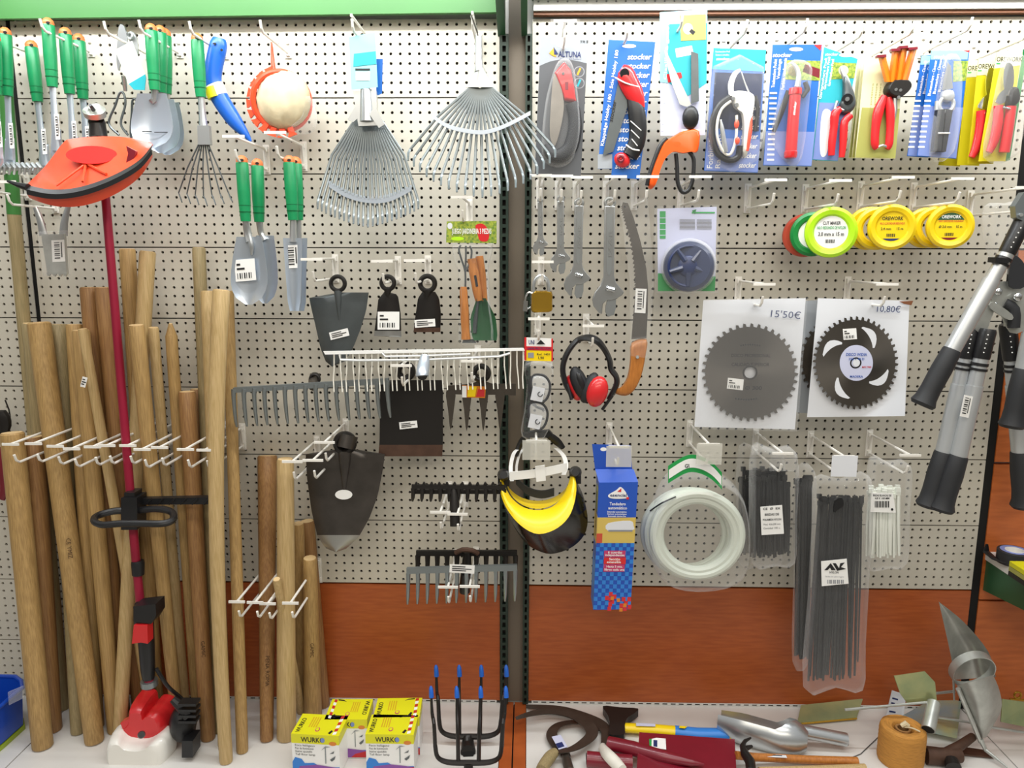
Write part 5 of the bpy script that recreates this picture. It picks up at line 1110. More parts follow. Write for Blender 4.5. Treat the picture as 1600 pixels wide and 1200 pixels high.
# ------------------------------------------------------------------ trimmer line spools
def spool(label, x, y, d, m, group, labelm=None, txt=None, tz=-14, r=33, ry=None, lower=None, upper=None):
    o = thing('line_spool', label, 'line spool', (x, y-30, d), group); k = S(d, y); rm = Matrix.Rotation(math.radians(tz), 3, 'Z'); c = W(x, y, d)
    nrm = rm @ Vector((0, -1, 0)); ex = rm @ Vector((1, 0, 0)); ez = Vector((0, 0, 1)); q = r*k
    mb = MB(m); prof = [(.6, -.17), (.86, -.2), (.98, -.13), (1, 0), (.98, .13), (.86, .2), (.7, .17), (.62, .08), (.6, .08)]; n = 40; vs = []
    for a, h in prof:
        for j in range(n): t = 2*math.pi*j/n; vs.append(c+(ex*math.cos(t)+ez*math.sin(t))*a*q+nrm*h*q)
    np_ = len(prof); mb.add(vs, [(i*n+j, i*n+(j+1) % n, ((i+1) % np_)*n+(j+1) % n, ((i+1) % np_)*n+j) for i in range(np_) for j in range(n)]); build('coil', mb, o)
    if labelm:
        disc = lambda f, h: [c+(ex*math.cos(2*math.pi*j/40)+ez*math.sin(2*math.pi*j/40))*f*q+nrm*h*q for j in range(40)]
        cap = lambda f, h, a0, a1: [c+(ex*math.cos(math.radians(a0+(a1-a0)*j/16))+ez*math.sin(math.radians(a0+(a1-a0)*j/16)))*f*q+nrm*h*q for j in range(17)]
        mb = MB(labelm); mb.slab(disc(.63, .1), -nrm*.001); lb = build('paper_label', mb, o, 0)
        if upper: u_ = MB(upper); u_.slab(cap(.615, .104, 28, 152), -nrm*.0003); build('label_top', u_, lb, 0)
        mb = MB('ink')
        for t, h, yy, w, mm in txt:
            if mm: mb.use(mm)
            mb.text3(t, c+nrm*(.1*q+.0012)-ex*(w*q/2)+ez*(yy*q), ex*(h*q/.72), ez*(h*q/.72), True, w*q)
        if lower:
            mb.use(lower).slab(cap(.6, .106, 235, 305), -nrm*.0003)
        mb.use('ink')
        for i in range(8): mb.slab([c+nrm*(.1*q+.0006)+ex*((-.2+i*.045+a)*q)+ez*(b*q) for a, b in ((0, -.42), (.02+.012*(i % 2), -.42), (.02+.012*(i % 2), -.28), (0, -.28))], -nrm*.0002)
        build('label_print', mb, lb, 0)
    return o
G1, G2 = 'middle yellow line spools', 'rightmost yellow line spools'
spool('red-brown line spool at the back behind the green ones', 1257, 368, .09, 'brick', 'green and red line spools', r=33)
spool('dark green line spool between the red and the lime one', 1270, 366, .125, 'forest', 'green and red line spools', 'white', [('NYLON', .12, 0, .6, 'ink')], r=34)
spool('lime green line spool with round white label', 1298, 363, .17, 'lime', 'green and red line spools', 'white', [('CUT MAKER', .12, .3, .66, 'ink'), ('HILO REDONDO DE NYLON', .12, .12, 1.05, 'greenink'), ('3.0 mm x 15 m', .15, -.14, .95, 'ink')], r=39)
spool('rearmost yellow spool of the middle stack', 1357, 357, .1, 'spoolyellow', G1)
spool('second yellow spool of the middle stack', 1370, 357, .13, 'spoolyellow', G1)
spool('front yellow spool of the middle stack, plain yellow label', 1393, 355, .17, 'spoolyellow', G1, 'yellow', [('OREWORK', .16, .3, .85, 'ink'), ('HILO CORTADOR REDONDO', .09, .12, 1.0, 'redink'), ('2.4 mm     15 m', .11, -.12, .9, 'ink')], r=35, lower='navyink')
spool('rearmost yellow spool of the right stack', 1446, 356, .1, 'spoolyellow', G2, r=31)
spool('second yellow spool of the right stack', 1462, 355, .13, 'spoolyellow', G2, r=32)
sp_ = spool('front yellow spool of the right stack, label topped in green and brown', 1484, 354, .17, 'spoolyellow', G2, 'yellow', [('OREWORK', .15, .36, .78, 'white'), ('HILO CORTADOR CUADRADO', .09, .2, 1.0, 'redink'), ('Ø 3.0 mm    15 m', .11, -.06, .95, 'ink')], r=34, lower='maroon', upper='dkgreen')

# ------------------------------------------------------------------ circular saw blades clipped to paper
def blade(o, cx, cy, rx, ry, d, n, hole, m='sawdisc', slots=False, rot=0):
    pts = []
    for i in range(n):
        a = 2*math.pi*i/n; st = 2*math.pi/n
        for f, r in ((0, .92), (.12, 1.), (.42, .985), (.5, .93)): pts.append((cx+rx*r*math.cos(a+st*f), cy+ry*r*math.sin(a+st*f)))
    # ring mesh with a true centre hole
    N = len(pts); hp = [(cx+hole*math.cos(2*math.pi*i/N), cy+hole*math.sin(2*math.pi*i/N)) for i in range(N)]
    mb = MB(m); A = [W(x, y, d) for x, y in pts]; H_ = [W(x, y, d) for x, y in hp]; t = Vector((0, .002, 0))
    mb.add(A+H_+[p+t for p in A]+[p+t for p in H_], [(i, i+N, (i+1) % N+N, (i+1) % N) for i in range(N)]+[(i, (i+1) % N, (i+1) % N+2*N, i+2*N) for i in range(N)]+[(i+N, i+3*N, (i+1) % N+3*N, (i+1) % N+N) for i in range(N)])
    b = build('saw_blade', mb, o, 20)
    mb = MB('toolblack'); mb.ring(cx, cy, d+.0004, hole+1.2, 1.4, 0, 30, 6, .5); build('bore_ring', mb, b)
    if slots:
        for k in range(4):
            a0 = math.radians(-80+90*k); T_ = [i/8 for i in range(9)]
            pt_ = lambda r, a: (cx+rx*r*math.cos(a), cy+ry*r*math.sin(a))
            o1 = [pt_(.76-.25*t_, a0+.72*t_) for t_ in T_]; o2 = [pt_(.76-.25*t_+.03+.13*math.sin(math.pi*t_**1.2), a0+.72*t_+.05) for t_ in T_]
            mb = MB('paper'); mb.prism(o1+o2[::-1], d+.0005, .0003); build('slot', mb, b, 0)
    return b
def sheet(o, quad, d, curl=0., name='backing_sheet', m='paper'):
    tl, tr, br, bl = quad; rows = []
    for i in range(9):
        v = i/8; l = (tl[0]+(bl[0]-tl[0])*v, tl[1]+(bl[1]-tl[1])*v); r = (tr[0]+(br[0]-tr[0])*v, tr[1]+(br[1]-tr[1])*v)
        rows.append([W(l[0]+(r[0]-l[0])*u, l[1]+(r[1]-l[1])*u, d+curl*(v**3)*(u-.2)+.002*math.sin(u*5+v*3)) for u in [j/8 for j in range(9)]])
    mb = MB(m); mb.grid(rows, .0008); return build(name, mb, o)
o = thing('saw_blade_sheet', 'sheet marked 15,50 with the larger plain circular saw blade', 'saw blade', (1175, 470, .17))
s = sheet(o, [(1099, 469), (1259, 466), (1242, 671), (1085, 667)], .165)
blade(o, 1172, 582, 75.5, 77, .172, 40, 9)
mb = MB('navyink'); mb.text("15'50€", 1204, 495, 11, .1685, w=46, rot=-4, bold=False); build('handwritten_price', mb, s, 0)
mb = MB('ink'); mb.text('DISCO PROFESIONAL', 1143, 558, 5.5, .1735, w=60, bold=False); mb.text('CALIDAD SUPERIOR', 1143, 572, 5.5, .1735, w=58, bold=False)
for i in range(9): mb.prism(ell(1158+i*3.6, 540-1.5*math.sin(i*.39), 1.3, 1.3, 8), .1728, .0003); mb.prism(ell(1150+i*4, 623+1.5*math.sin(i*.39), 1.5, 1.5, 8), .1728, .0003)
mb.text('Ø 300', 1164, 609, 6, .1735, w=26); build('etched_print', mb, o, 0)
sticker(o, 1149, 600, 25, 17, .1735, rot=6, kind=0)
mb = MB('clear'); mb.prism([(1099, 467), (1262, 465), (1246, 674), (1084, 670)], .178, .0004); mb.use('bag').prism([(1168, 466), (1198, 467), (1180, 476)], .18, .0006); build('sleeve', mb, o, 0)
o = thing('saw_blade_sheet', 'grey sheet with a dark saw blade, mostly hidden between the other two', 'saw blade', (1270, 470, .13))
sheet(o, [(1256, 470), (1300, 468), (1290, 648), (1240, 644)], .12, m='greycard')
blade(o, 1322, 564, 73, 74, .126, 40, 8, 'bladedark')
o = thing('saw_blade_sheet', 'sheet marked 10,80 with the saw blade with four curved slots', 'saw blade', (1350, 468, .17))
s = sheet(o, [(1278, 466), (1421, 470), (1414, 650), (1261, 652)], .165, curl=.02)
b = blade(o, 1337, 567, 67, 73, .178, 44, 6.5, slots=True)
mb = MB('lilac'); mb.prism(ell(1338, 567, 26, 28, 40), .1788, .0004); lb = build('centre_label', mb, b, 0)
mb = MB('blueink'); mb.text('DISCO WIDIA', 1322, 556, 4.5, .1797, w=32); mb.text('255 x 40 D', 1326, 563-.5, 3.5, .1797, w=24); mb.use('redink').text('MAX 7000', 1347, 575, 3, .1797, w=14); mb.use('blueink').text('MADERA', 1328, 590, 3.5, .1797, w=20); mb.use('paper').prism(ell(1338, 567, 5.5, 6, 20), .1797, .0003); build('label_print', mb, lb, 0)
sticker(o, 1328, 522, 21, 17, .1795, rot=-4, kind=0)
mb = MB('navyink'); mb.text('10,80€', 1370, 487, 10, .1685, w=36, rot=-2, bold=False); build('handwritten_price', mb, s, 0)
mb = MB('brownedge'); mb.prism([(1405, 471), (1427, 470), (1424, 477), (1413, 475)], .168, .0008); build('tape', mb, s, 0)
# ------------------------------------------------------------------ ear muffs, glasses, visor
o = thing('ear_muffs', 'red and black ear muffs hanging on a wire hook', 'ear muffs', (924, 527, .17))
ep = lambda pts: [(820+x/3, 260+y/3) for x, y in pts]
band = ep([(225, 1085), (192, 1020), (178, 950), (192, 890), (222, 840), (255, 810), (300, 803), (345, 822), (378, 865), (398, 910), (404, 950), (428, 985), (430, 1020), (412, 1060), (390, 1092)])
mb = MB('blackplastic'); mb.tube([(x, y, .165+(.02 if i in (6, 7) else 0), 3 if i in (0, 14) else 4.5) for i, (x, y) in enumerate(band)], 8, 1.9, 4); build('headband', mb, o)
mb = MB('red'); mb.ball(897, 606, .15, 11, 22, 13, rot=24); l = build('ear_cup', mb, o)
mb = MB('softblack'); mb.ball(905, 598, .165, 13, 27, 12, rot=20); mb.use('blackplastic').ball(907, 597, .178, 6, 17, 5, rot=20); build('cushion', mb, l)
mb = MB('red'); mb.ball(933, 612, .185, 17, 25, 14, rot=-14); r_ = build('ear_cup', mb, o)
mb = MB('softblack'); mb.ball(921, 606, .17, 12, 26, 13, rot=-22); build('cushion', mb, r_)
for x0, y0, x1, y1 in ((886, 600, 893, 625), (941, 640, 957, 618)):
    mb = MB('blackplastic'); mb.tube([(x0, y0, .18, 2.5), (x1, y1, .19, 2.5)], 8); build('cup_yoke', mb, o)
o = thing('safety_glasses', 'bagged clear safety glasses under a red and yellow header card', 'safety glasses', (843, 530, .18))
mb = MB('white'); mb.prism([(820, 527), (864, 529), (863, 565), (819, 564)], .18, .0012); hc = build('header_card', mb, o, 0)
mb = MB('yellow'); mb.prism([(820, 547), (863, 548.5), (862.5, 564.5), (820, 563.5)], .1806, .0003); mb.use('red').prism(rect(819.5, 527, 822.5, 563), .181, .0003); mb.prism(rect(861.5, 529, 864, 564.5), .181, .0003); mb.prism([(822, 541), (862, 542), (862, 548), (822, 547)], .1812, .0003); build('colour_band', mb, hc, 0)
mb = MB('navyink'); mb.text('GAFAS PROTECCION', 824, 546, 3.6, .1818, w=36); mb.text('UNI', 826, 538, 7, .1818, w=9); mb.use('ink').prism([(838, 538), (845, 531), (852, 538)], .1815, .0003); mb.use('greyink').prism(rect(825, 551, 834, 559), .1815, .0003); mb.use('ink').text('Ref. 1401', 839, 555, 3, .1818, w=20); mb.text('1,90', 841, 561, 4, .1818, w=9); build('lettering', mb, hc, 0)
for cx, cy in ((842, 609), (838, 652)):
    mb = MB('softblack'); mb.tube(smooth([(cx-9, cy-22, .17), (cx-12, cy-4, .175), (cx-6, cy+14, .178), (cx+8, cy+18, .18), (cx+16, cy+6, .178), (cx+17, cy-10, .175), (cx+8, cy-22, .172)], 4, True)+[(cx-9, cy-22, .17)], 7, r=2); f = build('lens_rim', mb, o)
    mb = MB('lensclear'); mb.pillow(smooth([(cx-9, cy-21), (cx-11, cy-4), (cx-5, cy+13), (cx+8, cy+17), (cx+15, cy+6), (cx+16, cy-10), (cx+7, cy-21)], 3), .17, .01, .3); build('lens', mb, f)
    mb = MB('paper'); mb.prism(rot2(rect(cx-10, cy-4, cx+9, cy+18), cx, cy, 12), .183, .0006); build('lens_sticker', mb, f)
    mb = MB('ink'); mb.tube(ell_ := [(cx+2+3.5*math.cos(a/3), cy+7+3.5*math.sin(a/3), .185) for a in range(15)], 5, r=.7); build('recycling_mark', mb, f)
mb = MB('softblack'); mb.tube([(830, 588, .165, 2), (827, 610, .16, 2.5), (834, 632, .165, 2.5), (850, 640, .17, 2)], 8, 1, 3); build('temple', mb, o)
mb = MB('bag'); mb.pillow(smooth([(821, 565), (863, 566), (860, 610), (862, 640), (850, 683), (815, 680), (819, 640), (823, 600)], 3), .155, .04, .1); build('plastic_bag', mb, o)
# face shield
o = thing('face_shield', 'yellow-browed face shield with white headband and dark visor', 'face shield', (838, 700, .15))
vp = lambda pts: [(780+x/3.53, 640+y/3.53) for x, y in pts]
N = 21
def arc(cx, cy, rx, ry, a0, a1, d0, d1):   # a bow seen from the front: d0 at its ends, d1 at its middle
    return [(cx+rx*math.cos(math.radians(a0+(a1-a0)*i/(N-1))), cy+ry*math.sin(math.radians(a0+(a1-a0)*i/(N-1))), d0+(d1-d0)*math.sin(math.pi*i/(N-1))) for i in range(N)]
def bow(pts, d0, d1, n=33):
    q = smooth(vp(pts), 8, False); L = [0]
    for i in range(1, len(q)): L.append(L[-1]+math.hypot(q[i][0]-q[i-1][0], q[i][1]-q[i-1][1]))
    out = []; j = 0
    for k in range(n):
        t = L[-1]*k/(n-1)
        while j < len(q)-2 and L[j+1] < t: j += 1
        f_ = (t-L[j])/max(1e-9, L[j+1]-L[j]); out.append((q[j][0]+(q[j+1][0]-q[j][0])*f_, q[j][1]+(q[j+1][1]-q[j][1])*f_, d0+(d1-d0)*math.sin(math.pi*k/(n-1))))
    return out
inner = bow([(8, 355), (35, 430), (70, 490), (130, 538), (210, 556), (290, 538), (350, 480), (385, 400), (400, 328)], .15, .22)
outer = bow([(4, 372), (10, 470), (50, 560), (120, 640), (210, 686), (310, 660), (385, 590), (420, 490), (424, 400), (402, 330)], .16, .28)
rows = [[(a[0]+(b[0]-a[0])*t, a[1]+(b[1]-a[1])*t, a[2]+(b[2]-a[2])*t+.012*math.sin(math.pi*t)) for a, b in zip(inner, outer)] for t in (0, .25, .5, .75, 1)]
mb = MB('yellow'); mb.grid(rows, .003); build('brow_guard', mb, o)
mb = MB('yellow'); mb.grid([[(x, y-0, d-.02) for x, y, d in arc(840, 741, 52, 42, 172, 12, .1, .15)], [(x, y, d) for x, y, d in arc(840, 745, 50, 50, 172, 10, .12, .2)]], .003); build('inner_brow', mb, o)
so = bow([(40, 560), (90, 660), (150, 740), (230, 785), (300, 795), (400, 760), (470, 690), (488, 600), (465, 480), (430, 400)], .14, .19)
up = bow([(14, 490), (60, 575), (120, 638), (210, 682), (310, 656), (385, 586), (418, 490), (424, 400)], .165, .245)
mb = MB('smoke'); mb.grid([up, [((a[0]+b[0])/2, (a[1]+b[1])/2+2, b[2]+.03) for a, b in zip(up, so)], so], .0015); build('dark_visor', mb, o)
mb = MB('offwhite'); mb.use('white')
mb.grid([[(x, y+dy, d) for x, y, d in smooth([(796, 743, .19), (815, 742, .2), (845, 738, .205), (870, 733, .2), (886, 729, .18)], 4, False)] for dy in (-6, 7)], .002); mb.prism([(836, 729), (851, 727), (853, 751), (838, 753)], .211, .004); build('white_strap', mb, o)
mb = MB('white'); mb.grid([[(x+dx, y, d) for x, y, d in smooth([(797, 752, .18), (795, 730, .16), (800, 708, .13), (810, 700, .1)], 4, False)] for dx in (0, 6)], .002); build('side_strap', mb, o); mb = MB('white'); mb.grid([[(x+dx, y, d) for x, y, d in smooth([(806, 748, .15), (805, 730, .13), (809, 712, .1), (815, 702, .08)], 4, False)] for dx in (0, 4)], .002); build('side_strap', mb, o); mb = MB('white'); mb.grid([[(x+dx, y, d) for x, y, d in smooth([(872, 700, .12), (884, 712, .14), (888, 728, .16), (884, 742, .17)], 4, False)] for dx in (0, -7)], .002); build('side_strap', mb, o)
mb = MB('blackplastic'); mb.tube([(806, 712, .1, 4), (815, 690, .12, 5), (830, 677, .14, 5), (850, 676, .14, 5), (868, 688, .13, 7), (880, 700, .12, 4)], 9, .6, 3); mb.prism([(816, 678), (858, 673), (864, 679), (856, 684), (820, 684)], .15, .02); build('top_band', mb, o)
mb = MB('softblack'); mb.grid([[(x, y+dy, .16) for x, y in smooth([(806, 752), (824, 768), (846, 774), (866, 770)], 4, False)] for dy in (-7, 5)], .006); build('sweat_pad', mb, o)
for x, y in ((787, 742), (899, 738)):
    mb = MB('blackplastic'); mb.tube([(x, y, .15, 10), (x, y, .175, 9), (x, y, .19, 6)], 14); mb.prism(rect(x-9, y+2, x+9, y+18), .165, .02); build('pivot_knob', mb, o)

# ------------------------------------------------------------------ blue carton of a clothes line
o = thing('clothes_line_box', 'tall blue printed carton hanging behind a clear price pocket', 'box', (960, 953, .17))
d = .2; A = W(936, 754, d); B = W(997, 753, d); C_ = W(985, 952, d); D_ = W(927, 953, d); bk = Vector((0, .075, 0))
mb = MB('boxblue'); mb.slab([A, B, C_, D_], bk)
T1, T2 = W(930, 733, .165), W(990, 733, .165)
mb.add([A, B, T2, T1, A+bk, B+bk], [(0, 1, 2, 3), (3, 2, 5, 4), (0, 3, 4), (1, 5, 2)])
mb.prism([(925, 694), (985, 696), (988, 735), (930, 735)], .16, .0015); bx = build('carton', mb, o, 0)
mb = MB('white'); mb.prism(ell(943, 702, 5, 3, 14), .1604, .0003); build('hanging_hole', mb, bx, 0)
f = lambda u, v: (936+61*u-(9*v)*(1-u)-12*v*u, 754+199*v)
Q = lambda u0, v0, u1, v1: [f(u0, v0), f(u1, v0), f(u1, v1), f(u0, v1)]
def pan(nm, m, polys, k=1): return lay(bx, nm, m, polys, d+.0004*k+.0003)
pan('sand_picture', 'boxsand', [Q(0, .275, 1, .475)]); pan('picture_house', 'brick', [Q(0, .4, .15, .475)], 2); pan('picture_reel', 'paper', [smooth([f(.28, .32), f(.85, .3), f(.95, .34), f(.92, .375), f(.3, .38)], 3)], 2); pan('picture_reel_shade', 'greyink', [Q(.3, .372, .93, .385)], 3)
pan('sky_field', 'boxsky', [Q(0, .475, 1, .995)])
mb = MB('boxdeep')
for j in range(16):
    for i in range(10):
        if (i+j) % 2: mb.prism(Q(i/10, .475+j*.0325, (i+1)/10, .475+(j+1)*.0325), d+.0011, .0003)
build('checks', mb, bx, 0)
mb = MB('red')
for u, v in ((.4, .86), (.4, .9), (.4, .94), (.5, .88), (.3, .89), (.45, .92), (.38, .975), (.75, .9), (.82, .93), (.7, .95), (.9, .9), (.8, .975), (.92, .96)): mb.prism(Q(u, v, u+.1, v+.033), d+.0015, .0003)
mb.use('amber')
for u, v in ((.45, .895), (.8, .95), (.7, .985), (.62, .91)): mb.prism(Q(u, v, u+.09, v+.028), d+.0018, .0003)
build('flower_mosaic', mb, bx, 0)
pan('pink_label', 'pink', [Q(.22, .535, .78, .585), Q(.22, .645, .78, .7)], 4); pan('red_label', 'red', [Q(.22, .588, .8, .642)], 4)
lg = smooth([f(.25, .1), f(.45, .06), f(.55, .035), f(.66, .06), f(.76, .11), f(.7, .125), f(.35, .125)], 4); pan('logo_plate', 'white', [lg], 2); pan('logo_flame', 'red', [[f(.48, .072), f(.58, .045), f(.58, .075)], Q(.72, .115, .79, .132)], 3)
pan('lid_logo', 'white', [], 2)
bpy.data.objects.remove(bx.children[-1])
mb = MB('navyink'); x, y = f(.3, .11); mb.text('esencial', x, y, 5, d+.002, w=26)
mb.use('white')
for t, u, v, h, w in (('Tendedero', .3, .178, 5, 25), ('automático', .27, .21, 5, 29), ('Estendal automático', .25, .235, 2.5, 30), ('Séchoir automatique', .25, .252, 2.5, 30), ('Automatic clothes line', .27, .269, 2.5, 28),
                      ('6 cuerdas', .32, .556, 4, 22), ('independientes', .25, .577, 4, 30), ('Sección', .36, .61, 4, 17), ('extensible', .3, .632, 4, 22), ('Hasta 5 mts.', .3, .667, 3.6, 25), ('libres cada una', .25, .69, 3.6, 31)):
    x, y = f(u, v); mb.text(t, x, y, h, d+.0024, w=w)
build('lettering', mb, bx, 0)
sd = [A, A+bk, D_+bk, D_]; L_ = lambda t, s: A+(D_-A)*t+bk*s+Vector((-.0005, 0, 0))
mb = MB('boxsand'); mb.slab([L_(.26, 0), L_(.26, 1), L_(.48, 1), L_(.48, 0)], Vector((.0003, 0, 0))); mb.use('boxdeep').slab([L_(.62, 0), L_(.62, 1), L_(.995, 1), L_(.995, 0)], Vector((.0003, 0, 0))); mb.use('olivecard').slab([L_(.05, .2), L_(.05, .8), L_(.24, .8), L_(.24, .2)], Vector((.0003, 0, 0))); mb.use('print').slab([L_(.1, .4), L_(.1, .6), L_(.45, .6), L_(.45, .4)], Vector((.0002, 0, 0))); build('printed_side', mb, bx, 0)

# ------------------------------------------------------------------ hose coil
o = thing('hose_coil', 'coil of clear white hose with a green and white tag', 'hose', (1088, 765, .18))
mb = MB('hose')
for k in range(3):
    for R, dd in ((58, .0), (66, .004)):
        mb.ring(1089-7*(2-k), 836-2*(2-k), .125+.027*k+dd, R+1.5*(k % 2), 7.6, -5, 56, 10, 1.)
build('coiled_hose', mb, o)
mb = MB('ink'); mb.tube([(1016, 798, .15, 1.2), (1034, 786, .185, 1.4), (1056, 776, .19, 1)], 6, n=3); build('twist_tie', mb, o)
rows = [[W(x, y+13*t*1.0+0, dd) for x, y, dd in smooth([(1044, 728, .2), (1072, 712, .21), (1092, 712, .215), (1112, 722, .21), (1128, 738, .2)], 5, False)] for t in (0, .5, 1, 1.5, 2.1)]
mb = MB('forest'); mb.use('greenink').grid(rows, .0008); tg = build('tag', mb, o)
mb = MB('white'); mb.grid([[p+Vector((0, -.0012, 0)) for p in [W(x, y, dd) for x, y, dd in smooth([(1045, 734, .2), (1072, 718, .21), (1092, 718, .215), (1112, 728, .21), (1127, 744, .2)], 5, False)]], [p+Vector((0, -.0012, 0)) for p in [W(x, y+14, dd) for x, y, dd in smooth([(1045, 734, .2), (1072, 718, .21), (1092, 718, .215), (1112, 728, .21), (1127, 744, .2)], 5, False)]]], .0004)
mb.use('ink').text('GUIA P', 1070, 731, 6, .213, w=24, rot=4); build('tag_band', mb, tg, 0)
mb = MB('bag'); mb.pillow(smooth([(1046, 735), (1088, 728), (1128, 740), (1154, 770), (1162, 835), (1149, 890), (1092, 908), (1030, 896), (1008, 838), (1020, 780)], 4), .105, .1, .1); build('plastic_bag', mb, o)

# ------------------------------------------------------------------ cable ties in bags
def ties(o, n, x0, x1, y0, y1, d, m, lean=0., w=2.2, seed=1, headm=None):
    r = random.Random(seed); mb = MB(m)
    for i in range(n):
        t = (i+.5)/n; xt = x0+(x1-x0)*t+r.uniform(-2, 2); xb = xt+lean*(1-.6*t)+r.uniform(-3, 3); ya = y0+r.uniform(-5, 8); yb = y1+r.uniform(-10, 0); dd = d+r.uniform(0, .018)
        mb.tube([(xt, ya, dd, w), ((xt+xb)/2+r.uniform(-1.5, 1.5), (ya+yb)/2, dd+.003, w), (xb, yb, dd, w*.7)], 5, .4, 2); mb.prism(rect(xt-w*1.4, ya-5, xt+w*1.4, ya+2), dd+.004, .006)
    b = build('cable_tie_bundle', mb, o); b['kind'] = 'stuff'; return b
def tiebag(label, poly, d, th, **k):
    x = sum(p[0] for p in poly)/len(poly); y = min(p[1] for p in poly)
    o = thing('cable_tie_bag', label, 'cable ties', (x, y, d), k.get('group'))
    mb = MB('bag'); mb.pillow(smooth(poly, 3), d, th, .1); build('plastic_bag', mb, o); return o
for i, (dx, dd) in enumerate(((-20, .035), (0, .16))):
    o = tiebag(['rear bag of short black cable ties beside the hose coil', 'front bag of short black cable ties with white label'][i], [(1174+dx, 697), (1205+dx, 700), (1240+dx, 703), (1239+dx, 800), (1236+dx, 876), (1205+dx, 880), (1173+dx, 879), (1170+dx, 790)], dd, .045, group='short black cable ties')
    ties(o, 24, 1177+dx, 1231+dx, 752, 872, dd+.006, 'tieblack', 0, 2.6, i+3)
    ties(o, 12, 1180+dx, 1226+dx, 738, 868, dd+.002, 'tieblack', 2, 2.6, i+9)
    if i:
        mb = MB('white'); mb.prism([(1188, 792), (1222, 789), (1225, 834), (1190, 836)], dd+.047, .0006); lb = build('label', mb, o, 0)
        mb = MB('ink'); mb.text('CE  Ø  EX', 1192, 797, 3.6, dd+.0482, w=27, rot=3); mb.text('BRIDAS DE', 1195, 806, 3.8, dd+.0482, w=22, rot=3); mb.text('POLIAMIDA NYLON', 1192, 814, 3.4, dd+.0482, w=28, rot=3); mb.text('Med. 4.8x200 mm', 1193, 821, 3, dd+.0482, w=26, rot=3, bold=False); mb.text('Cantidad 100 u.', 1193, 827, 3, dd+.0482, w=26, rot=3, bold=False); build('label_print', mb, lb, 0)
o = tiebag('rear bag of long black cable ties, its left edge showing', [(1245, 728), (1270, 732), (1268, 800), (1262, 950), (1258, 1036), (1238, 1033), (1240, 900), (1243, 780)], .13, .03, group='long black cable ties'); ties(o, 18, 1246, 1266, 752, 1030, .137, 'tieblack', -4, 2.8, 21)
o = tiebag('front bag of long black cable ties with a logo label', [(1272, 745), (1312, 748), (1356, 742), (1354, 850), (1346, 1000), (1342, 1075), (1300, 1070), (1255, 1073), (1262, 930), (1268, 820)], .17, .04, group='long black cable ties')
ties(o, 30, 1278, 1340, 782, 1064, .176, 'tieblack', -16, 2.6, 22); ties(o, 3, 1336, 1350, 786, 1040, .178, 'tieblack', -6, 1.6, 23)
mb = MB('blackplastic'); mb.prism(smooth([(1305, 782), (1316, 778), (1318, 790), (1310, 796), (1303, 800)], 2), .213, .008); build('tie_head', mb, o); mb = MB('blackplastic'); mb.prism(rect(1344, 776, 1350, 786), .205, .008); build('tie_head', mb, o)
mb = MB('white'); mb.prism([(1283, 877), (1323, 873), (1326, 912), (1284, 916)], .2125, .0006); lb = build('label', mb, o, 0)
mb = MB('ink'); mb.prism([(1288, 891), (1298, 880), (1306, 891), (1299, 891), (1297, 887), (1293, 891)], .2132, .0003); mb.prism([(1301, 880), (1306, 880), (1311, 888), (1313, 880), (1320, 879), (1314, 886), (1322, 889), (1308, 892)], .2132, .0003); mb.text('NYLON', 1296, 896, 3.5, .2133, w=14)
mb.use('greyink').text('Bridas de nylon negras', 1290, 902, 2.6, .2133, w=28, bold=False)
for i in range(9): mb.prism(rect(1293+i*3, 906, 1294.2+i*3+.8*(i % 2), 912), .2132, .0003)
build('label_print', mb, lb, 0)
o = tiebag('bag of short white cable ties, rightmost of the bags', [(1357, 716), (1385, 720), (1415, 722), (1412, 790), (1408, 876), (1378, 884), (1348, 880), (1354, 790)], .15, .045); ties(o, 26, 1360, 1406, 772, 872, .156, 'tiewhite', -3, 2.6, 31); ties(o, 14, 1362, 1404, 765, 868, .152, 'tiewhite', -3, 2.6, 32)
mb = MB('white'); mb.prism([(1362, 770), (1395, 771), (1400, 801), (1360, 800)], .197, .0006); lb = build('label', mb, o, 0)
mb = MB('ink'); mb.text('BRIDAS BLANCAS DE', 1364, 775.5, 3.2, .1982, w=28); mb.text('4.8 X 160 MM', 1367, 780, 3.2, .1982, w=22)
for i in range(10): mb.prism(rect(1367+i*2.3, 783, 1368+i*2.3+.6*(i % 2), 793), .1978, .0003)
mb.prism(ell(1394, 796, 2, 2, 10), .1978, .0003); build('label_print', mb, lb, 0)

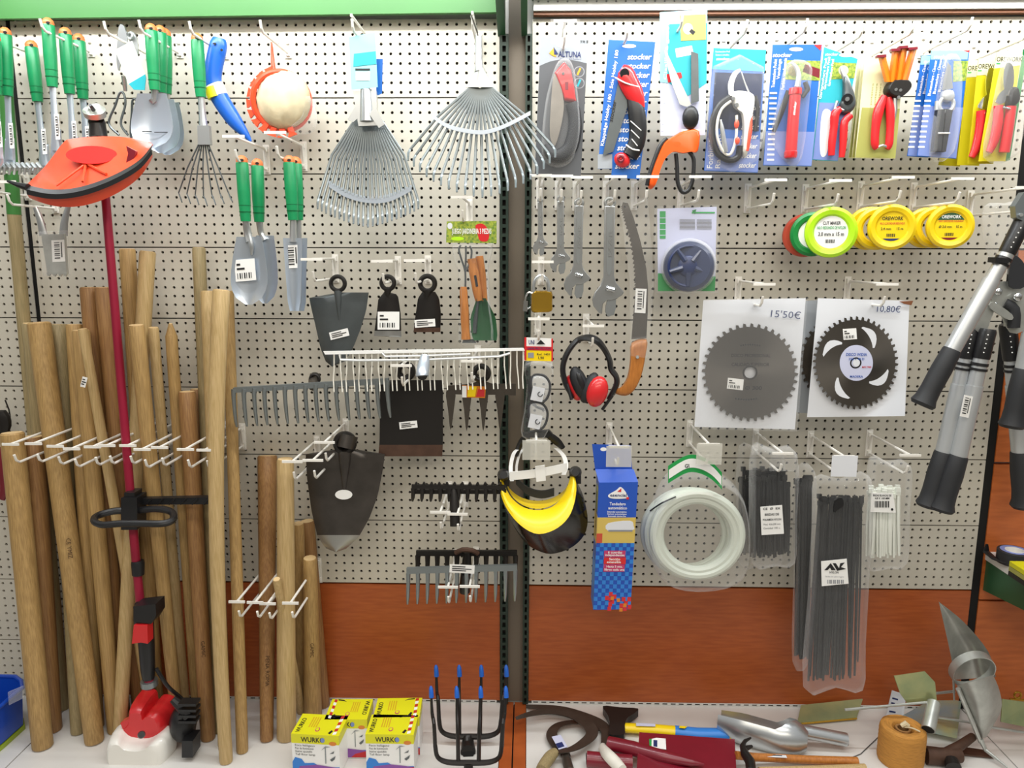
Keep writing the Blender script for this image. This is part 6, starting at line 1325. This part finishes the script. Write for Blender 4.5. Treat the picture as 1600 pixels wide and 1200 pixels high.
# ------------------------------------------------------------------ loppers at the right edge
def lopper_arm(o, p, d, name='arm'):
    # p: top grip start, top grip end, tube end, lower grip end (x, y) with radii
    (x0, y0), (x1, y1), (x2, y2), (x3, y3) = p; u = lambda a, b, t: (a[0]+(b[0]-a[0])*t, a[1]+(b[1]-a[1])*t)
    mb = MB('alu'); a, b = p[1], p[2]; c = u(a, b, .28); mb.tube([(x1, y1, d, 11), (*c, d, 11)], 16); mb.tube([(*c, d, 12.4), (x2, y2, d, 12.4)], 16); ar = build(name, mb, o)
    mb = MB('blackplastic'); mb.tube([(x0, y0, d, 11), (*u(p[0], p[1], .08), d, 12.5), (*u(p[0], p[1], .9), d, 12.5), (x1, y1, d, 12)], 16); c2 = u(a, b, .045); c3 = u(a, b, .075)
    mb.tube([(*c2, d, 12.2), (*c3, d, 12.2)], 16); c4, c5 = u(a, b, .1), u(a, b, .125); mb.tube([(*c4, d, 12.4), (*c5, d, 12.4)], 16); build('upper_sleeve', mb, ar)
    mb = MB('white')
    for t in (.2, .35, .5, .65, .8):
        q = u(p[0], p[1], t); mb.tube([(q[0]+2, q[1], d+.0205, 1.1), (q[0]+2, q[1], d+.022, 1)], 6)
    build('sleeve_dots', mb, ar)
    g = lambda t: u(p[2], p[3], t); mb = MB('softblack')
    mb.tube([(*g(0), d, 13), (*g(.03), d, 14), (*g(.35), d, 15.5), (*g(.7), d, 15), (*g(.86), d, 16), (*g(.95), d, 19), (*g(1), d, 16)], 18); build('handle_grip', mb, ar); return ar
o = thing('lopper', 'telescopic lopper with one grey arm slanting far down to the left', 'lopper', (1575, 400, .26), 'loppers')
lopper_arm(o, [(1598, 346), (1573, 396), (1488, 546), (1440, 634)], .33)
mb = MB('rakesteel'); mb.prism([(1586, 322), (1600, 300), (1612, 318), (1600, 346), (1588, 340)], .345, .02); mb.use('steel').tube([(1596, 336, .346, 3), (1596, 336, .352, 2.5)], 10); build('head_plate', mb, o)
mb = MB('blackplastic'); mb.prism([(1556, 402), (1577, 404), (1576, 412), (1555, 410)], .35, .03); build('clamp_band', mb, o)
o = thing('lopper', 'telescopic lopper with two parallel grey arms hanging straight down', 'lopper', (1560, 470, .22), 'loppers')
lopper_arm(o, [(1518, 514), (1509, 560), (1475, 706), (1450, 792)], .23); lopper_arm(o, [(1544, 514), (1533, 560), (1498, 712), (1470, 798)], .255)
mb = MB('galv'); mb.prism(smooth([(1545, 448), (1560, 440), (1600, 444), (1612, 470), (1606, 510), (1580, 520), (1560, 480), (1548, 466)], 3), .235, .006); build('head_plate', mb, o)
mb = MB('galv'); mb.prism(smooth([(1540, 470), (1556, 474), (1548, 500), (1540, 518), (1525, 516), (1530, 490)], 3), .25, .008); mb.prism(smooth([(1553, 472), (1582, 492), (1577, 500), (1548, 482)], 3), .258, .005); build('link_plate', mb, o)
mb = MB('softblack'); mb.tube([(1570, 474, .235, 8), (1584, 484, .24, 9), (1584, 512, .24, 9)], 12, .7, 3); mb.prism(smooth([(1582, 404), (1592, 402), (1604, 420), (1602, 448), (1577, 447)], 3), .25, .004); build('blade', mb, o)
for x, y, r in ((1560, 456, 6), (1590, 464, 7), (1545, 475, 4), (1555, 476, 4), (1578, 493, 4)): mb = MB('chrome'); mb.ball(x, y, .246, r, r, r*.7, 14, 8); build('bolt', mb, o)
mb = MB('bag'); mb.pillow(smooth([(1538, 322), (1566, 318), (1600, 320), (1604, 400), (1580, 430), (1550, 410), (1536, 370)], 3), .15, .04, .1); build('plastic_bag', mb, o)
o = thing('lopper', 'lopper partly cut off by the right edge over the corner panels', 'lopper', (1590, 500, .2), 'loppers')
lopper_arm(o, [(1574, 506), (1581, 562), (1594, 705), (1600, 792)], .09); lopper_arm(o, [(1622, 460), (1614, 500), (1600, 576), (1580, 668)], .14)
mb = MB('galv'); mb.prism([(1570, 470), (1640, 440), (1650, 480), (1600, 515), (1570, 510)], .11, .006); build('head_plate', mb, o)
sticker(bpy.data.objects['lopper.001'], 1510, 635, 14, 34, .2815, rot=12, kind=2)

# ------------------------------------------------------------------ corner shelf goods
o = thing('tape_roll', 'black roll of tape lying on the corner shelf', 'tape', G(1588, 885, ZC)); c = G(1590, 884, ZC)+Vector((0, .02, 0))
def vcyl(mb, c, prof, n=36):
    vs = [c+Vector((r*math.cos(2*math.pi*j/n), r*math.sin(2*math.pi*j/n), h)) for r, h in prof for j in range(n)]; k = len(prof)
    mb.add(vs, [(i*n+j, i*n+(j+1) % n, (i+1)*n+(j+1) % n, (i+1)*n+j) for i in range(k-1) for j in range(n)]); return mb
mb = MB('softblack'); vcyl(mb, c, [(.024, .001), (.042, .001), (.043, .003), (.043, .037), (.042, .038), (.024, .038), (.024, .001)]); build('tape', mb, o)
mb = MB('magenta'); mb.use('bluepale'); vcyl(mb, c, [(.024, .0385), (.036, .0388), (.036, .0386)]); mb.use('white'); vcyl(mb, c, [(.0225, .002), (.024, .002), (.024, .039), (.0225, .039), (.0225, .002)]); build('cardboard_core', mb, o)
mb = MB('blackplastic'); p = [G(1540, 868, ZC), G(1552, 876, ZC), G(1572, 884, ZC)]
mb.wtube([p[0]+Vector((0, 0, .035)), p[0]+Vector((0, 0, .012)), p[1]+Vector((0, 0, .008)), p[2]+Vector((0, 0, .008))], [.004, .01, .008, .006], 8, .6); solo('rubber_strap', mb, 'short bent black strap at the corner shelf end', 'strap')
mb = MB('limeyellow'); q = G(1604, 914, ZC)
for k in range(3): mb.use(['blackplastic', 'olivecard', 'limeyellow'][k]).box(q.x-.012, q.x+.08, q.y-.05, q.y+.06, q.z+.001+.014*k, q.z+.0135+.014*k)
solo('packet_stack', mb, 'yellow and dark packets at the right edge of the corner shelf', 'packets', sm=0)

# ------------------------------------------------------------------ things lying on the right base shelf
def g(x, y, h=0.): return G(x, y, ZS+h)
def flat(mb, pts, h0, t):                    # outline lying level: seen outline at its top face, t thick
    return mb.slab([g(x, y, h0+t) for x, y in pts], Vector((0, 0, -t)))
def lie(mb, pts, seg=10, fl=1., n=0):        # tube lying on the shelf: (x, y, height of axis, radius in m)
    if n: pts = smooth(pts, n, False)
    return mb.wtube([g(x, y, h) for x, y, h, r in pts], [r for *_, r in pts], seg, fl, up=(0, 0, 1) if fl != 1 else None)
def sickle(label, blade_, handle_, m='bladedark', hm='woodpale', wid=8, h=.008, hh=0.):
    o = thing('sickle', label, 'sickle', g(*handle_[0][:2]), 'sickles')
    P = smooth([(x, y, w) for x, y, w in blade_], 5, False); mb = MB(m); rows = []
    L = [g(x, y, h) for x, y, w in P]; up_, dn_ = [], []
    for i, p in enumerate(L):
        t = (L[min(i+1, len(L)-1)]-L[max(i-1, 0)]).normalized(); s = Vector((t.y, -t.x, 0)); w = P[i][2]*.00175; up_.append(p+s*w); dn_.append(p-s*w+Vector((0, 0, .004)))
    n = len(L); th = Vector((0, 0, -.0025)); mb.add(up_+dn_+[q+th for q in up_]+[q+th for q in dn_], [(i, i+1, i+1+n, i+n) for i in range(n-1)]+[(i+2*n, i+3*n, i+1+3*n, i+1+2*n) for i in range(n-1)]+[(i, i+2*n, i+1+2*n, i+1) for i in range(n-1)]+[(i+n, i+1+n, i+1+3*n, i+3*n) for i in range(n-1)]+[(0, n, 3*n, 2*n), (n-1, 3*n-1, 4*n-1, 2*n-1)]); build('blade', mb, o)
    mb = MB(hm); lie(mb, [(x, y, max(r, h, hh*min(1, i/2)), r) for i, (x, y, r) in enumerate(handle_)], 12, 1., 3); build('handle', mb, o); return o
sickle('sickle with blade tip over the gap and short pale handle at the bottom', [(806, 1123, 2), (832, 1115, 5), (862, 1112, 6), (893, 1117, 8), (916, 1130, 10), (925, 1146, 10), (913, 1160, 9), (893, 1171, 7), (870, 1176, 5)], [(868, 1175, .012), (860, 1182, .016), (850, 1196, .016), (846, 1204, .016)], hm='woodgrey', h=.03)
o = sickle('sickle with a price tag, dark stem reaching the bottom edge', [(936, 1142, 3), (920, 1132, 6), (896, 1129, 7), (872, 1134, 8), (862, 1147, 9), (868, 1162, 9), (880, 1174, 8), (886, 1184, 6)], [(884, 1180, .01), (886, 1190, .013), (890, 1206, .014)], hm='bladedark', h=.016)
mb = MB('lilac'); flat(mb, [(862, 1151), (876, 1148), (887, 1167), (873, 1171)], .03, .0008); t_ = build('price_tag', mb, o, 0)
mb = MB('navyink'); flat(mb, [(868, 1162), (878, 1159), (882, 1166), (872, 1169)], .0312, .0003); build('tag_print', mb, t_, 0)
sickle('sickle with round white wooden handle, blade reaching back to the panel', [(822, 1104, 3), (850, 1106, 6), (880, 1110, 8), (910, 1119, 9), (936, 1130, 9), (947, 1142, 9), (946, 1154, 7), (943, 1166, 4)], [(942, 1166, .009), (943, 1172, .014), (952, 1182, .016), (962, 1192, .016), (972, 1203, .014)], hm='offwhite', h=.012, hh=.062)
# hatchet-like scraper hammer
o = thing('hatchet', 'small black-headed hatchet with yellow and blue handle', 'hatchet', g(1040, 1140))
mb = MB('toolblack'); flat(mb, smooth([(942, 1103), (968, 1105), (997, 1107), (990, 1115), (980, 1122), (976, 1134), (975, 1147), (952, 1147), (953, 1132), (950, 1118)], 3), .012, .022); build('head', mb, o)
mb = MB('yellow'); lie(mb, [(976, 1137, .02, .016), (1016, 1139, .02, .017), (1057, 1143, .02, .018)], 14, .75); hd = build('handle', mb, o)
mb = MB('boxdeep'); lie(mb, [(1055, 1143, .02, .019), (1090, 1147, .02, .02), (1122, 1147, .02, .019), (1143, 1147, .02, .02)], 14, .8); build('blue_grip', mb, hd)
mb = MB('yellow'); lie(mb, [(1136, 1147, .02, .0205), (1150, 1146, .02, .021), (1158, 1145, .02, .018), (1161, 1144, .02, .01)], 14, .8); build('handle_end', mb, hd)
mb = MB('lilac'); flat(mb, [(994, 1129.5), (1024, 1131), (1024, 1135), (994, 1134)], .035, .0006); mb.use('yellow'); flat(mb, [(1062, 1134), (1074, 1135), (1070, 1138), (1061, 1137)], .04, .0006); build('price_tag', mb, hd, 0)
# maroon spades
o = thing('spade_head', 'maroon square spade head with a green-edged tag', 'spade', g(1080, 1180), 'maroon spade heads')
rows = []
for i in range(7):
    t = i/6; rows.append([g(999+149*u+3*t*u-4*t*(1-u), 1144+11*u+(56)*t, .05-.012*t+.006*math.cos(3*u)) for u in [j/8 for j in range(9)]])
mb = MB('maroon'); mb.grid(rows); M_ = mb; rows2 = [[p+Vector((0, 0, -.003)) for p in r] for r in rows]; mb.grid(rows2); build('blade', mb, o)
mb = MB('maroon'); mb.wtube([g(951, 1162, .035), g(990, 1170, .042), g(1030, 1181, .05), g(1080, 1191, .054), g(1100, 1194, .05)], [.02, .02, .018, .01, .003], 14); build('socket', mb, o)
mb = MB('white'); flat(mb, [(1018, 1152), (1040, 1154), (1041, 1171), (1018, 1168)], .053, .0006); mb.use('greenink'); flat(mb, [(1014, 1152), (1019, 1152.3), (1019, 1168), (1015, 1167.5)], .053, .0006); mb.use('navyink'); flat(mb, [(1021, 1156), (1027, 1156.5), (1027, 1167), (1021, 1166)], .0538, .0003); build('price_tag', mb, o, 0)
o = thing('spade_head', 'maroon spade head nearest the bottom edge with open round socket', 'spade', g(960, 1192), 'maroon spade heads')
mb = MB('maroon'); mb.wtube([g(917, 1186, .022), g(960, 1190, .022), g(988, 1192, .022)], [.021]*3, 16); mb.use('blackgap').wtube([g(916.5, 1186, .022), g(916.3, 1186, .022)], [.017]*2, 14); build('socket', mb, o)
rows = [[g(1000+140*u, 1194+12*t, .006) for u in [j/6 for j in range(7)]] for t in (0, .5, 1)]
mb = MB('maroon'); mb.grid(rows); mb.grid([[p+Vector((0, 0, -.003)) for p in r] for r in rows]); build('blade', mb, o)
# claw hammer at the bottom edge
o = thing('claw_hammer', 'black claw hammer with wooden handle lying at the bottom edge', 'hammer', g(1180, 1188))
mb = MB('toolblack'); mb.wtube([g(1173, 1153, .07), g(1164, 1158, .07), g(1160, 1166, .066), g(1164, 1178, .058), g(1172, 1190, .05), g(1174, 1206, .045)], [.003, .006, .009, .015, .017, .016], 12, .8); mb.wtube([g(1175, 1166, .062), g(1164, 1170, .062)], [.004, .008], 10); build('head', mb, o)
mb = MB('orangewood'); mb.wtube([g(1150, 1180, .04), g(1180, 1183, .03), g(1260, 1187, .014), g(1340, 1190, .012)], [.011, .011, .011, .012], 12); hd = build('handle', mb, o)
mb = MB('paper'); flat(mb, [(1190, 1178), (1228, 1180), (1230, 1184), (1190, 1182)], .034, .0006); mb.use('ink'); flat(mb, [(1194, 1178.6), (1222, 1180), (1222, 1181.2), (1194, 1180)], .0348, .0003); build('price_tag', mb, hd, 0)
mb = MB('woodpale'); mb.wtube([g(1186, 1206, .014), g(1270, 1204, .013), g(1352, 1201, .012)], [.0125]*3, 12); solo('tool_handle', mb, 'pale loose wooden handle along the bottom edge', 'tool handle')
# metal scoop
o = thing('metal_scoop', 'shiny rounded metal scoop with tube handle', 'scoop', g(1190, 1145)); rows = []
ax = lambda t: (g(1124, 1120, .05)+(g(1262, 1158, .04)-g(1124, 1120, .05))*t)
A_, B_ = ax(0), ax(1); T = (B_-A_).normalized(); s = Vector((T.y, -T.x, 0)).normalized(); u_ = Vector((0, 0, 1))
for i in range(15):
    t = i/14; c = A_+(B_-A_)*t; r = .058*(.72+.28*min(1, t*4)) if t < .62 else .058*max(.3, math.sqrt(max(0, 1-((t-.62)/.42)**2)))
    ao = 215 if t < .68 else 215+143*((t-.68)/.2) if t < .88 else 358
    mid = -68; rows.append([c+s*(-1)*0+(s*math.cos(math.radians(mid-ao/2+ao*j/20))+u_*math.sin(math.radians(mid-ao/2+ao*j/20)))*r for j in range(21)])
mb = MB('alu'); mb.use('steel'); mb.grid(rows); build('bowl', mb, o)
mb = MB('steel'); mb.wtube([g(1240, 1146, .05), g(1256, 1143, .05), g(1322, 1156, .03)], [.016, .019, .019], 16); mb.use('blackgap').wtube([g(1322.3, 1156, .03), g(1322.5, 1156, .03)], [.016]*2, 14); mb.use('white').wtube([g(1296, 1146, .05), g(1303, 1147.5, .05)], [.003]*2, 6); build('tube_handle', mb, o)
# zinc hoes with plates and sockets
o = thing('leaning_plate', 'flat greenish metal plate leaning against the wooden back panel', 'metal plate', g(1300, 1128))
mb = MB('zincolive'); p = [g(1246, 1132, .003), g(1338, 1124, .003), W(1348, 1093, .012), W(1252, 1103, .012)]; mb.slab(p, Vector((0, .003, .001))); mb.use('brass'); mb.wtube([p[0]+Vector((.01, -.002, .004)), p[1]+Vector((0, -.002, .004))], .003, 6); build('plate', mb, o)
mb = MB('paper'); mb.slab([g(1382, 1128, .002), g(1410, 1132, .002), W(1416, 1086, .06), W(1394, 1079, .06)], Vector((0, .002, 0))); lf = solo('printed_leaflet', mb, 'white printed leaflet propped behind the zinc plates', 'leaflet', sm=0)
mb = MB('navyink'); a, b, c, d_ = [Vector(v) for v in (g(1382, 1128, .002), g(1410, 1132, .002), W(1416, 1086, .06), W(1394, 1079, .06))]
def bil(u, v): return (d_*(1-u)+c*u)*(1-v)+(a*(1-u)+b*u)*v+Vector((0, -.0008, .0003))
for v, u1 in ((.2, .5), (.35, .6), (.62, .5), (.8, .9), (.88, .6)): mb.slab([bil(.12, v), bil(u1, v), bil(u1, v+.05), bil(.12, v+.05)], Vector((0, .0003, 0)))
build('leaflet_print', mb, lf, 0)
def zhoe(label, plate, rod, sock, m, pd):
    o = thing('zinc_hoe', label, 'hoe head', g(*pd), 'zinc-plated hoe heads')
    mb = MB(m); mb.slab(plate, Vector((0, .003, -.001))); build('plate', mb, o)
    if rod: mb = MB('galv'); mb.wtube(rod, .0038, 8); build('rod', mb, o)
    if sock: mb = MB('galv'); mb.wtube(sock, [.017, .018], 18); D2 = (sock[1]-sock[0]).normalized(); mb.use('blackgap').wtube([sock[1], sock[1]+D2*.0006], [.0155]*2, 16); build('socket', mb, o)
zhoe('olive zinc hoe plate tilted up with a long rod to the left', [W(1397, 1056, .2), W(1445, 1049, .2), W(1461, 1066, .2), W(1464, 1096, .2), W(1420, 1102, .2), W(1407, 1084, .2)], [W(1320, 1109, .21), W(1454, 1097, .21)], [W(1459, 1098, .21), W(1450, 1140, .27)], 'zincolive', (1440, 1150))
zhoe('iridescent zinc hoe plate lying flat under the tilted one', [g(1408, 1120, .03), g(1466, 1088, .03), g(1502, 1096, .03), g(1495, 1154, .02), g(1405, 1134, .02)], [g(1466, 1121, .05), g(1530, 1131, .05)], None, 'zinc', (1450, 1130))
zhoe('zinc hoe plate at the right edge beside the galvanised spout', [W(1566, 1092, .1), W(1612, 1098, .1), W(1612, 1138, .13), W(1564, 1128, .13)], [W(1548, 1136, .2), W(1612, 1146, .2)], None, 'zincolive', (1590, 1140))
mb = MB('galv'); mb.wtube([W(1455, 1084, .12), W(1492, 1080, .12)], .004, 8); mb.wtube([W(1456, 1084, .12), W(1462, 1104, .12)], .004, 8); solo('bent_rod', mb, 'thin bent metal rod sticking out left of the galvanised spout', 'rod')
# twine
o = thing('twine_spool', 'spool of brown twine standing on the shelf', 'twine', g(1405, 1196)); c = g(1406, 1188)
mb = MB('twine'); r = .0585; pr = [(.02, .001), (r*.97, .001)]+[(r*(1+.012*(i % 2)), .006+.0062*i) for i in range(15)]+[(r*.95, .102), (r*.8, .108), (.028, .1), (.022, .09), (.02, .05)]; vcyl(mb, c, pr, 40); build('wound_twine', mb, o)
mb = MB('wooddark'); vcyl(mb, c, [(.0195, .004), (.0195, .098), (.014, .098), (.014, .004)], 20); build('core', mb, o)
mb = MB('cloth'); mb.wtube(smooth([tuple(c+Vector((.0, .0, .1))), tuple(c+Vector((.012, -.02, .112))), tuple(c+Vector((.03, -.03, .108)))], 4, False), .0022, 6); mb.ball
q1 = c+Vector((-.006, .0, .104)); mb.wtube([q1, q1+Vector((.012, 0, .008)), q1+Vector((.02, -.004, .003))], [.006, .008, .004], 8); build('loose_end', mb, o)
mb = MB('darksteel'); mb.wtube([g(1310, 1192, .002), g(1345, 1178, .002), g(1372, 1152, .002)], .0013, 6); solo('loose_string', mb, 'thin grey string on the shelf left of the twine', 'string')
# dark hoe with socket pipe
o = thing('socket_hoe', 'dark purple-brown hoe with round sockets beside the twine', 'hoe head', g(1490, 1180))
mb = MB('rustedge'); mb.wtube([g(1447, 1180, .024), g(1470, 1182, .024), g(1500, 1180, .024)], [.025, .024, .02], 16, .9); mb.wtube([g(1478, 1178, .03), g(1500, 1165, .04), g(1520, 1151, .046)], [.016, .013, .011], 12); build('body', mb, o)
mb = MB('toolblack'); mb.wtube([g(1490, 1200, .02), g(1486, 1188, .026)], [.02, .018], 14); build('socket', mb, o)
mb = MB('rustedge'); flat(mb, [(1500, 1166), (1542, 1172), (1554, 1183), (1500, 1178)], .004, .004); build('blade', mb, o)
# galvanised spout: scoop-like sheet with a round collar
o = thing('galvanised_spout', 'tall galvanised sheet spout with round collar standing on its tip', 'spout', g(1536, 1160))
def srow(pts, dd): return [W(x, y, d) for x, y, d in zip([p[0] for p in pts], [p[1] for p in pts], dd)]
lf_ = smooth([(1467, 940), (1475, 975), (1486, 1025), (1492, 1062)], 4, False); rt_ = smooth([(1468, 941), (1506, 972), (1544, 1018), (1556, 1058)], 4, False)
rows = []
for i in range(len(lf_)):
    a, b = lf_[i], rt_[i]; w = (b[0]-a[0])/64; rows.append([W(a[0]+(b[0]-a[0])*u, a[1]+(b[1]-a[1])*u, .17-.055*w*math.sin(math.pi*u)) for u in [j/12 for j in range(13)]])
mb = MB('galv'); mb.grid(rows, .0016); build('upper_sheet', mb, o)
cx_, cy_ = 1523, 1052; mb = MB('galv'); kk = S(.2); C0 = W(cx_, cy_, .21); Ax = Vector((.05, -.96, -.28)).normalized(); e1 = Vector((1, 0, 0)); e1 = (e1-Ax*e1.dot(Ax)).normalized(); e2 = Ax.cross(e1); vs = []
for h, r in ((-.024, .059), (0, .0575), (0, .0555), (-.024, .057)):
    for j in range(32): t = 2*math.pi*j/32; vs.append(C0+Ax*h+(e1*math.cos(t)+e2*math.sin(t))*r)
mb.add(vs, [(i*32+j, i*32+(j+1) % 32, ((i+1) % 4)*32+(j+1) % 32, ((i+1) % 4)*32+j) for i in range(4) for j in range(32)]); build('collar', mb, o)
l2 = smooth([(1496, 1072), (1506, 1100), (1516, 1125), (1530, 1156)], 4, False); r2 = smooth([(1552, 1055), (1562, 1080), (1564, 1110), (1541, 1152)], 4, False); rows = []
for i in range(len(l2)):
    a, b = l2[i], r2[i]; w = (b[0]-a[0])/60; rows.append([W(a[0]+(b[0]-a[0])*u, a[1]+(b[1]-a[1])*u, .21-.012*i/len(l2)+.05*w*math.sin(math.pi*u)) for u in [j/12 for j in range(13)]])
mb = MB('galv'); mb.grid(rows, .0016); build('lower_sheet', mb, o)
mb = MB('galv'); mb.tube([(1497, 1076, .22, 3.5), (1520, 1130, .22, 3.5), (1532, 1160, .22, 3)], 8); mb.tube([(1532, 1155, .22, 4), (1540, 1172, .23, 3), (1574, 1199, .28, 1.4)], 8); mb.tube([(1490, 1062, .19, 2), (1491, 1094, .17, 1.5)], 6); build('edge_wire', mb, o)
mb = MB('brass'); mb.ring(1590, 1086, .05, 5, 1.6); mb.tube([(1578, 1092, .05, 1.6), (1604, 1094, .05, 1.6)], 6); solo('key_clip', mb, 'small brass ring clip at the right edge by the panel', 'clip')
